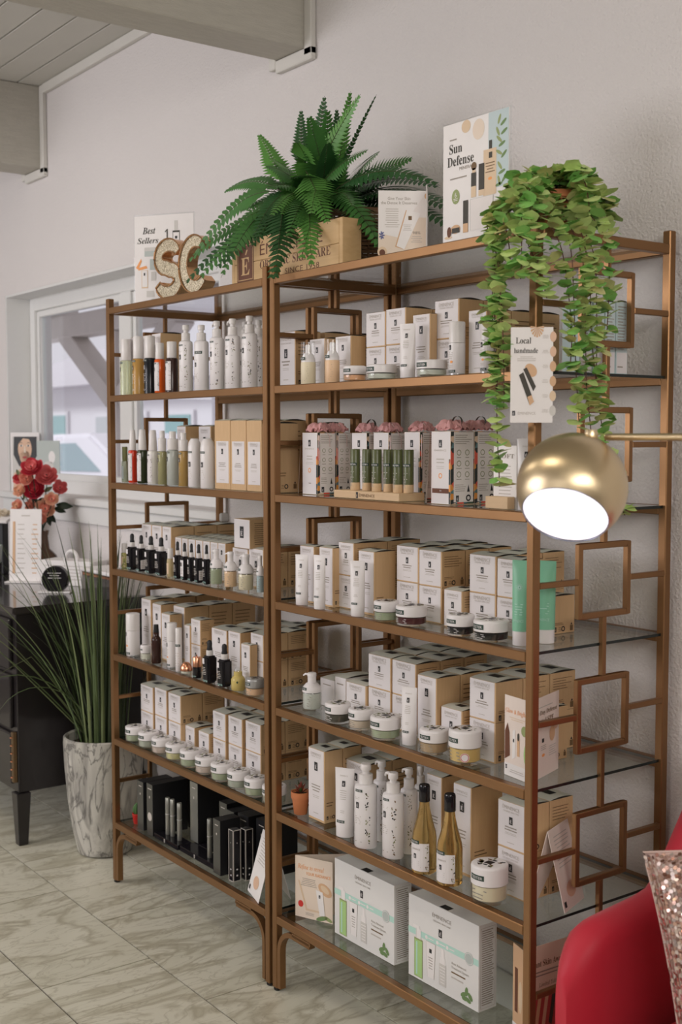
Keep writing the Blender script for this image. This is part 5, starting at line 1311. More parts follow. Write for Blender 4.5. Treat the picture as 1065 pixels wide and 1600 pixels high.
  ('C', -0.7588, 0.319, 0.7936, 0.0744, 0.089, 0.1747, 'w', 1, 1, 'tall third-row carton at the centre of the fifth far shelf', 'cartons on the fifth far shelf'),
  ('C', -0.6065, 0.08, 0.7936, 0.0339, 0.044, 0.1369, 'w', 1, 0, 'slim narrow carton above the copper dome jar, fifth far shelf', 'cartons on the fifth far shelf'),
  ('C', -0.5603, 0.085, 0.7936, 0.0575, 0.0486, 0.0802, 'w', 0, 0, 'lower carton of the small stack behind the copper capped bottle', 'cartons on the fifth far shelf'),
  ('C', -0.5603, 0.085, 0.8742, 0.0575, 0.0486, 0.0802, 'w', 0, 0, 'upper carton of the small stack behind the copper capped bottle', 'cartons on the fifth far shelf'),
  ('C', -0.4417, 0.1, 0.7936, 0.0908, 0.084, 0.144, 'w', 1, 0, 'front carton between the two black droppers, fifth far shelf', 'cartons on the fifth far shelf'),
  ('C', -0.4417, 0.187, 0.7936, 0.0908, 0.084, 0.144, 'w', 1, 1, 'second-row carton between the two black droppers, fifth far shelf', 'cartons on the fifth far shelf'),
  ('C', -0.4417, 0.274, 0.7936, 0.0908, 0.084, 0.144, 'w', 1, 1, 'third-row carton between the two black droppers, fifth far shelf', 'cartons on the fifth far shelf'),
  ('C', -0.3368, 0.09, 0.7936, 0.0685, 0.089, 0.1508, 'w', 1, 0, 'front carton behind the right black dropper, fifth far shelf', 'cartons on the fifth far shelf'),
  ('C', -0.3368, 0.182, 0.7936, 0.0685, 0.089, 0.1508, 'w', 1, 1, 'second-row carton behind the right black dropper, fifth far shelf', 'cartons on the fifth far shelf'),
  ('C', -0.3368, 0.274, 0.7936, 0.0685, 0.089, 0.1508, 'w', 1, 1, 'third-row carton behind the right black dropper, fifth far shelf', 'cartons on the fifth far shelf'),
  ('C', -0.2349, 0.066, 0.7936, 0.0481, 0.025, 0.1295, 'w', 1, 0, 'shorter carton behind the yellow serum vial, fifth far shelf', 'cartons on the fifth far shelf'),
  ('C', -0.2182, 0.095, 0.7936, 0.0682, 0.084, 0.0796, 'w', 0, 0, 'lower front carton of the stack at the right end, fifth far shelf', 'cartons on the fifth far shelf'),
  ('C', -0.2182, 0.095, 0.8737, 0.0682, 0.084, 0.0796, 'w', 0, 0, 'upper front carton of the stack at the right end, fifth far shelf', 'cartons on the fifth far shelf'),
  ('C', -0.2182, 0.182, 0.7936, 0.0682, 0.084, 0.0796, 'w', 0, 1, 'lower second-row carton of the stack at the right end, fifth far shelf', 'cartons on the fifth far shelf'),
  ('C', -0.2182, 0.182, 0.8737, 0.0682, 0.084, 0.0796, 'w', 0, 1, 'upper second-row carton of the stack at the right end, fifth far shelf', 'cartons on the fifth far shelf'),
  ('J', -0.905, 0.045, 0.5036, 0.0345, 0.052, 'sage', 'first white lidded sample jar from the left, sage green cream, sixth far shelf', 'sample jars on the sixth far shelf'),
  ('J', -0.8105, 0.045, 0.5036, 0.0345, 0.052, 'sage2', 'second white lidded sample jar from the left, grey-green cream, sixth far shelf', 'sample jars on the sixth far shelf'),
  ('J', -0.716, 0.045, 0.5036, 0.0345, 0.052, 'pinkish', 'third white lidded sample jar from the left, pinkish cream, sixth far shelf', 'sample jars on the sixth far shelf'),
  ('J', -0.6215, 0.045, 0.5036, 0.0345, 0.052, 'yellowish', 'fourth white lidded sample jar from the left, yellow-green cream, sixth far shelf', 'sample jars on the sixth far shelf'),
  ('J', -0.527, 0.045, 0.5036, 0.0345, 0.052, 'sage', 'fifth white lidded sample jar from the left, sage green cream, sixth far shelf', 'sample jars on the sixth far shelf'),
  ('J', -0.4325, 0.045, 0.5036, 0.0345, 0.052, 'pinkish', 'sixth white lidded sample jar from the left, pinkish cream, sixth far shelf', 'sample jars on the sixth far shelf'),
  ('J', -0.338, 0.045, 0.5036, 0.0345, 0.052, 'sage', 'seventh white lidded sample jar from the left, sage green cream, sixth far shelf', 'sample jars on the sixth far shelf'),
  ('J', -0.2435, 0.045, 0.5036, 0.0345, 0.052, 'sage2', 'eighth white lidded sample jar from the left, grey-green cream, sixth far shelf', 'sample jars on the sixth far shelf'),
  ('J', -0.149, 0.045, 0.5036, 0.0345, 0.052, 'sage', 'ninth white lidded sample jar from the left, sage green cream, sixth far shelf', 'sample jars on the sixth far shelf'),
  ('J', -0.0545, 0.045, 0.5036, 0.0345, 0.052, 'sage2', 'tenth white lidded sample jar from the left, grey-green cream, sixth far shelf', 'sample jars on the sixth far shelf'),
  ('C', -0.9062, 0.09, 0.5036, 0.0899, 0.079, 0.0903, 'w', 0, 0, 'lower front carton, left column of the left stack, sixth far shelf', 'cartons on the sixth far shelf'),
  ('C', -0.9062, 0.09, 0.5943, 0.0899, 0.079, 0.0903, 'w', 0, 0, 'upper front carton, left column of the left stack, sixth far shelf', 'cartons on the sixth far shelf'),
  ('C', -0.9062, 0.172, 0.5036, 0.0899, 0.079, 0.0903, 'w', 0, 1, 'lower second-row carton, left column of the left stack, sixth far shelf', 'cartons on the sixth far shelf'),
  ('C', -0.9062, 0.172, 0.5943, 0.0899, 0.079, 0.0903, 'w', 0, 1, 'upper second-row carton, left column of the left stack, sixth far shelf', 'cartons on the sixth far shelf'),
  ('C', -0.8076, 0.09, 0.5036, 0.0819, 0.079, 0.0935, 'w', 0, 0, 'lower front carton, middle column of the left stack, sixth far shelf', 'cartons on the sixth far shelf'),
  ('C', -0.8076, 0.09, 0.5975, 0.0819, 0.079, 0.0935, 'w', 0, 0, 'upper front carton, middle column of the left stack, sixth far shelf', 'cartons on the sixth far shelf'),
  ('C', -0.8076, 0.172, 0.5036, 0.0819, 0.079, 0.0935, 'w', 0, 1, 'lower second-row carton, middle column of the left stack, sixth far shelf', 'cartons on the sixth far shelf'),
  ('C', -0.8076, 0.172, 0.5975, 0.0819, 0.079, 0.0935, 'w', 0, 1, 'upper second-row carton, middle column of the left stack, sixth far shelf', 'cartons on the sixth far shelf'),
  ('C', -0.7128, 0.09, 0.5036, 0.0831, 0.079, 0.093, 'w', 0, 0, 'lower front carton, right column of the left stack, sixth far shelf', 'cartons on the sixth far shelf'),
  ('C', -0.7128, 0.09, 0.597, 0.0831, 0.079, 0.093, 'w', 0, 0, 'upper front carton, right column of the left stack, sixth far shelf', 'cartons on the sixth far shelf'),
  ('C', -0.7128, 0.172, 0.5036, 0.0831, 0.079, 0.093, 'w', 0, 1, 'lower second-row carton, right column of the left stack, sixth far shelf', 'cartons on the sixth far shelf'),
  ('C', -0.7128, 0.172, 0.597, 0.0831, 0.079, 0.093, 'w', 0, 1, 'upper second-row carton, right column of the left stack, sixth far shelf', 'cartons on the sixth far shelf'),
  ('C', -0.6388, 0.105, 0.5036, 0.0615, 0.079, 0.0922, 'w', 0, 0, 'left single front carton between the stacks, sixth far shelf', 'cartons on the sixth far shelf'),
  ('C', -0.5409, 0.1, 0.5036, 0.0651, 0.079, 0.0939, 'w', 0, 0, 'right single front carton between the stacks, sixth far shelf', 'cartons on the sixth far shelf'),
  ('C', -0.4541, 0.105, 0.5036, 0.0761, 0.084, 0.0861, 'w', 0, 0, 'lower front carton, left column of the right stack, sixth far shelf', 'cartons on the sixth far shelf'),
  ('C', -0.4541, 0.105, 0.5902, 0.0761, 0.084, 0.0861, 'w', 0, 0, 'upper front carton, left column of the right stack, sixth far shelf', 'cartons on the sixth far shelf'),
  ('C', -0.4541, 0.192, 0.5036, 0.0761, 0.084, 0.0861, 'w', 0, 1, 'lower second-row carton, left column of the right stack, sixth far shelf', 'cartons on the sixth far shelf'),
  ('C', -0.4541, 0.192, 0.5902, 0.0761, 0.084, 0.0861, 'w', 0, 1, 'upper second-row carton, left column of the right stack, sixth far shelf', 'cartons on the sixth far shelf'),
  ('C', -0.3594, 0.105, 0.5036, 0.0804, 0.084, 0.0872, 'w', 0, 0, 'lower front carton, middle column of the right stack, sixth far shelf', 'cartons on the sixth far shelf'),
  ('C', -0.3594, 0.105, 0.5912, 0.0804, 0.084, 0.0872, 'w', 0, 0, 'upper front carton, middle column of the right stack, sixth far shelf', 'cartons on the sixth far shelf'),
  ('C', -0.3594, 0.192, 0.5036, 0.0804, 0.084, 0.0872, 'w', 0, 1, 'lower second-row carton, middle column of the right stack, sixth far shelf', 'cartons on the sixth far shelf'),
  ('C', -0.3594, 0.192, 0.5912, 0.0804, 0.084, 0.0872, 'w', 0, 1, 'upper second-row carton, middle column of the right stack, sixth far shelf', 'cartons on the sixth far shelf'),
  ('C', -0.258, 0.105, 0.5036, 0.0839, 0.084, 0.0889, 'w', 0, 0, 'lower front carton, right column of the right stack, sixth far shelf', 'cartons on the sixth far shelf'),
  ('C', -0.258, 0.105, 0.5929, 0.0839, 0.084, 0.0889, 'w', 0, 0, 'upper front carton, right column of the right stack, sixth far shelf', 'cartons on the sixth far shelf'),
  ('C', -0.258, 0.192, 0.5036, 0.0839, 0.084, 0.0889, 'w', 0, 1, 'lower second-row carton, right column of the right stack, sixth far shelf', 'cartons on the sixth far shelf'),
  ('C', -0.258, 0.192, 0.5929, 0.0839, 0.084, 0.0889, 'w', 0, 1, 'upper second-row carton, right column of the right stack, sixth far shelf', 'cartons on the sixth far shelf'),
]
# ------------------------------------------------------------------ stock on the shelves
gi = 0
for it in ITEMS:
    k, x, y, z = it[0], it[1], it[2], it[3]
    lab, grp = it[-2], it[-1]
    P = (x, y, z)
    if k == 'C':
        w_, d, h, st, tl, bk = it[4:10]
        w2, d2, h2 = round(w_, 3), round(d, 3), round(h, 4)
        put(('C', w2, d2, h2, st, tl, bk), lambda: carton(w2, d2, h2, st, tl, bk), 'carton', lab, 'carton', P, 0, grp)
    elif k == 'G':
        w_, d, h = it[4:7]; s = gi; gi += 1
        put(('G', s), lambda: gift(w_, d, h, s), 'gift_carton', lab, 'gift box', P, 0, grp)
    else:
        r, h = it[4], it[5]
        if k == 'J': put((k, r, h, it[6]), lambda: jar(r, h, it[6]), 'cream_jar', lab, 'jar', P, random.uniform(.0, .3), grp)
        elif k == 'T': put((k, r, h), lambda: tube(r, h, it[6]), 'squeeze_tube', lab, 'tube', P, random.uniform(.35, .6), grp)
        elif k == 'P': put((k, r, h, it[6]), lambda: pump_bottle(r, h, it[6], random.choice([PI+.2, PI-.5, PI*.75, 2.2])), 'lotion_pump', lab, 'pump bottle', P, random.uniform(.38, .52), grp)
        elif k == 'B': put((k, r, h, it[6]), lambda: cyl_bottle(r, h, it[6]), 'toner_bottle', lab, 'bottle', P, random.uniform(.25, .45), grp)
        elif k == 'D': put((k, r, h, it[6]), lambda: dropper(r, h, it[6]), 'dropper_bottle', lab, 'dropper bottle', P, random.uniform(-.05, .2), grp)
        elif k == 'F': put((k, r, h, it[6]), lambda: frosted_pump(r, h, it[6]), 'frosted_pump', lab, 'pump bottle', P, random.uniform(0, .3), grp)
        elif k == 'A': put((k, r, h, it[6]), lambda: capped_pump(r, h, it[6]), 'capped_pump', lab, 'pump bottle', P, .1, grp)
        elif k == 'Y': put((k, r, h), lambda: white_cylinder(r, h), 'airless_cylinder', lab, 'bottle', P, .2, grp)
        elif k == 'W': put((k, r, h), lambda: white_shoulder(r, h), 'lotion_bottle', lab, 'bottle', P, .35, grp)
        elif k == 'O': put((k, r, h), lambda: oil_bottle(r, h), 'oil_bottle', lab, 'bottle', P, .5, grp)
        elif k == 'S': put((k, r, h), lambda: dark_spray(r, h), 'spray_bottle', lab, 'bottle', P, .1, grp)
        elif k == 'R': put((k, r, h), lambda: rollon(r, h), 'roll_on', lab, 'bottle', P, .3, grp)
        elif k == 'K': put((k, r, h), lambda: copper_jar(r, h), 'dome_jar', lab, 'jar', P, 0, grp)
        elif k == 'N': put((k, r, h), lambda: copper_bottle(r, h), 'copper_cap_bottle', lab, 'bottle', P, .2, grp)
        elif k == 'V': put((k, r, h), lambda: vial(r, h), 'serum_vial', lab, 'bottle', P, 0, grp)
        elif k == 'pot': put((k,), lambda: small_pot(r, h), 'potted_succulent', lab, 'potted plant', P, 0, grp)
# ------------------------------------------------------------------ printed cards, signs and display pieces
ZD = {k: shelf_z(k)+.0005 for k in range(1, 8)}
def panel_frame(p, q):
    """plan points p (left) and q (right): location and turn for a panel drawn from x = 0 to its width, facing the viewer's side"""
    d = Vector((q[0]-p[0], q[1]-p[1])); return d.length, math.atan2(d.y, d.x)
def folded_card(name, label, p, fold, q, z, h, drawL, drawR, paper='paper', group=None, hb=None):
    t = thing(name, label, 'card', (fold[0], fold[1], z), 0, group)
    for a, c, draw in ((p, fold, drawL), (fold, q, drawR)):
        W, rz = panel_frame(a, c)
        o = ob('card_panel', MB().box(0, 0, 0, W, .0011, h, paper).mesh('card_panel'), t, (a[0]-fold[0], a[1]-fold[1], 0), (0, 0, rz))
        if draw:
            m = MB(); draw(m, W, h)
            ob('card_print', m.mesh('card_print'), o)
    return t
def tint(c, nm):
    if nm not in MATS: mat(nm, c, 0.6, var=0.03)
    return nm
tint((0.80, 0.70, 0.64), 'print_blush'); tint((0.66, 0.42, 0.25), 'print_amber'); tint((0.62, 0.60, 0.57), 'print_grey'); tint((0.83, 0.80, 0.79), 'print_white'); tint((0.30, 0.36, 0.15), 'print_leaf'); tint((0.055, 0.050, 0.04), 'print_dark'); tint((0.40, 0.62, 0.24), 'print_lime'); tint((0.47, 0.52, 0.50), 'print_mint')

# fifth shelf of the near rack: brightening card around the front post
def dA(m, W, h):
    m.text(ita('Glow & Brighten'), W*.5, h*.79, 'ink_orange', w=W*.92, h=h*.055)
    m.lines(W*.15, W*.85, h*.70, h*.75, 2, 'ink_beige', fill=.3)
    m.poly([(W*.02, h*.20), (W*.22, h*.26), (W*.20, h*.55), (W*.12, h*.66), (W*.02, h*.55)], 'wood_burnt', 1)
    m.poly([(W*.30, h*.22), (W*.44, h*.26), (W*.42, h*.60), (W*.33, h*.58)], 'print_white', 1); m.rect(W*.34, h*.44, W*.39, h*.48, 'ink_black', 2)
    m.rect(W*.50, h*.28, W*.60, h*.50, 'print_amber', 1); m.ell(W*.55, h*.52, W*.04, h*.05, 'print_dark', 2)
    m.ell(W*.78, h*.61, W*.12, h*.065, 'print_leaf', 1); m.ell(W*.88, h*.33, W*.12, h*.14, 'print_lime', 1)
    m.rect(0, 0, W, h*.16, 'print_white', 0); emblem(m, W*.08, h*.11, h*.05, 1); m.lines(W*.2, W*.8, h*.05, h*.10, 2, 'ink_light', lay=2, fill=.3)
def dB(m, W, h):
    m.text(ser('Every Day Defense'), W*.47, h*.78, 'ink_brown', w=W*.90, h=h*.055); m.text(ser('Tinted SPF'), W*.5, h*.67, 'ink_brown', w=W*.6, h=h*.065)
    m.lines(W*.2, W*.8, h*.86, h*.89, 1, 'ink_light', fill=.4)
    m.rect(W*.40, h*.43, W*.47, h*.48, 'ink_black', 1); m.ell(W*.76, h*.50, W*.10, h*.10, 'print_amber', 1); m.ell(W*.88, h*.58, W*.08, h*.05, 'ink_skin', 1)
    m.lines(W*.35, W*.55, h*.33, h*.40, 3, 'ink_grey', fill=.3); m.ell(W*.45, h*.27, W*.05, h*.02, 'ink_orange', 1)
    m.lines(W*.65, W*.95, h*.22, h*.36, 5, 'ink_light', fill=.3, align='l')
folded_card('folded_brochure', 'folded brochure standing around the front post, fifth near shelf', (0.853, 0.050), (0.940, 0.040), (0.893, 0.176), ZD[5], .176, dA, dB, 'print_blush', 'folded brochures')
# sixth shelf: plain A-frame tent card seen from its end
def tent(name, label, ridge_a, ridge_b, half, h, z, draw=None, group=None, paper='paper'):
    W, rz = panel_frame(ridge_a, ridge_b)
    t = thing(name, label, 'card', (ridge_a[0], ridge_a[1], z), rz, group)
    for s in (-1, 1):
        a = math.atan2(half, h); L = math.hypot(half, h)
        o = ob('card_panel', MB().box(0, -.0006, 0, W, .0006, L, paper).mesh('card_panel'), t, (0, s*half, 0), (s*a, 0, 0))
        if draw and s == -1:
            m = MB(); draw(m, W, L); m.move(dy=-.0007); ob('card_print', m.mesh('card_print'), o)
    return t
def dC(m, W, h):
    m.lines(W*.15, W*.85, h*.50, h*.92, 9, 'ink_light', fill=.25); m.ell(W*.5, h*.22, W*.22, h*.10, 'ink_skin', 1); m.rect(W*.06, h*.05, W*.16, h*.12, 'ink_black', 1)
tent('tent_card', 'cream A-frame tent card right of the front post, sixth near shelf', (0.932, 0.103), (0.985-.09, 0.205), .042, .172, ZD[6], dC, 'tent cards', 'print_blush')
tent('tent_card', 'white tent card with pink print, right end of the lowest far shelf', (-0.175, 0.085), (-0.07, 0.055), .048, .175, ZD[7], dC, 'tent cards', 'print_white')
# lowest near shelf, left: peach brochure
def dD(m, W, h):
    m.text(ita('Refine to reveal'), W*.42, h*.80, 'ink_orange', w=W*.70, h=h*.075); m.text('YOUR RADIANCE', W*.62, h*.71, 'ink_orange', w=W*.66, h=h*.05)
    m.lines(W*.12, W*.62, h*.52, h*.66, 5, 'ink_grey', fill=.3)
    m.ell(W*.80, h*.52, W*.20, h*.085, 'print_amber', 1, rot=-.6); m.ell(W*.80, h*.53, W*.13, h*.045, 'ink_beige', 2, rot=-.6)
    m.poly([(W*.08, h*.60), (W*.12, h*.60), (W*.32, h*.16), (W*.66, h*.16), (W*.66, h*.13), (W*.29, h*.13)], 'ink_beige', 1)
    m.poly([(W*.56, h*.50), (W*.74, h*.48), (W*.80, h*.10), (W*.66, h*.09)], 'print_white', 3); emblem(m, W*.66, h*.40, h*.05, 4)
    m.ell(W*.15, h*.22, W*.07, h*.055, 'ink_red', 1)
    m.ell(W*.72, h*.05, W*.16, h*.035, 'ink_green', 1, rot=.3); m.ell(W*.88, h*.06, W*.12, h*.03, 'print_leaf', 1, rot=-.4)
    m.lines(W*.28, W*.55, h*.05, h*.10, 3, 'ink_grey', fill=.3, align='l')
folded_card('folded_brochure', 'peach brochure with red dot standing open, left end of lowest near shelf', (0.150, 0.200), (0.047, 0.046), (0.158, 0.092), ZD[7], .170, None, dD, 'paper_cream', 'folded brochures')
def dE(m, W, h):
    m.rect(0, 0, W, h, 'print_amber', 0); m.rect(W*.2, h*.25, W*.5, h*.75, 'wood_burnt', 1); m.ell(W*.75, h*.45, W*.18, h*.18, 'ink_beige', 1); m.rect(0, 0, W, h*.12, 'print_white', 2); m.rect(W*.3, h*.03, W*.42, h*.09, 'ink_black', 3)
def dF(m, W, h):
    m.rect(0, 0, W, h*.42, 'ink_rose', 0); m.text(ser('Radiant Skin Awaits'), W*.5, h*.76, 'ink_brown', w=W*.9, h=h*.07)
    m.lines(W*.1, W*.9, h*.64, h*.72, 2, 'ink_grey', fill=.35); m.text(ita('Limited Edition'), W*.6, h*.53, 'ink_brown', w=W*.5, h=h*.045)
    for i in range(5):
        m.poly([(W*(.1+.16*i), h*.10), (W*(.17+.16*i), h*.06), (W*(.25+.16*i), h*.40), (W*(.18+.16*i), h*.43)], ['wood_burnt', 'print_amber', 'ink_skin', 'print_dark', 'print_amber'][i], 1)
folded_card('folded_brochure', 'brochure with brown make-up pictures at the front post, lowest near shelf', (0.862, 0.073), (0.906, 0.060), (0.912, 0.192), ZD[7], .200, dE, dF, 'paper_cream', 'folded brochures')

# the two big gift boxes
mat('giftbox_white', (0.76, 0.75, 0.74), 0.45, var=0.01)
def gift_box():
    W, D, H = .250, .056, .203
    parts = [('body', MB().box(0, 0, 0, W, D, H, 'giftbox_white').mesh('giftbox', bevel=.0008), None)]
    m = MB()
    m.text('\u00c9MINENCE', W*.49, H*.855, 'ink_grey', w=W*.27, h=H*.045); m.text('ORGANIC SKIN CARE', W*.49, H*.805, 'ink_grey', w=W*.25, h=H*.020)
    emblem(m, W*.47, H*.69, H*.095, 0)
    m.rect(0, H*.53, W*.999, H*.605, 'ink_teal', 0)
    for i, x in enumerate((.27, .43, .57)):
        m.ell(W*x, H*.567, H*.024, H*.024, 'print_white', 1, 12); m.lines(W*(x+.02), W*(x+.11), H*.555, H*.58, 1, 'print_white', fill=.5)
    m.ell(W*.87, H*.567, H*.075, H*.075, 'print_mint', 1, 20); m.ring(W*.87, H*.567, H*.062, H*.006, 'print_white', 2)
    # pictured bottle, tube and pump
    m.rect(W*.09, H*.03, W*.215, H*.50, 'print_leaf', 1); m.rect(W*.098, H*.04, W*.207, H*.48, 'print_lime', 2); m.rect(W*.12, H*.06, W*.14, H*.46, 'ink_teal', 3)
    m.rect(W*.115, H*.50, W*.19, H*.62, 'print_white', 2); m.rect(W*.075, H*.615, W*.165, H*.655, 'print_white', 2); m.rect(W*.12, H*.50, W*.125, H*.62, 'print_grey', 3)
    m.poly([(W*.285, H*.10), (W*.385, H*.10), (W*.405, H*.53), (W*.265, H*.53)], 'ink_light', 1); m.poly([(W*.289, H*.10), (W*.381, H*.10), (W*.400, H*.525), (W*.270, H*.525)], 'print_white', 2); m.rect(W*.315, H*.40, W*.35, H*.45, 'ink_black', 3); m.lines(W*.30, W*.37, H*.20, H*.36, 5, 'ink_grey', lay=3, fill=.25)
    m.rect(W*.455, H*.08, W*.555, H*.34, 'print_grey', 1); m.rect(W*.47, H*.34, W*.54, H*.42, 'print_white', 1); m.rect(W*.485, H*.42, W*.525, H*.52, 'print_white', 1); m.lines(W*.465, W*.545, H*.10, H*.32, 6, 'print_white', lay=2, fill=.3)
    m.text('Acne Advanced', W*.63, H*.405, 'ink_grey', w=W*.20, h=H*.030, align='l'); m.text('Treatment System', W*.63, H*.355, 'ink_grey', w=W*.24, h=H*.030, align='l')
    m.lines(W*.63, W*.86, H*.29, H*.33, 1, 'ink_brown', fill=.4, align='l'); m.lines(W*.63, W*.80, H*.23, H*.27, 1, 'ink_light', fill=.4, align='l')
    for (x, z, a) in [(.80, .12, .5), (.84, .17, 1.5), (.89, .13, 2.3), (.86, .08, -.3), (.82, .08, .1)]:
        m.ell(W*x, H*z, W*.045, H*.028, 'ink_green', 1, 8, a)
    parts.append(('front_print', m.mesh('front_print'), 0))
    s = MB(); s.rect(D*.10, H*.03, D*.92, H*.96, 'ink_light', 0); s.rect(D*.12, H*.035, D*.90, H*.955, 'giftbox_white', 1)
    s.lines(D*.16, D*.86, H*.06, H*.94, 34, 'ink_grey', lay=2, fill=.45, ragged=.25, align='l')
    s.move(mtx=Matrix.Translation((W, 0, 0)) @ R_X)
    parts.append(('side_print', s.mesh('side_print'), 0))
    tb = MB(); tb.box(W*.44, D*.05, H, W*.56, D*.38, H+.0005, 'ink_black')
    parts.append(('closing_tab', tb.mesh('closing_tab'), 0))
    return parts
put('giftbox', gift_box, 'gift_box', 'left large white gift box with mint stripe, lowest near shelf', 'gift box', (0.203, 0.066, ZD[7]), 0, 'large white gift boxes')
put('giftbox', gift_box, 'gift_box', 'right large white gift box with mint stripe, lowest near shelf', 'gift box', (0.508, 0.067, ZD[7]), 0, 'large white gift boxes')

# third near shelf: wooden tester stand with colour sticks
t = thing('tester_stand', 'light wooden tester stand lettered on its front, third near shelf', 'display stand', (0.250, 0.030, ZD[3]))
ob('wooden_base', MB().box(0, 0, 0, .262, .080, .0195, 'wood_light').mesh('wooden_base', bevel=.0012), t)
m = MB(); emblem(m, .098, .0095, .0145, 0, 'wood_light'); m.text('\u00c9MINENCE', .107, .006, 'ink_brown', w=.062, h=.0072, align='l'); ob('lettering', m.mesh('lettering'), t)
for i, x in enumerate((.308, .341, .395, .426, .478, .503)):
    def mk():
        r, h = .0125, .103
        q = [('base_cap', MB().lathe([(r*.96, 0), (r, .001), (r, h*.19)], 'wood_light', 22).mesh('base_cap'), None), ('barrel', MB().lathe([(r*.99, h*.192), (r*.99, h-.002), (r*.93, h)], 'stick_green', 22).mesh('barrel'), None)]
        p = MB(); p.rect(-r*1.0, h*.60, r*1.0, h*.67, 'tester', 0, 6); p.text('TESTER', 0, h*.615, 'print_white', w=r*1.6, h=h*.035, lay=1)
        p.lines(-r*.5, r*.5, h*.25, h*.52, 2, 'ink_light', fill=.1); p.text('\u00c9MINENCE', 0, h*.25, 'ink_light', w=h*.28, h=r*.5, rot=PI/2, lay=1); p.bend(r*.99, .0004)
        q.append(('label_print', p.mesh('label_print'), 1)); return q
    put('stick', mk, 'colour_stick', ['first', 'second', 'third', 'fourth', 'fifth', 'sixth'][i]+' olive green make-up stick from the left on the wooden tester stand', 'make-up stick', (x, .055+(i % 2)*.012, ZD[3]+.0197), .2, 'olive make-up sticks on the tester stand')
# small wooden block with a card, and a white tube beside the front post
t = thing('card_holder', 'small wooden card holder block beside the front post, third near shelf', 'card holder', (0.812, 0.026, ZD[3]))
ob('wooden_block', MB().box(0, 0, 0, .068, .022, .026, 'wood_light').mesh('wooden_block', bevel=.001), t)
def dG(m, W, h):
    m.text(ser('SOFT'), W*.55, h*.80, 'ink_grey', w=W*.7, h=h*.07); m.lines(W*.15, W*.85, h*.15, h*.70, 10, 'ink_light', fill=.25); m.rect(W*.62, h*.03, W*.72, h*.09, 'ink_black', 1); m.ring(W*.35, h*.06, W*.04, W*.02, 'ink_black', 1)
q = ob('price_card', MB().box(0, 0, 0, .070, .0011, .135, 'print_white').mesh('price_card'), None, (.812, .0505, ZD[3])); tag(q, 'white text card standing behind the wooden card holder, third near shelf', 'card')
m = MB(); dG(m, .070, .135); ob('card_print', m.mesh('card_print'), q)
put(('T', 'soft'), lambda: tube(.0195, .150, 'white'), 'squeeze_tube', 'glossy white squeeze tube left of the brass lamp, third near shelf', 'tube', (.918, .045, ZD[3]), .5, 'white squeeze tubes of the near rack')
# swatch card clipped to the front post
t = thing('swatch_card', 'white shade card with scalloped skin-tone swatches on the near front post', 'card', (0.972, -0.058, 1.556), math.radians(50))
W, H = .084, .190
ob('card_panel', MB().box(0, 0, 0, W, .0012, H, 'print_white').mesh('card_panel'), t)
m = MB()
for i, c in enumerate(['ink_skin', 'ink_skin', 'print_amber', 'print_amber', 'ink_beige', 'print_grey']):
    m.ell(W*1.0, H*(.90-.155*i), W*.075, H*.055, c, 2)
for k in range(9):
    a = PI*1.0+PI*k/8; m.poly([(W*.62, H*1.0), (W*.62+W*.16*math.cos(a-.13), H+W*.24*math.sin(a-.13)), (W*.62+W*.16*math.cos(a+.13), H+W*.24*math.sin(a+.13))], 'print_amber', 1)
m.text(ser('Local'), W*.30, H*.83, 'print_dark', w=W*.36, h=H*.065); m.text(ser('handmade'), W*.36, H*.73, 'print_dark', w=W*.56, h=H*.055)
m.lines(W*.15, W*.60, H*.64, H*.70, 3, 'ink_light', fill=.3)
for i in range(6): m.lines(W*.74, W*.90, H*(.88-.155*i), H*(.92-.155*i), 3, 'ink_light', fill=.3)
m.poly([(W*.20, H*.50), (W*.30, H*.53), (W*.56, H*.22), (W*.46, H*.18)], 'print_dark', 2); m.poly([(W*.40, H*.27), (W*.50, H*.29), (W*.56, H*.22), (W*.46, H*.18)], 'print_amber', 3)
m.poly([(W*.30, H*.56), (W*.38, H*.58), (W*.60, H*.38), (W*.54, H*.33)], 'print_dark', 2); m.ell(W*.48, H*.55, W*.13, H*.075, 'print_amber', 1, rot=.6)
emblem(m, W*.08, H*.10, H*.05, 1); m.text('\u00c9MINENCE', W*.18, H*.085, 'ink_light', w=W*.42, h=H*.028, align='l')
ob('card_print', m.mesh('card_print'), t)
ob('clip', MB().box(W*.50, .0013, H*.70, W*.62, .016, H*.74, 'black_satin').mesh('clip', bevel=.001), t)

# top deck: acrylic signs and the small detox card
ZT = ZD[1]
t = thing('acrylic_sign', 'tall acrylic sun defense sign on top of the near rack', 'sign', (0.589, 0.100, ZT))
W, H = .215, .286
ob('acrylic_sheet', MB().box(-.003, -.0022, 0, W+.003, .0022, H+.003, 'acrylic').mesh('acrylic_sheet'), t)
ob('acrylic_foot', MB().box(-.003, .003, 0, W+.003, .075, .003, 'acrylic').mesh('acrylic_foot'), t)
sh = ob('poster_sheet', MB().box(0, -.0032, .001, W, -.0024, H, 'print_white').mesh('poster_sheet'), t)
m = MB()
m.rect(W*.70, H*.42, W*.995, H*.999, 'ink_sky', 0)
m.lines(W*.08, W*.24, H*.86, H*.885, 1, 'ink_grey', fill=.4)
m.text(ser('Sun'), W*.10, H*.765, 'print_dark', w=W*.20, h=H*.075, align='l'); m.text(ser('Defense'), W*.07, H*.665, 'print_dark', w=W*.41, h=H*.078, align='l'); m.text('MINERALS', W*.26, H*.622, 'ink_grey', w=W*.24, h=H*.026, align='l')
m.lines(W*.07, W*.42, H*.555, H*.575, 1, 'ink_grey', fill=.5)
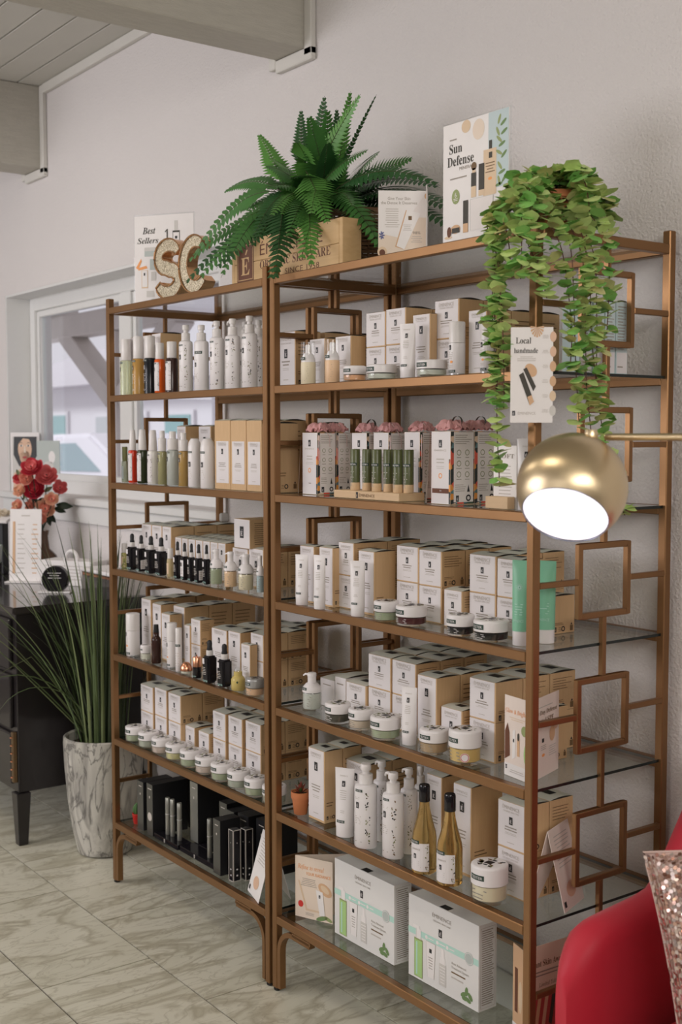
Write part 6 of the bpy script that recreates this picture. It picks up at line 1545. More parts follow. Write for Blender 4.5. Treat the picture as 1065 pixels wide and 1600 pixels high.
m.ell(W*.205, H*.42, W*.062, H*.058, 'print_leaf', 1); m.text('6', W*.205, H*.415, 'print_white', h=H*.04, lay=2); m.lines(W*.165, W*.245, H*.385, H*.41, 2, 'print_white', lay=2, fill=.35)
m.rect(W*.63, H*.375, W*.82, H*.725, 'ink_beige', 1); m.rect(W*.71, H*.655, W*.76, H*.70, 'print_dark', 2); m.lines(W*.66, W*.80, H*.54, H*.63, 4, 'ink_brown', lay=2, fill=.3); m.ell(W*.73, H*.50, W*.03, H*.012, 'ink_orange', 2)
m.rect(W*.71, H*.725, W*.755, H*.79, 'print_dark', 1)
m.rect(W*.56, H*.43, W*.645, H*.63, 'print_dark', 2); m.rect(W*.445, H*.47, W*.52, H*.575, 'print_dark', 2); m.ell(W*.485, H*.625, W*.040, H*.032, 'ink_brown', 2); m.rect(W*.46, H*.575, W*.51, H*.61, 'ink_beige', 2); m.rect(W*.445, H*.385, W*.52, H*.47, 'ink_beige', 2); m.rect(W*.56, H*.385, W*.645, H*.43, 'ink_beige', 2)
m.rect(W*.43, H*.13, W*.78, H*.375, 'print_grey', 1); m.rect(W*.44, H*.13, W*.77, H*.37, 'paper', 2)
m.rect(W*.325, H*.195, W*.40, H*.375, 'print_dark', 3); m.rect(W*.325, H*.125, W*.40, H*.195, 'print_amber', 3)
m.ell(W*.205, H*.165, W*.075, H*.035, 'print_amber', 2); m.rect(W*.15, H*.135, W*.27, H*.175, 'print_dark', 3); m.ell(W*.105, H*.15, W*.034, H*.042, 'wood_burnt', 3); m.ell(W*.09, H*.108, W*.06, H*.012, 'ink_beige', 2)
for (x, z, a) in [(.86, .93, 1.2), (.92, .90, .6), (.84, .84, 2.0), (.93, .83, .5), (.86, .78, 2.4), (.90, .74, .4), (.86, .68, 2.6), (.93, .66, .7), (.87, .58, 2.2), (.90, .53, .3), (.86, .47, 1.9), (.94, .48, .8), (.86, .44, .2)]:
    m.ell(W*x, H*z, W*.055, H*.013, 'print_leaf' if a > 1 else 'ink_green', 1, 8, a)
for i in range(4): m.ring(W*(.62+.06*(i % 2)), H*(.20+.04*(i // 2)), W*.010, W*.004, 'ink_light', 3, 10)
m.ell(W*.36, H*.95, W*.07, H*.05, 'ink_beige', 0); m.ell(W*.55, H*.90, W*.09, H*.08, 'paper_cream', 0)
m.move(dy=-.0033); ob('poster_print', m.mesh('poster_print'), sh)

t = thing('acrylic_sign', 'acrylic best sellers sign behind the glitter letters on the far rack', 'sign', (-0.897, 0.060, ZT), math.radians(34))
W, H = .215, .292
ob('acrylic_sheet', MB().box(-.003, -.0022, 0, W+.003, .0022, H+.004, 'acrylic').mesh('acrylic_sheet'), t)
sh = ob('poster_sheet', MB().box(0, -.0032, .001, W, -.0024, H, 'print_white').mesh('poster_sheet'), t)
m = MB()
m.text(ita('Best', True), W*.25, H*.80, 'print_dark', w=W*.22, h=H*.075); m.text(ita('Sellers', True), W*.23, H*.695, 'print_dark', w=W*.36, h=H*.065)
m.text(ser('1.'), W*.57, H*.72, 'print_dark', w=W*.10, h=H*.12); m.text(ser('2.'), W*.48, H*.56, 'print_dark', w=W*.13, h=H*.11)
m.rect(W*.65, H*.55, W*.77, H*.82, 'print_dark', 1); m.rect(W*.66, H*.57, W*.76, H*.80, 'print_white', 2); m.rect(W*.68, H*.82, W*.735, H*.93, 'print_grey', 1); m.rect(W*.69, H*.73, W*.73, H*.76, 'ink_black', 3); m.ell(W*.83, H*.62, W*.06, H*.07, 'print_leaf', 1)
m.rect(W*.17, H*.55, W*.36, H*.64, 'print_mint', 1); m.rect(W*.17, H*.61, W*.36, H*.65, 'print_grey', 2)
m.poly([(W*.02, H*.43), (W*.11, H*.53), (W*.12, H*.50), (W*.06, H*.41)], 'ink_orange', 1); m.poly([(W*.06, H*.40), (W*.22, H*.42), (W*.20, H*.45), (W*.07, H*.43)], 'ink_orange', 1)
m.rect(W*.115, H*.20, W*.225, H*.40, 'ink_beige', 1); m.rect(W*.125, H*.215, W*.215, H*.395, 'print_white', 2); m.rect(W*.155, H*.34, W*.18, H*.37, 'ink_black', 3)
m.rect(W*.26, H*.40, W*.36, H*.52, 'print_mint', 1); m.rect(W*.28, H*.28, W*.36, H*.38, 'print_grey', 1); m.rect(W*.20, H*.10, W*.33, H*.17, 'print_grey', 1); m.rect(W*.28, H*.02, W*.36, H*.08, 'print_mint', 1)
m.move(dy=-.0033); ob('poster_print', m.mesh('poster_print'), sh)

def dH(m, W, h):
    m.rect(W*.0, 0, W, h*.60, 'paper_cream', 0)
    m.poly([(0, h*.999), (W*.999, h*.999), (W*.62, h*.60), (W*.40, h*.30), (0, h*.36)], 'print_white', 1)
    m.text('Give Your Skin', W*.42, h*.86, 'ink_grey', w=W*.46, h=h*.045, lay=2); m.text('the Detox It Deserves', W*.42, h*.795, 'ink_grey', w=W*.74, h=h*.045, lay=2)
    m.lines(W*.12, W*.44, h*.44, h*.74, 9, 'ink_light', lay=2, fill=.28)
    m.poly([(W*.34, h*.16), (W*.52, h*.12), (W*.84, h*.66), (W*.56, h*.71)], 'print_amber', 2); m.poly([(W*.37, h*.17), (W*.53, h*.12), (W*.86, h*.66), (W*.58, h*.71)], 'print_white', 3)
    m.rect(W*.61, h*.56, W*.68, h*.62, 'ink_brown', 4); m.lines(W*.50, W*.68, h*.40, h*.50, 4, 'ink_light', lay=4, fill=.3)
    m.text('98%', W*.78, h*.35, 'ink_grey', w=W*.16, h=h*.045, lay=2); m.lines(W*.66, W*.90, h*.22, h*.33, 4, 'ink_light', lay=2, fill=.3)
    for k in range(7): m.ell(W*.07+W*.03*math.cos(k*.9), h*.33+h*.04*math.sin(k*.9), W*.035, h*.012, 'ink_indigo', 2, 6, k*.9)
    m.ell(W*.08, h*.08, W*.10, h*.08, 'ink_beige', 2); m.ell(W*.08, h*.07, W*.06, h*.05, 'wood_burnt', 3); m.ell(W*.97, h*.92, W*.03, h*.04, 'print_amber', 2)
    m.ell(W*.72, h*.035, W*.03, h*.02, 'print_dark', 2); m.ell(W*.82, h*.05, W*.03, h*.025, 'print_dark', 2)
folded_card('easel_card', 'small detox card leaning before the fern on the near rack', (0.442, 0.022), (0.506, 0.120), (0.560, 0.070), ZT, .157, dH, None, 'paper')

# wooden crate front lettered with the maker's name, across both racks
t = thing('crate_sign', 'wooden crate with burnt lettering and dark emblem on both racks', 'wooden crate', (-0.289, 0.060, ZT))
W, H = .537, .128
for i in range(2):
    ob('board', MB().box(.016, 0, H*.5*i+.0004, W-.016, .010, H*.5*(i+1)-.0004, 'wood_pine').mesh('board', bevel=.0008), t)
for x0, x1 in ((0, .0155), (W-.0155, W)):
    ob('end_panel', MB().box(x0, 0, 0, x1, .060, H, 'wood_pine').mesh('end_panel', bevel=.001), t)
ob('back_board', MB().box(.016, .050, 0, W-.016, .060, H*.9, 'wood_pine').mesh('back_board', bevel=.001), t)
m = MB()
m.rect(.030, H*.10, .118, H*.93, 'wood_burnt', 0); m.ring(.2, .2, .0, .0, 'wood_burnt', 0, 3) if False else None
for (x0, z0, x1, z1) in [(.034, H*.13, .036, H*.90), (.112, H*.13, .114, H*.90), (.034, H*.13, .114, H*.145), (.034, H*.885, .114, H*.90)]: m.rect(x0, z0, x1, z1, 'wood_pine', 1)
acute_E(m, .074, H*.24, H*.40, 'wood_pine', 1)
m.text('\u00c9MINENCE', .150, H*.60, 'wood_burnt', w=.300, h=H*.24, align='l', lay=0); m.text(ser('ORGANIC SKIN CARE'), .150, H*.31, 'wood_burnt', w=.335, h=H*.18, align='l', lay=0); m.text('SINCE 1958', .275, H*.10, 'wood_burnt', w=.16, h=H*.12, align='l', lay=0)
ob('lettering', m.mesh('lettering'), t)

# glitter letters
mat('gold_edge', (0.66, 0.38, 0.20), 0.22, metal=0.9, var=0.03)
m_, nt_, b_ = nodes_of('glitter')
_tc = nt_.nodes.new('ShaderNodeTexCoord'); _v = nt_.nodes.new('ShaderNodeTexVoronoi'); _v.inputs['Scale'].default_value = 420
_mx = nt_.nodes.new('ShaderNodeMix'); _mx.data_type = 'RGBA'; _mx.inputs[6].default_value = (0.25, 0.20, 0.12, 1); _mx.inputs[7].default_value = (0.80, 0.72, 0.55, 1)
_sp = nt_.nodes.new('ShaderNodeSeparateColor'); _bp = nt_.nodes.new('ShaderNodeBump'); _bp.inputs['Strength'].default_value = .8; _bp.inputs['Distance'].default_value = .002
nt_.links.new(_tc.outputs['Object'], _v.inputs['Vector']); nt_.links.new(_v.outputs['Color'], _sp.inputs[0]); nt_.links.new(_sp.outputs[0], _mx.inputs[0]); nt_.links.new(_mx.outputs[2], b_.inputs['Base Color']); nt_.links.new(_sp.outputs[1], _bp.inputs['Height']); nt_.links.new(_bp.outputs[0], b_.inputs['Normal'])
b_.inputs['Metallic'].default_value = .6; b_.inputs['Roughness'].default_value = .35
def stroke_letter(path, wd, dp, H):
    """sculpted letter from a centre line in the XZ plane: glitter face inside a raised gold edge"""
    P = [Vector(p) for p in path]; n = len(P); L, Rr = [], []
    for i in range(n):
        d = (P[min(i+1, n-1)]-P[max(i-1, 0)]).normalized(); nn = Vector((-d.y, d.x)); k = wd[i]/2
        L.append(P[i]+nn*k); Rr.append(P[i]-nn*k)
    face = MB(); face.grid([[(a.x, 0.003, a.y), (c.x, .003, c.y)] for a, c in zip(L, Rr)], 'glitter', smooth=False)
    ring_ = [(p.x, p.y) for p in L]+[(p.x, p.y) for p in Rr[::-1]]
    edge = MB(); N_ = len(ring_); cx = sum(p[0] for p in ring_)/N_
    rows_ = [[(x, y, z) for y in (0, dp)] for x, z in ring_]
    edge.grid(rows_, 'gold_edge', smooth=False, close_u=True)
    back = MB(); back.grid([[(a.x, dp, a.y), (c.x, dp, c.y)] for a, c in zip(L, Rr)], 'gold_edge', smooth=False)
    rim = MB(); rim.tube([(x, 0, z) for x, z in ring_]+[(ring_[0][0], 0, ring_[0][1])], .0028, 'gold_edge', 6)
    edge.join(back).join(rim)
    return [('glitter_face', face.mesh('glitter_face'), None), ('gold_edge', edge.mesh('gold_edge'), None)]
def arc(cx, cz, rx, rz, a0, a1, n):
    return [(cx+rx*math.cos(math.radians(a0+(a1-a0)*i/n)), cz+rz*math.sin(math.radians(a0+(a1-a0)*i/n))) for i in range(n+1)]
sp = arc(.088, .122, .052, .036, 15, 255, 16)[:-1]+[(.080, .088), (.100, .080)]+arc(.086, .048, .054, .036, 75, -165, 16)[1:]
sw = [.030+.016*math.sin(PI*i/(len(sp)-1))**.6 for i in range(len(sp))]
put('S', lambda: stroke_letter(sp, sw, .040, .17), 'glitter_letter', 'gold glitter letter S on top of the far rack', 'letter', (-.735, .035, ZT+.0105), .12, 'gold glitter letters')
cp = arc(.080, .086, .058, .068, 55, 318, 30)
cw = [.026+.018*math.sin(PI*i/(len(cp)-1))**.6 for i in range(len(cp))]
put('Cc', lambda: stroke_letter(cp, cw, .040, .17), 'glitter_letter', 'gold glitter letter C half hidden by fern, far rack', 'letter', (-.560, .035, ZT+.0060), .12, 'gold glitter letters')

# lowest far shelf: dark packs
mat('pack_grey', (0.095, 0.095, 0.085), 0.22, metal=0.3, var=0.05)
mat('pack_silver', (0.30, 0.30, 0.27), 0.25, metal=0.5, var=0.05)
def dark_pack(w_, d, h, front, dot=False):
    f = MB(); f.rect(-w_/2+.001, .001, w_/2-.001, h-.001, front, 0)
    f.rect(-w_*.06, h*.72, w_*.06, h*.76, 'ink_light', 1); f.lines(-w_*.3, w_*.3, h*.88, h*.92, 1, 'ink_light', fill=.4)
    if dot: f.ell(0, h*.36, w_*.34, w_*.34, 'ink_light', 1)
    return [('body', MB().box(-w_/2, 0, 0, w_/2, d, h, 'black_satin').mesh('pack', bevel=.0007), None), ('front_print', f.mesh('front_print'), 0)]
for i, (x, y, w_, d, h, fr_, dot, z, lab) in enumerate([
    (-.858, .036, .044, .110, .164, 'pack_grey', False, 0, 'leftmost grey-fronted black carton, lowest far shelf'),
    (-.787, .034, .042, .130, .172, 'pack_grey', True, 0, 'black carton with pale round sticker, lowest far shelf'),
    (-.800, .175, .046, .10, .19, 'black_satin', False, 0, 'taller black carton behind the round-sticker one, lowest far shelf'),
    (-.700, .165, .045, .09, .200, 'black_satin', False, 0, 'all-black carton left of the silver-fronted one, lowest far shelf'),
    (-.600, .095, .050, .14, .194, 'pack_silver', False, .0172, 'silver-fronted black carton on the second plinth, lowest far shelf'),
    (-.470, .125, .046, .13, .172, 'pack_grey', False, 0, 'grey-fronted black carton behind the plinth end, lowest far shelf'),
    (-.418, .120, .046, .12, .160, 'pack_grey', False, 0, 'black carton behind the large grey one, lowest far shelf'),
    (-.348, .030, .042, .070, .168, 'pack_grey', False, 0, 'foremost large grey-fronted carton, lowest far shelf'),
    (-.335, .115, .060, .11, .17, 'black_satin', False, 0, 'black carton right behind the foremost grey one, lowest far shelf'),
    (-.255, .130, .060, .11, .17, 'black_satin', False, 0, 'rearmost right black carton, lowest far shelf')]):
    put(('dp', i), lambda: dark_pack(w_, d, h, fr_, dot), 'make_up_carton', lab, 'carton', (x, y, ZD[7]+z), 0, 'dark make-up cartons')
for i, (x0, x1, y0, d) in enumerate([(-.758, -.600, .034, .052), (-.596, -.388, .040, .052)]):
    t = thing('display_plinth', ['left', 'right'][i]+' low black make-up plinth with small emblem, lowest far shelf', 'display stand', (x0, y0, ZD[7]), 0, 'black make-up plinths')
    dd = .155 if i else .052
    ob('plinth_body', MB().box(0, 0, 0, x1-x0, d if i == 0 else .052, .0168, 'black_gloss').mesh('plinth', bevel=.001), t)
    if i: ob('plinth_back', MB().box(0, .0525, 0, .075, .20, .0168, 'black_gloss').mesh('plinth', bevel=.001), t)
    m = MB(); emblem(m, (x1-x0)*.45, .0085, .011, 0, 'ink_black', 'ink_light'); ob('emblem', m.mesh('emblem'), t)
for i, (x, y, h, z) in enumerate([(-.715, .062, .125, .017), (-.690, .066, .12, .017), (-.640, .064, .125, .017), (-.445, .062, .125, .017)]):
    put('mascara', lambda: [('case', MB().lathe([(.0075, 0), (.0078, .001), (.0078, .068)], 'pack_silver', 16).mesh('case'), None), ('cap', MB().lathe([(.0078, .0685), (.0078, .121), (.0070, .122)], 'black_satin' if False else 'pack_silver', 16).mesh('cap'), None), ('ring', MB().lathe([(.0080, .0660), (.0080, .0695)], 'plastic_grey', 16).mesh('ring'), None)],
        'mascara_tube', ['first', 'second', 'third', 'fourth'][i]+' silver mascara tube from the left on the black plinths', 'mascara', (x, y, ZD[7]+z), 0, 'silver mascara tubes')
def lip_box():
    w_, d, h = .026, .026, .155; e = .0022
    k = [('body', MB().box(-w_/2, 0, 0, w_/2, d, h, 'black_gloss').mesh('lip_box', bevel=.0004), None)]
    m = MB()
    def edges(m, W):
        for (x0, z0, x1, z1) in [(0, 0, e, h), (W-e, 0, W, h), (e, 0, W-e, e), (e, h-e, W-e, h)]: m.rect(x0, z0, x1, z1, 'ink_light', 0)
        m.rect(W*.4, h*.10, W*.6, h*.13, 'carton_white', 1); m.rect(W*.4, h*.22, W*.6, h*.245, 'carton_white', 1); m.rect(W*.45, h*.74, W*.55, h*.755, 'ink_light', 1)
    edges(m, w_); m.move(dx=-w_/2)
    s = MB(); edges(s, d); s.move(mtx=Matrix.Translation((w_/2, 0, 0)) @ R_X)
    k.append(('edge_print', m.mesh('edge_print'), 0)); k.append(('side_edge_print', s.mesh('side_edge_print'), 0)); return k
put('lip', lip_box, 'lipstick_box', 'left black lipstick box with white edges, lowest far shelf', 'lipstick box', (-.276, .036, ZD[7]), 0, 'black lipstick boxes with white edges')
put('lip', lip_box, 'lipstick_box', 'right black lipstick box with white edges, lowest far shelf', 'lipstick box', (-.262, .070, ZD[7]), 0, 'black lipstick boxes with white edges')
mat('red_glaze', (0.55, 0.03, 0.025), 0.3, var=0.05)
mat('cactus_green', (0.07, 0.16, 0.05), 0.6, var=0.2, scale=60)
def red_pot():
    r = .017
    k = [('pot', MB().lathe([(r*.66, 0), (r*.75, .002), (r, .030), (r*1.05, .032), (r*1.05, .036), (r*.9, .036), (r*.85, .031), (.0001, .031)], 'red_glaze', 20).mesh('red_pot'), None)]
    c_ = MB()
    rows_ = []
    for i in range(9):
        tt = i/8; z = .032+.040*tt; rr = r*.75*math.sin(PI*(.18+.80*tt))**.7+.0004
        rows_.append([(rr*(1+.14*math.cos(9*a))*math.cos(a), rr*(1+.14*math.cos(9*a))*math.sin(a), z) for a in [2*PI*q/36 for q in range(37)]])
    c_.grid(rows_, 'cactus_green'); c_.f = [f[::-1] for f in c_.f]
    k.append(('cactus', c_.mesh('cactus', weld=True), None)); return k
put('redpot', red_pot, 'potted_cactus', 'tiny red pot with green cactus, left end of lowest far shelf', 'potted plant', (-.920, .055, ZD[7]))
# ------------------------------------------------------------------ fern in a wicker basket on top of the racks
mat('fern_green', (0.060, 0.180, 0.042), 0.42, var=0.35, scale=16)
mat('fern_dark', (0.026, 0.090, 0.026), 0.42, var=0.35, scale=16)
mat('fern_light', (0.11, 0.29, 0.06), 0.42, var=0.3, scale=16)
mat('fern_rib', (0.05, 0.055, 0.02), 0.6, var=0.2)
mat('wicker', (0.12, 0.062, 0.030), 0.55, var=0.35, scale=90)
def bez(a, b, c, t): return a*(1-t)**2+b*2*t*(1-t)+c*t*t
def frond(base, tip, lift, width, col, seed, twist=0.0, npin=26):
    rnd = random.Random(seed); m = MB()
    A, C_ = Vector(base), Vector(tip)
    L = (C_-A).length
    Bc = A.lerp(C_, .45)+Vector((0, 0, lift))
    n = npin*2; P = [bez(A, Bc, C_, i/n) for i in range(n+1)]
    m.tube(P, .0016, 'fern_rib', 5, [1-.75*i/n for i in range(n+1)])
    for i in range(2, n):
        t = i/n
        if t < .10: continue
        T = (P[min(i+1, n)]-P[i-1]).normalized()
        up = Vector((.62, -.55, .55)); side = T.cross(up)
        if side.length < .2: side = T.cross(Vector((0, 0, 1)))
        side.normalize(); N_ = side.cross(T).normalized()
        if abs(twist) > 0:
            q = Matrix.Rotation(twist, 3, T); side = q @ side; N_ = q @ N_
        ln = width*min(1.0, (t-.06)*5.0)*(1-max(0, t-.30)/.72)**.75
        if i % 2: continue
        w_ = L/n*1.95
        for s in (-1, 1):
            l2 = ln*rnd.uniform(.92, 1.06)
            d = (side*s*.93+T*.38).normalized()
            dn = -N_*.18*l2
            p0 = P[i]; p1 = p0+d*l2*.55+dn*.35; p2 = p0+d*l2+dn
            v = [p0-T*w_*.42, p0+T*w_*.42, p1+T*w_*.62+N_*.0016, p1-T*w_*.46, p2+T*w_*.25]
            if s < 0: fs = [(0, 1, 2, 3), (3, 2, 4)]
            else: fs = [(3, 2, 1, 0), (4, 2, 3)]
            m.add(v, fs, col)
    return m
FX, FY = -0.01, 0.285
fern = thing('potted_fern', 'lush green fern in a brown wicker basket on top of the racks', 'potted plant', (FX, FY, ZT))
# basket: stakes and woven rings
bk = MB()
def bask_r(t): return .088+.034*t
NS = 22
for k in range(NS):
    a = 2*PI*k/NS
    bk.tube([(bask_r(t)*math.cos(a), bask_r(t)*math.sin(a), .002+.165*t) for t in (0, .33, .66, 1)], .0032, 'wicker', 6)
basket = ob('wicker_basket', bk.mesh('basket_stakes'), fern, (.085, -.020, 0))
for j in range(17):
    t = j/16
    z = .006+.158*t; r = bask_r(t)
    pts = []
    for k in range(NS*2+1):
        a = 2*PI*k/(NS*2); off = .0042*math.cos(PI*k/1.0*.5*2/2+PI*j) if True else 0
        off = .0042*(1 if ((k//1+j*1) % 2 == 0) else -1)*(.0 if k % 2 else 1)
        pts.append(((r+off)*math.cos(a), (r+off)*math.sin(a), z))
    ob('weave_ring', MB().tube(pts, .0046, 'wicker', 6).mesh('weave_ring'), basket)
ob('basket_rim', MB().tube([((bask_r(1)+.002)*math.cos(2*PI*k/40), (bask_r(1)+.002)*math.sin(2*PI*k/40), .170) for k in range(41)], .0075, 'wicker', 8).mesh('basket_rim'), basket)
ob('soil', MB().lathe([(.10, .10), (.108, .150), (.0001, .160)], 'soil', 24).mesh('soil'), basket)
crown = Vector((-.075, -.03, .185))
FR = [  # tip (world), lift, half width, colour, twist
    ((0.135, 0.17, 2.435), .05, .030, 'fern_light', .9), ((0.195, 0.21, 2.42), .05, .010, 'fern_dark', 1.2), ((0.005, 0.22, 2.425), .04, .030, 'fern_dark', .4), ((-0.075, 0.20, 2.395), .05, .026, 'fern_dark', .7),
    ((-0.185, 0.12, 2.315), .10, .052, 'fern_light', .75), ((-0.28, 0.14, 2.245), .16, .050, 'fern_green', .4), ((-0.335, 0.12, 2.19), .17, .055, 'fern_green', .3), ((-0.47, 0.015, 2.045), .24, .050, 'fern_green', .2),
    ((-0.42, -0.025, 1.97), .26, .046, 'fern_dark', .2), ((-0.315, -0.035, 1.975), .25, .062, 'fern_green', .2), ((-0.20, -0.045, 1.99), .24, .055, 'fern_dark', .1), ((0.085, -0.055, 1.925), .30, .062, 'fern_dark', .1),
    ((0.215, -0.045, 1.965), .28, .060, 'fern_light', .0), ((0.245, -0.035, 2.075), .22, .062, 'fern_light', .0), ((0.055, -0.03, 2.10), .20, .048, 'fern_light', .1), ((0.10, .06, 2.36), .06, .050, 'fern_green', .5),
    ((0.46, 0.20, 2.135), .19, .045, 'fern_dark', -.2), ((0.485, 0.24, 2.09), .22, .050, 'fern_dark', -.3), ((0.44, 0.30, 2.03), .26, .052, 'fern_dark', -.2), ((0.345, 0.10, 1.99), .26, .055, 'fern_green', -.2),
    ((0.20, 0.33, 2.27), .10, .045, 'fern_green', .2), ((-0.10, 0.36, 2.24), .12, .045, 'fern_dark', .2), ((-0.30, 0.30, 2.10), .20, .050, 'fern_dark', .1), ((0.27, 0.16, 2.25), .10, .044, 'fern_green', .3), ((-0.06, 0.03, 2.20), .15, .050, 'fern_green', .3), ((0.12, 0.0, 2.19), .15, .050, 'fern_dark', .2), ((-0.36, 0.06, 2.07), .22, .052, 'fern_dark', .2), ((-0.16, -0.02, 2.10), .19, .050, 'fern_green', .2), ((0.385, 0.32, 2.10), .2, .05, 'fern_dark', -.2),
    ((0.06, 0.05, 2.30), .10, .055, 'fern_light', .3), ((-0.11, 0.06, 2.27), .12, .055, 'fern_green', .3), ((0.17, 0.07, 2.28), .10, .050, 'fern_dark', .1), ((-0.22, 0.06, 2.15), .18, .055, 'fern_green', .2), ((0.33, 0.03, 2.09), .20, .055, 'fern_green', -.1), ((-0.04, -0.03, 2.03), .24, .055, 'fern_dark', .1), ((0.15, -0.04, 2.03), .24, .055, 'fern_green', 0), ((0.30, 0.28, 2.20), .15, .05, 'fern_dark', -.2), ((-0.25, 0.22, 2.22), .16, .05, 'fern_dark', .2), ((0.06, 0.15, 2.40), .04, .045, 'fern_green', .6), ((-0.03, 0.12, 2.33), .08, .05, 'fern_light', .5)]
for i, (tp, lf, wd, col, tw) in enumerate(FR):
    wd *= 1.42; tl = Vector(tp)-Vector((FX, FY, ZT))
    b0 = crown+Vector((random.Random(i).uniform(-.03, .03), random.Random(i+50).uniform(-.03, .02), random.Random(i+90).uniform(-.02, .02)))
    ob('frond', frond(b0, tl, lf*.62, wd, col, i, tw, 24 if (tl-b0).length < .3 else 32).mesh('frond'), fern)

for i, (bs, tp, lf, wd, col) in enumerate([    # broad fronds of the front: foot, tip, arch, half width
    ((0.001, 0.12, 2.244), (0.226, 0.03, 2.063), 0.02, 0.066, 'fern_light'),
    ((-0.03, 0.12, 2.194), (-0.013, 0.05, 2.121), 0.03, 0.045, 'fern_light'),
    ((0.027, 0.11, 2.153), (0.238, -0.03, 1.948), 0.05, 0.052, 'fern_light'),
    ((-0.072, 0.1, 2.167), (0.098, -0.045, 1.926), 0.06, 0.056, 'fern_dark'),
    ((-0.137, 0.1, 2.165), (-0.191, -0.035, 1.967), 0.07, 0.05, 'fern_green'),
    ((-0.132, 0.14, 2.227), (-0.298, 0.16, 2.408), 0.015, 0.046, 'fern_light'),
    ((-0.151, 0.12, 2.214), (-0.406, 0.0, 2.052), 0.1, 0.046, 'fern_green'),
    ((0.025, 0.16, 2.19), (0.367, 0.1, 1.976), 0.09, 0.05, 'fern_green'),
    ((-0.148, 0.14, 2.216), (-0.429, 0.12, 2.258), 0.06, 0.05, 'fern_green'),
    ((-0.056, 0.1, 2.196), (-0.08, 0.0, 2.065), 0.05, 0.05, 'fern_dark'),
    ((-0.052, 0.14, 2.252), (-0.095, 0.17, 2.436), 0.0, 0.036, 'fern_dark'),
    ((-0.005, 0.15, 2.245), (0.004, 0.18, 2.454), 0.0, 0.038, 'fern_dark'),
    ((0.024, 0.14, 2.239), (0.178, 0.17, 2.418), 0.02, 0.04, 'fern_light'),
    ((0.039, 0.14, 2.203), (0.224, 0.16, 2.264), 0.03, 0.046, 'fern_green'),
    ((0.07, 0.16, 2.183), (0.461, 0.2, 2.14), 0.09, 0.046, 'fern_dark'),
    ]):
    o0_ = Vector((FX, FY, ZT))
    ob('frond', frond(Vector(bs)-o0_, Vector(tp)-o0_, lf, wd, col, 200+i, 0.0, 20).mesh('frond'), fern)

# ------------------------------------------------------------------ trailing plant at the corner of the near rack
mat('ivy_light', (0.52, 0.66, 0.24), 0.5, var=0.3, scale=50)
mat('ivy_green', (0.24, 0.50, 0.13), 0.5, var=0.3, scale=50)
mat('ivy_olive', (0.58, 0.56, 0.25), 0.5, var=0.3, scale=50)
mat('ivy_stem', (0.10, 0.035, 0.025), 0.6, var=0.2)
def ivy_leaf(sz_, col, seed):
    """rounded scalloped leaf, cupped, hinge at the origin, pointing along +X"""
    rnd = random.Random(seed); m = MB(); pts = []; n = 14
    for k in range(n):
        a = 2*PI*k/n
        r = sz_*(.5+.045*math.cos(5*a))*rnd.uniform(.94, 1.06)
        x = sz_*.48+r*math.cos(a); y = r*.95*math.sin(a)
        pts.append((x, y, .35*((x-sz_*.45)**2+y*y)/sz_-.25*x*x/sz_))
    c0 = (sz_*.46, 0, sz_*.05)
    for k in range(n): m.add([c0, pts[k], pts[(k+1) % n]], [(0, 1, 2)], col, True)
    return m.mesh('ivy_leaf', weld=True)
LEAF = [ivy_leaf(.031, c, s) for s, c in enumerate(['ivy_light', 'ivy_green', 'ivy_light', 'ivy_olive', 'ivy_green', 'ivy_light'])]
PX, PY = .918, .112
vine = thing('trailing_plant', 'light green trailing plant hanging over the corner of the near rack', 'potted plant', (PX, PY, ZT))
ob('pot', MB().lathe([(.040, 0), (.042, .002), (.056, .068), (.060, .068), (.061, .082), (.054, .082), (.050, .074), (.0001, .072)], 'terracotta', 24).mesh('vine_pot'), vine)
rv = random.Random(31)
strands = []
top = Vector((0, 0, .090))
def W2(x, y, z): return Vector((x-PX, y-PY, z-ZT))
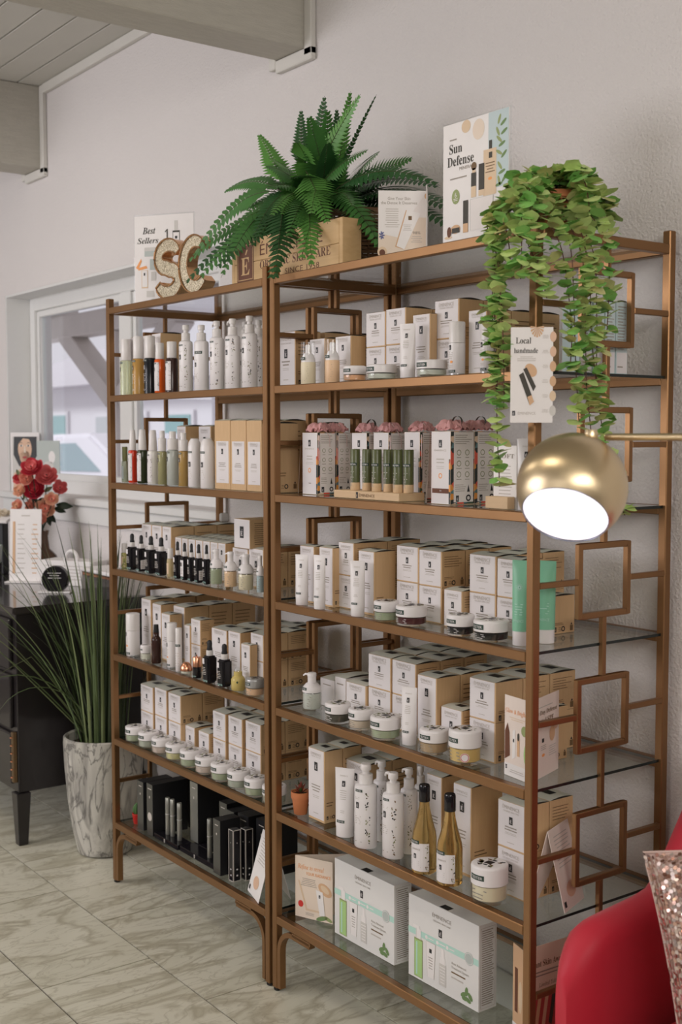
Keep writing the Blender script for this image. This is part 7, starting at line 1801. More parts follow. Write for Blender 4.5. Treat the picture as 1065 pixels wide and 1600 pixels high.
# hanging strands: (points in the world)
HS = [[(.90, -.02, 1.99), (.925, -.045, 1.90), (.930, -.05, 1.75), (.925, -.05, 1.58), (.93, -.045, 1.425)],
      [(.88, -.03, 1.98), (.930, -.055, 1.88), (.945, -.055, 1.75), (.950, -.055, 1.64), (.945, -.05, 1.585)],
      [(.87, -.01, 1.98), (.900, -.04, 1.90), (.905, -.045, 1.78), (.920, -.05, 1.66), (.925, -.05, 1.60)],
      [(.89, .0, 2.0), (.91, -.04, 1.92), (.910, -.045, 1.82), (.915, -.045, 1.72), (.918, -.045, 1.63)],
      [(.97, .04, 2.0), (1.02, .055, 1.92), (1.03, .06, 1.80), (1.032, .065, 1.68), (1.035, .075, 1.55)],
      [(.98, .06, 2.0), (1.025, .085, 1.90), (1.03, .095, 1.76), (1.03, .10, 1.64), (1.032, .115, 1.53)],
      [(.97, .10, 2.0), (1.02, .125, 1.91), (1.028, .13, 1.79), (1.03, .13, 1.68), (1.03, .13, 1.58)],
      [(.97, .02, 2.0), (1.02, .03, 1.91), (1.03, .045, 1.81), (1.03, .055, 1.73), (1.03, .05, 1.655)],
      [(1.0, .08, 2.0), (1.03, .10, 1.88), (1.035, .11, 1.72), (1.04, .135, 1.56), (1.035, .20, 1.40), (1.03, .225, 1.36)],
      [(.95, -.01, 2.0), (.985, -.035, 1.93), (1.01, -.02, 1.86), (1.015, .0, 1.80)],
      [(.92, -.03, 2.0), (.955, -.05, 1.92), (.97, -.055, 1.84)],
      [(.95, -.02, 2.03), (.985, -.045, 1.97), (.992, -.05, 1.90), (.99, -.05, 1.84)],
      [(.98, .0, 2.03), (1.01, -.02, 1.96), (1.018, -.03, 1.89), (1.015, -.03, 1.83)],
      [(.97, -.01, 2.04), (1.0, -.035, 2.0), (1.003, -.04, 1.93)],
      [(.99, .12, 2.0), (1.02, .16, 1.94), (1.03, .165, 1.86), (1.03, .16, 1.74)]]
for h_ in HS: strands.append([top*.8]+[W2(*p) for p in h_])
for k in range(34):       # mound over the pot
    a = rv.uniform(0, 2*PI); r1 = rv.uniform(.045, .105)
    strands.append([top, Vector((r1*.6*math.cos(a), r1*.6*math.sin(a), rv.uniform(.11, .125))), Vector((r1*1.15*math.cos(a), r1*1.15*math.sin(a), rv.uniform(.05, .095))), Vector((r1*1.35*math.cos(a), r1*1.35*math.sin(a), rv.uniform(.0, .05)))])
def resample(P, step):
    out = [P[0]]; acc = 0
    # smooth with Catmull-Rom, then walk
    S = []
    for i in range(len(P)-1):
        p0, p1, p2, p3 = P[max(i-1, 0)], P[i], P[i+1], P[min(i+2, len(P)-1)]
        for j in range(12):
            t = j/12; S.append(.5*((2*p1)+(-p0+p2)*t+(2*p0-5*p1+4*p2-p3)*t*t+(-p0+3*p1-3*p2+p3)*t**3))
    S.append(P[-1]); out = [S[0]]
    for a, c in zip(S, S[1:]):
        acc += (c-a).length
        if acc >= step: out.append(c); acc = 0
    return out
nleaf = 0; extra = MB()
for si, P in enumerate(strands):
    Q = resample(P, .0105)
    m = MB().tube(Q, .0011, 'ivy_stem', 5)
    st = ob('vine_stem', m.mesh('vine_stem'), vine)
    hang = si < len(HS)
    for i, p in enumerate(Q):
        if i < (5 if hang else 2): continue
        for s in range(2):
            a = rv.uniform(0, 2*PI) if not hang else rv.uniform(-2.6, .9)
            el = rv.uniform(-.35, .9)
            M = Matrix.Translation(p) @ Matrix.Rotation(a, 4, 'Z') @ Matrix.Rotation(-el, 4, 'Y') @ Matrix.Rotation(rv.uniform(-.5, .5), 4, 'X')
            sc = rv.uniform(.75, 1.15)*(1.0 if hang else 1.12)
            me = rv.choice(LEAF)
            if nleaf < 298 and (i+s+si) % 3 != 0:
                lo, ro, _ = M.decompose()
                o = ob('leaf', me, st, lo); o.rotation_mode = 'QUATERNION'; o.rotation_quaternion = ro; o.scale = (sc, sc, sc); nleaf += 1
            else:
                MS = M @ Matrix.Scale(sc, 4)
                nm = me.materials[0].name
                extra.add([MS @ v.co for v in me.vertices], [tuple(f.vertices) for f in me.polygons], nm, True)
o = ob('small_leaves', extra.mesh('small_leaves'), vine); o['kind'] = 'stuff'

# ------------------------------------------------------------------ tall grass in a marbled planter
marble('planter_marble', (0.56, 0.54, 0.49), (0.30, 0.285, 0.26), (0.05, 0.047, 0.045), 3.6, 0.35, 0.75, (1.0, 1.0, .42))
mat('grass_blade', (0.085, 0.125, 0.045), 0.5, var=0.3, scale=6)
mat('grass_pale', (0.17, 0.21, 0.09), 0.5, var=0.3, scale=6)
mat('grass_dark', (0.03, 0.045, 0.018), 0.5, var=0.3, scale=6)
pl = thing('potted_grass', 'tall artificial grass in a tapered black-veined marble planter', 'potted plant', (-1.305, 0.115, 0))
ob('planter', MB().lathe([(.080, 0), (.098, .006), (.118, .10), (.132, .20), (.142, .32), (.146, .41), (.145, .432), (.138, .436), (.131, .430), (.128, .40), (.0001, .395)], ['planter_marble']*9+['soil'], 40).mesh('planter'), pl)
rg = random.Random(5)
def blade(p0, azim, lean, L, w_, droop, col, kink=None):
    m = MB(); n = 12; p = Vector(p0); rows_ = []
    th = lean
    d0 = Vector((math.cos(azim), math.sin(azim), 0)); sd = Vector((-d0.y, d0.x, 0))
    for i in range(n+1):
        t = i/n; ww = w_*(1-t**2.2)*.5+.0003
        d = d0*math.sin(th)+Vector((0, 0, 1))*math.cos(th)
        nn = sd.cross(d)
        rows_.append([p-sd*ww, p+nn*ww*.5, p+sd*ww])
        p = p+d*(L/n); th += droop/n*(1+2.2*t)
        if kink and i == kink: th += 1.25
    return m.grid(rows_, col)
def hits_cabinet(m):      # cabinet side, rack posts and wall are kept clear
    return any((x-1.305 < -1.495 and -.16 < y+.115 and z < .915) or x-1.305 > -1.012 or y+.115 > .44 for x, y, z in m.v)
for k in range(118):
    a = rg.uniform(0, 2*PI); r0 = rg.uniform(0, .09)
    toward_rack = math.cos(a) > .15
    lean = rg.uniform(.02, .34) if not toward_rack else rg.uniform(.0, .15)
    L = rg.uniform(.45, .88) if not toward_rack else rg.uniform(.50, .80)
    dr = rg.uniform(.05, .55) if not toward_rack else rg.uniform(0, .16)
    x0, y0 = r0*math.cos(a)-.01, r0*math.sin(a)
    if y0+math.sin(a)*L*math.sin(lean+dr*.7) > .30: lean *= .3; dr *= .3
    for _try in range(12):
        bl = blade((x0, y0, .395), a, lean, L, rg.uniform(.007, .013), dr, rg.choice(['grass_blade', 'grass_blade', 'grass_pale', 'grass_dark', 'grass_dark']))
        if not hits_cabinet(bl): break
        lean *= .75; dr *= .7
    ob('grass_blade', bl.mesh('grass_blade'), pl)
# the long blades that reach out over the floor and the cabinet
for a, lean, L, dr, kk, col in [(-2.10, .50, .60, .25, 7, 'grass_pale'), (-2.12, .62, .66, .10, None, 'grass_pale'), (-2.05, .68, .60, .15, None, 'grass_blade'), (-2.10, .50, .78, .25, None, 'grass_blade'), (-2.05, .42, .84, .3, None, 'grass_pale'), (-2.0, .30, .70, 1.5, None, 'grass_blade'), (-1.5, .25, .52, 1.2, None, 'grass_blade'), (-2.08, .75, .62, .02, None, 'grass_pale'), (-2.9, .15, .85, .15, None, 'grass_dark'), (-1.6, .15, .82, .25, None, 'grass_dark'), (-2.08, .58, .75, .3, None, 'grass_pale')]:
    ob('grass_blade', blade((-.03, -.02, .395), a, lean, L, .013, dr, col, kk).mesh('grass_blade'), pl)
# ------------------------------------------------------------------ dark cabinet at the left and what stands on it
mat('cabinet_black', (0.016, 0.013, 0.014), 0.28, var=0.2, scale=5, coat=0.3)
mat('cabinet_top', (0.035, 0.030, 0.030), 0.22, var=0.3, scale=8, coat=0.5, stretch=(1, 8, 1))
mat('brass_dark', (0.20, 0.13, 0.07), 0.35, metal=0.8, var=0.1)
t = thing('cabinet', 'black wooden cabinet with tapered legs beside the planter', 'cabinet', (-1.52, -0.135, 0))
CW = 1.75; CD = .53
ob('carcass', MB().box(-CW, .012, .20, -.012, CD, .872, 'cabinet_black').mesh('carcass', bevel=.003), t)
ob('worktop', MB().box(-CW-.02, -.008, .873, .012, CD+.01, .900, 'cabinet_top').mesh('worktop', bevel=.005, bseg=2), t)
for x in (-CW, -.055):
    for y in (.0, CD-.05):
        m = MB(); 
        a, c = .055, .036
        m.add([(x, y, .20), (x+a, y, .20), (x+a, y+a, .20), (x, y+a, .20), (x+(a-c)/2, y+(a-c)/2, 0), (x+(a+c)/2, y+(a-c)/2, 0), (x+(a+c)/2, y+(a+c)/2, 0), (x+(a-c)/2, y+(a+c)/2, 0)], [(0, 1, 2, 3), (7, 6, 5, 4), (0, 4, 5, 1), (1, 5, 6, 2), (2, 6, 7, 3), (3, 7, 4, 0)], 'cabinet_black')
        ob('leg', m.mesh('leg', bevel=.002), t)
pts = [(-CW+.06, .1995)]+[(-.06-.12*(1-math.cos(PI/2*k/8)), .205-.075*math.sin(PI/2*(1-k/8))) for k in range(9)][::-1]
for k in range(3):
    x1 = -.045-k*.58; x0 = x1-.53
    for z0, z1 in ((.66, .85), (.44, .64), (.23, .42)):
        d = ob('drawer', MB().box(x0, -.004, z0, x1, .0115, z1, 'cabinet_black').mesh('drawer', bevel=.004), t)
        ob('pull', MB().tube([((x0+x1)/2-.05, -.006, (z0+z1)/2), ((x0+x1)/2-.04, -.024, (z0+z1)/2), ((x0+x1)/2+.04, -.024, (z0+z1)/2), ((x0+x1)/2+.05, -.006, (z0+z1)/2)], .005, 'brass_dark', 8).mesh('pull'), d)
ob('fretwork', MB().box(-.040, -.0045, .24, -.018, .0115, .43, 'brass_dark').mesh('fretwork', bevel=.002), t)
for k in range(6):
    ob('fret_stud', MB().lathe([(.0001, -.004), (.006, -.002), (.006, .002), (.0001, .004)], 'copper', 10).mesh('fret_stud'), t, (-.029, -.006, .26+k*.03))

ZB = .9005
def facing(x, y): return math.atan2(2.713-x, y+1.765)     # turn a front towards the visitor
# price list in a slanted holder
t = thing('price_list', 'white price list with copper bar on a stand, on the black cabinet', 'price list', (-2.215, .185, ZB), math.radians(46))
W, H = .140, .315
ob('list_board', MB().box(-W/2, 0, .006, W/2, .003, H, 'print_white').mesh('list_board'), t, (0, 0, 0), (-.08, 0, 0))
ob('stand_base', MB().box(-W/2-.01, -.03, 0, W/2+.01, .06, .005, 'print_white').mesh('stand_base', bevel=.001), t)
m = MB(); m.lines(-W*.2, W*.2, H*.90, H*.92, 1, 'ink_light', fill=.7); m.poly([(-W*.40, H*.12), (-W*.31, H*.12), (-W*.33, H*.83), (-W*.41, H*.83)], 'print_amber', 1)
for i in range(11):
    z = H*(.78-.066*i); m.lines(-W*.25, W*.02, z, z+H*.02, 1, 'ink_light', fill=.5, align='l'); m.lines(W*.18, W*.42, z, z+H*.02, 1, 'print_amber', fill=.7, ragged=.5)
ob('list_print', m.mesh('list_print'), t, (0, -.0005, 0), (-.08, 0, 0))
# black tape-shaped dispenser and white paper box
t = thing('white_paper_box', 'white gift bag box with handle behind the grass, on the black cabinet', 'box', (-2.02, .315, ZB), math.radians(32))
ob('box_body', MB().box(-.13, -.04, 0, .13, .07, .105, 'print_white').mesh('box_body', bevel=.002), t)
ob('handle', MB().tube([(.02+.030*math.cos(a), -.03, .105+.042*math.sin(a)) for a in [PI*k/12 for k in range(13)]], .008, 'print_white', 8).mesh('handle'), t)
m = MB(); m.lines(-.11, .11, .02, .09, 5, 'ink_light', fill=.2); ob('box_print', m.mesh('box_print'), t, (0, -.0402, 0))
t = thing('black_disc_holder', 'round black holder with white marks in front of white box', 'holder', (-1.825, .160, ZB), math.radians(50))
ob('disc', MB().lathe([(.0001, -.018), (.050, -.018), (.054, -.014), (.054, .014), (.050, .018), (.0001, .018)], 'black_gloss', 30).mesh('disc'), t, (0, 0, .054), (PI/2, 0, 0))
ob('foot', MB().box(-.065, -.03, 0, .065, .03, .006, 'print_white').mesh('foot', bevel=.001), t)
m = MB(); m.lines(-.028, .028, .055, .085, 3, 'print_white', fill=.22); ob('marks', m.mesh('marks'), t, (0, -.0185, 0))
# grey storage shelf behind, right
t = thing('white_tray', 'low white tray under the window, right of white box', 'tray', (-1.72, .345, ZB))
ob('tray_top', MB().box(-.16, -.06, .075, .18, .085, .090, 'print_white').mesh('tray_top', bevel=.003), t)
for x in (-.15, .165): ob('tray_side', MB().box(x-.006, -.055, 0, x+.006, .08, .0745, 'print_white').mesh('tray_side'), t)
ob('tray_rim', MB().box(-.14, -.052, .060, .155, -.046, .070, 'copper').mesh('tray_rim'), t)

# vase of peonies and roses
mat('vase_glass', (0.14, 0.075, 0.045), 0.1, var=0.1, scale=8, trans=0.25)
mat('peony_red', (0.62, 0.05, 0.075), 0.55, var=0.25, scale=30)
mat('peony_coral', (0.80, 0.20, 0.20), 0.55, var=0.25, scale=30)
mat('peony_deep', (0.46, 0.018, 0.045), 0.55, var=0.25, scale=30)
mat('rose_peach', (0.88, 0.50, 0.34), 0.55, var=0.2, scale=30)
mat('rose_salmon', (0.82, 0.34, 0.25), 0.55, var=0.2, scale=30)
mat('bloom_cream', (0.70, 0.62, 0.50), 0.55, var=0.15, scale=30)
mat('leaf_dark', (0.02, 0.035, 0.018), 0.5, var=0.3, scale=20)
mat('leaf_grey', (0.22, 0.27, 0.15), 0.5, var=0.3, scale=20)
VX, VY = -2.285, .290
va = thing('flower_vase', 'brown glass vase holding the roses on the black cabinet', 'vase', (VX, VY, ZB))
ob('vase_body', MB().lathe([(.050, 0), (.070, .01), (.080, .06), (.066, .105), (.036, .135), (.030, .19), (.036, .215), (.030, .213), (.026, .19), (.0001, .15)], 'vase_glass', 30).mesh('vase_body'), va)
def bloom(r, col, seed, layers=4, heart=None):
    """layered cupped petals, the outer ones opening; +Z is the face of the flower"""
    rnd = random.Random(seed); parts = []
    for l in range(layers):
        q = l/(layers-1); k = 3+l
        R_ = r*(.34+.66*q); fmax = 2.15-.75*q
        for i in range(k):
            a = 2*PI*(i+rnd.uniform(-.12, .12))/k+l*.9; half = (PI/k)*1.45; g_ = []
            fm = fmax*rnd.uniform(.92, 1.06); rr0 = R_*rnd.uniform(.94, 1.05)
            for u in range(7):
                tt = u/6; row = []
                for v in (-1, -.6, -.2, .2, .6, 1):
                    ph = .18+(fm-.18)*tt*(1-.16*v*v*tt)
                    aa = a+v*half*math.sin(PI*min(.86, .22+.62*tt))
                    s_ = rr0*(1+.10*max(0, tt-.75)*4*q)
                    row.append((s_*math.sin(ph)*math.cos(aa), s_*math.sin(ph)*math.sin(aa), -s_*math.cos(ph)*.85))
                g_.append(row)
            parts.append(MB().grid(g_, heart if heart and l < 2 else col))
    return parts
vrt = Vector((.594, .805, 0)); vup = Vector((0, 0, 1)); vto = Vector((.80, -.60, .06))
BL = [(-0.014, 1.398, .046, 'peony_red', .10, 'peony_coral'), (0.044, 1.362, .046, 'peony_coral', .06, None), (-0.016, 1.3, .044, 'peony_deep', .05, 'peony_red'), (0.087, 1.308, .032, 'peony_coral', .0, None), (0.065, 1.256, .030, 'rose_peach', .06, 'rose_salmon'), (0.027, 1.215, .042, 'rose_peach', .03, 'rose_salmon'), (0.011, 1.169, .026, 'rose_salmon', .05, None), (-0.095, 1.226, .027, 'rose_salmon', .05, 'rose_peach'), (-0.049, 1.229, .024, 'rose_salmon', .0, None), (-0.087, 1.294, .030, 'rose_peach', .04, None), (-0.098, 1.349, .030, 'peony_coral', .0, 'peony_red'), (-0.041, 1.346, .032, 'rose_salmon', .08, None)]
C0 = Vector((VX, VY, 0))
nm = ['large red peony at the top of the bunch', 'round coral peony right of the top one', 'deep red peony in the middle of the bunch', 'coral peony at the right edge', 'small peach ranunculus right of centre', 'large open peach rose low in the bunch', 'salmon bud under the open peach rose', 'small salmon rose at the lower left', 'half-hidden salmon rose low left', 'pale peach bloom at the left edge', 'coral bloom at the upper left edge', 'salmon bloom under the top peony']
for i, (sx_, hz, r, col, off, heart) in enumerate(BL):      # sideways offset, height, radius
    # bunch laid out in the plane of the vase that faces the visitor, spread in depth
    c = C0+vrt*sx_+vup*hz+vto*off
    fl = thing('cut_flower', nm[i]+' in the brown vase', 'flower', c, 0, 'flowers in the brown vase')
    face = (vto+vrt*(sx_*4.4)+vup*(.35+(hz-1.267)*2.9)).normalized()
    q = face.to_track_quat('Z', 'Y')
    for pm in bloom(r, col, i, 4, heart):
        o = ob('petal', pm.mesh('petal'), fl); o.rotation_mode = 'QUATERNION'; o.rotation_quaternion = q
    b0 = C0+vup*(ZB+.20)-c
    ob('stem', MB().tube([-face*r*.1, -face*r*.7-vup*.02, b0*.6-vto*.01, b0], .0022, 'leaf_dark', 6).mesh('stem'), fl)
lf = MB
for k, (sx_, hz, a, L, col) in enumerate([(0.125, 1.221, -.1, .075, 'leaf_dark'), (0.098, 1.199, -.35, .06, 'leaf_dark'), (0.057, 1.158, -.9, .06, 'leaf_dark'), (0.016, 1.253, .4, .05, 'leaf_dark'), (-0.033, 1.259, 2.2, .05, 'leaf_dark'), (0.044, 1.302, .5, .045, 'leaf_grey'), (-0.101, 1.376, 2.0, .04, 'leaf_grey'), (-0.073, 1.259, -2.0, .05, 'leaf_grey'), (-0.005, 1.335, 1.2, .05, 'leaf_dark'), (0.038, 1.145, -1.3, .055, 'leaf_dark')]):
    c = C0+vrt*sx_+vup*hz-vto*.01
    g_ = []
    for i in range(7):
        tt = i/6; ww = L*.22*math.sin(PI*min(.98, .05+.93*tt))
        g_.append([Vector((L*(tt-.8), -ww, .004*abs(1))), Vector((L*(tt-.8), 0, -.002)), Vector((L*(tt-.8), ww, .004))])
    m = MB().grid(g_, col)
    X = (vrt*math.cos(a)+vup*math.sin(a)).normalized(); Zz = vto.normalized(); Y = Zz.cross(X).normalized(); Zz = X.cross(Y)
    M = Matrix(((X.x, Y.x, Zz.x, c.x-VX), (X.y, Y.y, Zz.y, c.y-VY), (X.z, Y.z, Zz.z, c.z-ZB), (0, 0, 0, 1)))
    m.move(mtx=M); ob('leaf', m.mesh('vase_leaf'), va)

# portrait print and grey card on the window sill
ZS = WZ0
t = thing('portrait_print', 'portrait print of a woman with red lips on the window sill', 'picture', (-3.07, .462, ZS), math.radians(44))
W, H = .150, .290
ob('board', MB().box(0, 0, 0, W, .004, H, 'print_white').mesh('portrait_board'), t)
m = MB()
m.rect(W*.06, H*.02, W*.98, H*.93, 'print_grey', 0)
m.poly([(W*.12, H*.93), (W*.92, H*.93), (W*.92, H*.60), (W*.74, H*.44), (W*.30, H*.42), (W*.10, H*.62)], 'ink_black', 1)
m.ell(W*.50, H*.72, W*.24, H*.21, 'ink_skin', 2, 24); m.ell(W*.50, H*.58, W*.18, H*.115, 'ink_skin', 2, 20)
m.poly([(W*.10, H*.30), (W*.45, H*.42), (W*.62, H*.40), (W*.80, H*.30), (W*.80, H*.02), (W*.08, H*.02)], 'ink_skin', 2)
for s in (-1, 1):
    m.ell(W*(.50+s*.125), H*.775, W*.062, H*.016, 'print_white', 3, 12); m.ell(W*(.50+s*.125), H*.775, W*.026, H*.017, 'print_dark', 4, 10)
    m.poly([(W*(.50+s*.05), H*.815), (W*(.50+s*.14), H*.835), (W*(.50+s*.22), H*.815), (W*(.50+s*.14), H*.823)], 'print_dark', 3)
m.poly([(W*.485, H*.77), (W*.515, H*.77), (W*.54, H*.655), (W*.46, H*.655)], 'paper_cream', 3); m.ell(W*.48, H*.652, W*.014, H*.006, 'ink_brown', 4, 8); m.ell(W*.52, H*.652, W*.014, H*.006, 'ink_brown', 4, 8)
m.poly([(W*.16, H*.93), (W*.88, H*.93), (W*.80, H*.80), (W*.66, H*.885), (W*.44, H*.90), (W*.27, H*.80)], 'ink_black', 3)
m.ell(W*.50, H*.575, W*.085, H*.020, 'ink_rose', 3, 14); m.rect(W*.42, H*.5735, W*.58, H*.5765, 'print_dark', 4)
ob('portrait_image', m.mesh('portrait_image'), t)
t = thing('grey_card', 'small grey picture card on the sill right of portrait', 'card', (-2.905, .53, ZS), math.radians(30))
ob('board', MB().box(0, 0, 0, .135, .004, .250, 'print_mint').mesh('grey_board'), t)
m = MB(); m.ell(.07, .13, .03, .02, 'print_grey', 0); m.ell(.09, .17, .02, .03, 'print_white', 0); ob('card_print', m.mesh('card_print'), t)
# tray of cream blossoms and small things at the left edge
t = thing('make_up_tray', 'tilted tray strewn with cream blossoms at the left edge', 'tray', (-2.62, .20, 1.10), math.radians(40))
ob('tray_board', MB().box(-.20, -.06, 0, .10, .07, .012, 'print_white').mesh('tray_board', bevel=.002), t, (0, 0, .055), (.35, 0, 0))
ob('tray_support', MB().box(-.19, -.02, -.1995, .06, .03, .055, 'black_satin').mesh('tray_support', bevel=.003), t)
for k in range(7):
    bx = -.15+.035*k; by = .012*((k*5) % 3-1)
    fl = thing('silk_blossom', ['first', 'second', 'third', 'fourth', 'fifth', 'sixth', 'seventh'][k]+' cream blossom from the left on the tilted tray', 'flower', (-2.62+bx*math.cos(.698)-by*math.sin(.698), .20+bx*math.sin(.698)+by*math.cos(.698), 1.185+by*.3), 0, 'cream blossoms on the tray')
    q = (vto*.7+vup*.6).normalized().to_track_quat('Z', 'Y')
    for pm in bloom(.026, 'bloom_cream', 70+k, 3):
        o = ob('petal', pm.mesh('petal'), fl); o.rotation_mode = 'QUATERNION'; o.rotation_quaternion = q
t = thing('brush_cup', 'pale mint cup in dark sleeve at the left edge of cabinet', 'cup', (-2.40, .12, ZB))
ob('cup', MB().lathe([(.030, .075), (.037, .15), (.034, .15), (.028, .08), (.0001, .078)], 'print_mint', 20).mesh('cup'), t)
ob('sleeve', MB().lathe([(.030, 0), (.032, .001), (.034, .075), (.0001, .0755)], 'black_satin', 20).mesh('sleeve'), t)
# ------------------------------------------------------------------ brass lamp on an arm
m_, nt_, b_ = nodes_of('brushed_brass')
_tc = nt_.nodes.new('ShaderNodeTexCoord'); _mp = nt_.nodes.new('ShaderNodeMapping'); _mp.inputs['Scale'].default_value = (2, 2, 160)
_nz = nt_.nodes.new('ShaderNodeTexNoise'); _nz.inputs['Scale'].default_value = 8
_mr = nt_.nodes.new('ShaderNodeMapRange'); _mr.inputs[3].default_value = .24; _mr.inputs[4].default_value = .40
nt_.links.new(_tc.outputs['Object'], _mp.inputs[0]); nt_.links.new(_mp.outputs[0], _nz.inputs['Vector']); nt_.links.new(_nz.outputs['Fac'], _mr.inputs[0]); nt_.links.new(_mr.outputs[0], b_.inputs['Roughness'])
b_.inputs['Base Color'].default_value = (0.66, 0.53, 0.34, 1); b_.inputs['Metallic'].default_value = 1.0; b_.inputs['Anisotropic'].default_value = .6
mat('lamp_glow', (0.9, 0.88, 0.9), 0.5, var=0, emit=(1.0, 0.93, 0.98), estr=1.6)
mat('lamp_rim', (0.25, 0.28, 0.40), 0.3, metal=0.5, var=0)
LC = Vector((1.368, -.306, 1.446)); LR = .0895
lamp = thing('floor_lamp', 'brass globe floor lamp with glowing white opening before the near rack', 'lamp', (2.15, -.42, 0))
o0 = Vector((2.15, -.42, 0))
axis = (_r*(-16/55)+_u*(-43/55)-_f*(30/55)).normalized()      # where the opening looks
prof = []
ca = 55/86
for i in range(25):
    a = math.acos(ca)+(PI-math.acos(ca))*i/24
    prof.append((max(LR*math.sin(a), .0001), LR*math.cos(a)))
sh = ob('lamp_shade', MB().lathe(prof[::-1], 'brushed_brass', 56, caps=False).mesh('lamp_shade'), lamp, LC-o0)
sh.rotation_mode = 'QUATERNION'; sh.rotation_quaternion = axis.to_track_quat('Z', 'Y')
ob('shade_rim', MB().tube([(LR*math.sin(math.acos(ca))*math.cos(2*PI*k/48), LR*math.sin(math.acos(ca))*math.sin(2*PI*k/48), LR*ca) for k in range(49)], .0009, 'lamp_rim', 6).mesh('shade_rim'), sh)
ob('diffuser', MB().lathe([(LR*math.sin(math.acos(ca))-.001, LR*ca-.004), (LR*math.sin(math.acos(ca))-.001, LR*ca-.002)], 'lamp_glow', 40).mesh('diffuser'), sh)
A0 = Vector((1.402, -.262, 1.528)); A1 = Vector((2.15, -.42, 1.528))
ob('arm', MB().tube([A0-o0, (A0*.5+A1*.5)-o0, A1-o0], .0058, 'brushed_brass', 16).mesh('arm'), lamp)
ob('swivel', MB().lathe([(.009, -.012), (.011, -.006), (.011, .006), (.009, .012)], 'brushed_brass', 18).mesh('swivel'), lamp, LC+Vector((.020, .022, .082))-o0)
ob('pole', MB().tube([(0, 0, .03), (0, 0, .8), (0, 0, 1.56)], .010, 'brushed_brass', 16).mesh('pole'), lamp)
ob('base', MB().lathe([(.15, 0), (.152, .004), (.150, .022), (.02, .03), (.012, .05)], 'brushed_brass', 40).mesh('lamp_base'), lamp)

# ------------------------------------------------------------------ red velvet chair with a sequin cushion
mat('red_velvet', (0.50, 0.013, 0.034), 0.55, var=0.15, scale=5, sheen=0.15)
mat('cushion_cloth', (0.62, 0.45, 0.40), 0.7, var=0.08)
mat('sequin_rose', (0.72, 0.47, 0.40), 0.18, metal=0.85, var=0.2, scale=25)
mat('sequin_light', (0.86, 0.72, 0.68), 0.15, metal=0.75, var=0.1, scale=25)
mat('sequin_brown', (0.34, 0.17, 0.13), 0.22, metal=0.8, var=0.2, scale=25)
ch = thing('velvet_chair', 'red velvet tub chair right of the near rack', 'armchair', (1.50, .03, 0))
def shell():
    path = []
    xl, xr, yf, yb = -.33, .33, -.135, .355
    rc = .20
    n = 14
    path += [(xl, yf+(yb-rc-yf)*i/n) for i in range(n+1)]
    path += [(xl+rc-rc*math.cos(PI/2*i/10), yb-rc+rc*math.sin(PI/2*i/10)) for i in range(1, 11)]
    path += [(xl+rc+(xr-xl-2*rc)*i/6, yb) for i in range(1, 7)]
    half = path[:]
    path += [(xr-rc+rc*math.sin(PI/2*i/10), yb-rc+rc*math.cos(PI/2*i/10)) for i in range(1, 11)]
    path += [(xr, yb-rc-(yb-rc-yf)*i/n) for i in range(1, n+1)]
    P = [Vector((x, y, 0)) for x, y in path]; N_ = len(P); rows_ = []
    S = [0]
    for a, c in zip(P, P[1:]): S.append(S[-1]+(c-a).length)
    T = S[-1]
    def hgt(y, s):
        e = min(s, T-s)
        h = .585+.10*max(0, (y+.10))*.9
        k = min(1, max(0, (y-.155)/.20)); k = k*k*(3-2*k)
        h = h+k*.36
        if e < .10: h -= .085*(1-e/.10)**2.4
        return h
    for i, p in enumerate(P):
        d = (P[min(i+1, N_-1)]-P[max(i-1, 0)]).normalized(); nn = Vector((-d.y, d.x, 0))
        h = hgt(p.y, S[i]); th = .040
        e = min(S[i], T-S[i]); th *= min(1, .35+.65*(e/.06)**.6) if e < .06 else 1
        fl = .03*min(1, max(0, (p.y-.1)/.2))
        row = []
        for q in range(21):
            a = q/20
            if a < .36: o_, z = -th, .16+(h-.035-.16)*(a/.36)
            elif a < .64:
                b2 = PI*(a-.36)/.28; o_, z = -th*math.cos(b2), h-.035+.035*math.sin(b2)
            else: o_, z = th, .16+(h-.035-.16)*((1-a)/.36)
            # outer side is on the left of the path direction
            out_ = -nn
            row.append(p+nn*(-o_)*-1+nn*fl*(z/.6)+Vector((0, 0, z)))
        rows_.append(row)
    m = MB().grid(rows_, 'red_velvet')
    for r_ in (rows_[0], rows_[-1]): m.add(r_, [tuple(range(21))], 'red_velvet')
    return m
ob('shell', shell().mesh('chair_shell', weld=True), ch)
ob('seat_frame', MB().box(-.285, -.16, .16, .285, .30, .28, 'red_velvet').mesh('seat_frame', bevel=.02, bseg=2), ch)
ob('seat_cushion', MB().box(-.280, -.19, .285, .280, .295, .375, 'red_velvet').mesh('seat_cushion', bevel=.035, bseg=4), ch)
for x in (-.25, .25):
    for y in (-.11, .27):
        ob('leg', MB().lathe([(.011, 0), (.013, .003), (.020, .16)], 'brass_dark', 14).mesh('chair_leg'), ch, (x, y, 0))
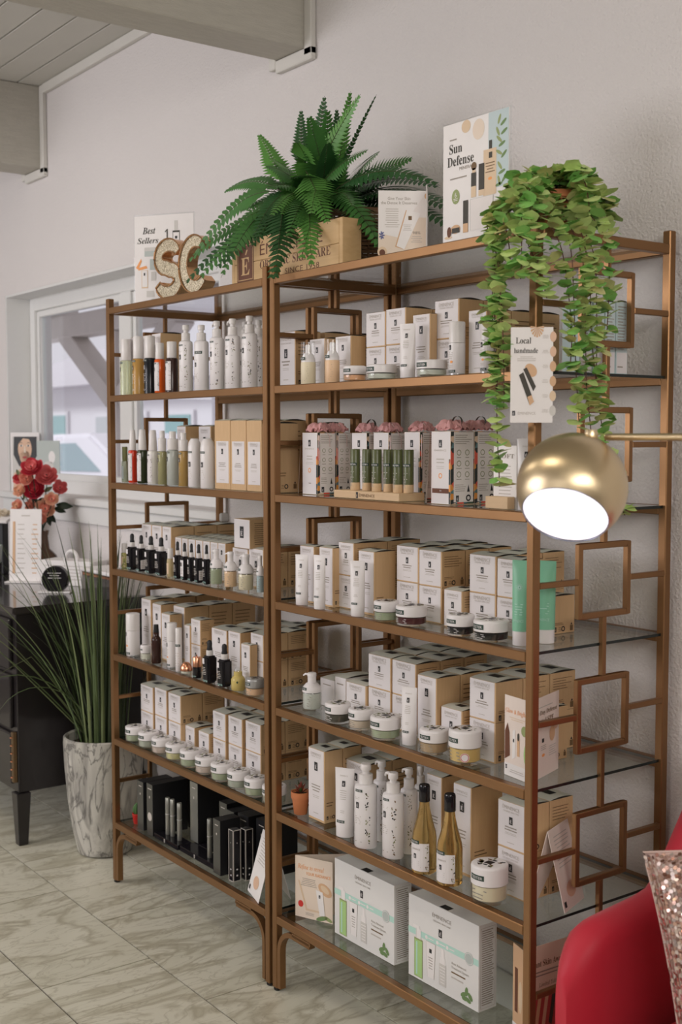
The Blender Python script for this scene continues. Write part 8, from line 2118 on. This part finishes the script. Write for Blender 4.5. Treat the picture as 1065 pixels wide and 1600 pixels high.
# cushion
def cushion(half, thick):
    n = 18; f, b2 = [], []
    for i in range(n+1):
        rf, rb = [], []
        for j in range(n+1):
            u, v = -1+2*i/n, -1+2*j/n
            e = (max(0, 1-u**4)*max(0, 1-v**4))**.42
            pin = 1-.10*(1-abs(u)**2.0*abs(v)**2.0)*(abs(u)**3*.8+abs(v)**3*.8)*.6
            x, z = u*half*(1-.05*(1-v*v)*abs(u)**3), v*half*(1-.05*(1-u*u)*abs(v)**3)
            rf.append(Vector((x, -thick*e, z))); rb.append(Vector((x, thick*e, z)))
        f.append(rf); b2.append(rb)
    return f, b2
HALF, TH = .205, .062
f_, bk_ = cushion(HALF, TH)
cu = thing('sequin_cushion', 'rose gold sequin cushion leaning in the red velvet chair', 'cushion', (1.520, .080, .612))
m = MB().grid(f_, 'cushion_cloth'); m.f = [q[::-1] for q in m.f] if False else m.f
m.grid([r_[::-1] for r_ in bk_], 'cushion_cloth')
zax = -(_r*.0)+(_f*-1)
face_n = (Vector((.62, -.76, .16))).normalized()
qz = Matrix.Identity(3)
Yv = -face_n; Zv = Vector((0, 0, 1))-Yv*Yv.z; Zv.normalize(); Xv = Yv.cross(Zv)
M3 = Matrix(((Xv.x, Yv.x, Zv.x), (Xv.y, Yv.y, Zv.y), (Xv.z, Yv.z, Zv.z))) @ Matrix.Rotation(-.19, 3, 'Y')
cb_ = ob('cushion_body', m.mesh('cushion_body', weld=True), cu); cb_.rotation_mode = 'QUATERNION'; cb_.rotation_quaternion = M3.to_quaternion()
sq = MB(); rs = random.Random(77)
n = 18
for side, G_ in ((1, f_), (-1, bk_)):
    for a in range(62):
        for b3 in range(62):
            u = (a+.5+rs.uniform(-.2, .2))/62*n; v = (b3+.5*(a % 2)+.25)/62.5*n
            i, j = min(int(u), n-1), min(int(v), n-1); fu, fv = u-i, v-j
            p = G_[i][j]*(1-fu)*(1-fv)+G_[i+1][j]*fu*(1-fv)+G_[i][j+1]*(1-fu)*fv+G_[i+1][j+1]*fu*fv
            du = (G_[i+1][j]-G_[i][j]); dv = (G_[i][j+1]-G_[i][j]); nn = du.cross(dv)
            nn = nn.normalized() if nn.length > 1e-9 else Vector((0, -side, 0))
            if nn.y*side > 0: nn = -nn
            nn = (nn+Vector((rs.gauss(0, .28), rs.gauss(0, .1), rs.gauss(0, .28)))).normalized()
            x1 = nn.orthogonal().normalized(); y1 = nn.cross(x1); r_ = .0042
            if side < 0 and rs.random() < .5: continue
            c = p+nn*.0022
            sq.add([c+x1*r_*math.cos(PI/3*k)+y1*r_*math.sin(PI/3*k) for k in range(6)], [(0, 1, 2, 3, 4, 5)], rs.choices(['sequin_rose', 'sequin_light', 'sequin_brown'], [.45, .42, .13])[0])
so = ob('sequins', sq.mesh('sequins'), cu); so.rotation_mode = 'QUATERNION'; so.rotation_quaternion = M3.to_quaternion(); so['kind'] = 'stuff'
pp = [f_[i][0] for i in range(n+1)]+[f_[n][j] for j in range(1, n+1)]+[f_[i][n] for i in range(n-1, -1, -1)]+[f_[0][j] for j in range(n-1, -1, -1)]
po_ = ob('piping', MB().tube(pp, .003, 'cushion_cloth', 6).mesh('piping'), cu); po_.rotation_mode = 'QUATERNION'; po_.rotation_quaternion = M3.to_quaternion()
bpy.data.scenes.remove(TYPE_SCENE)
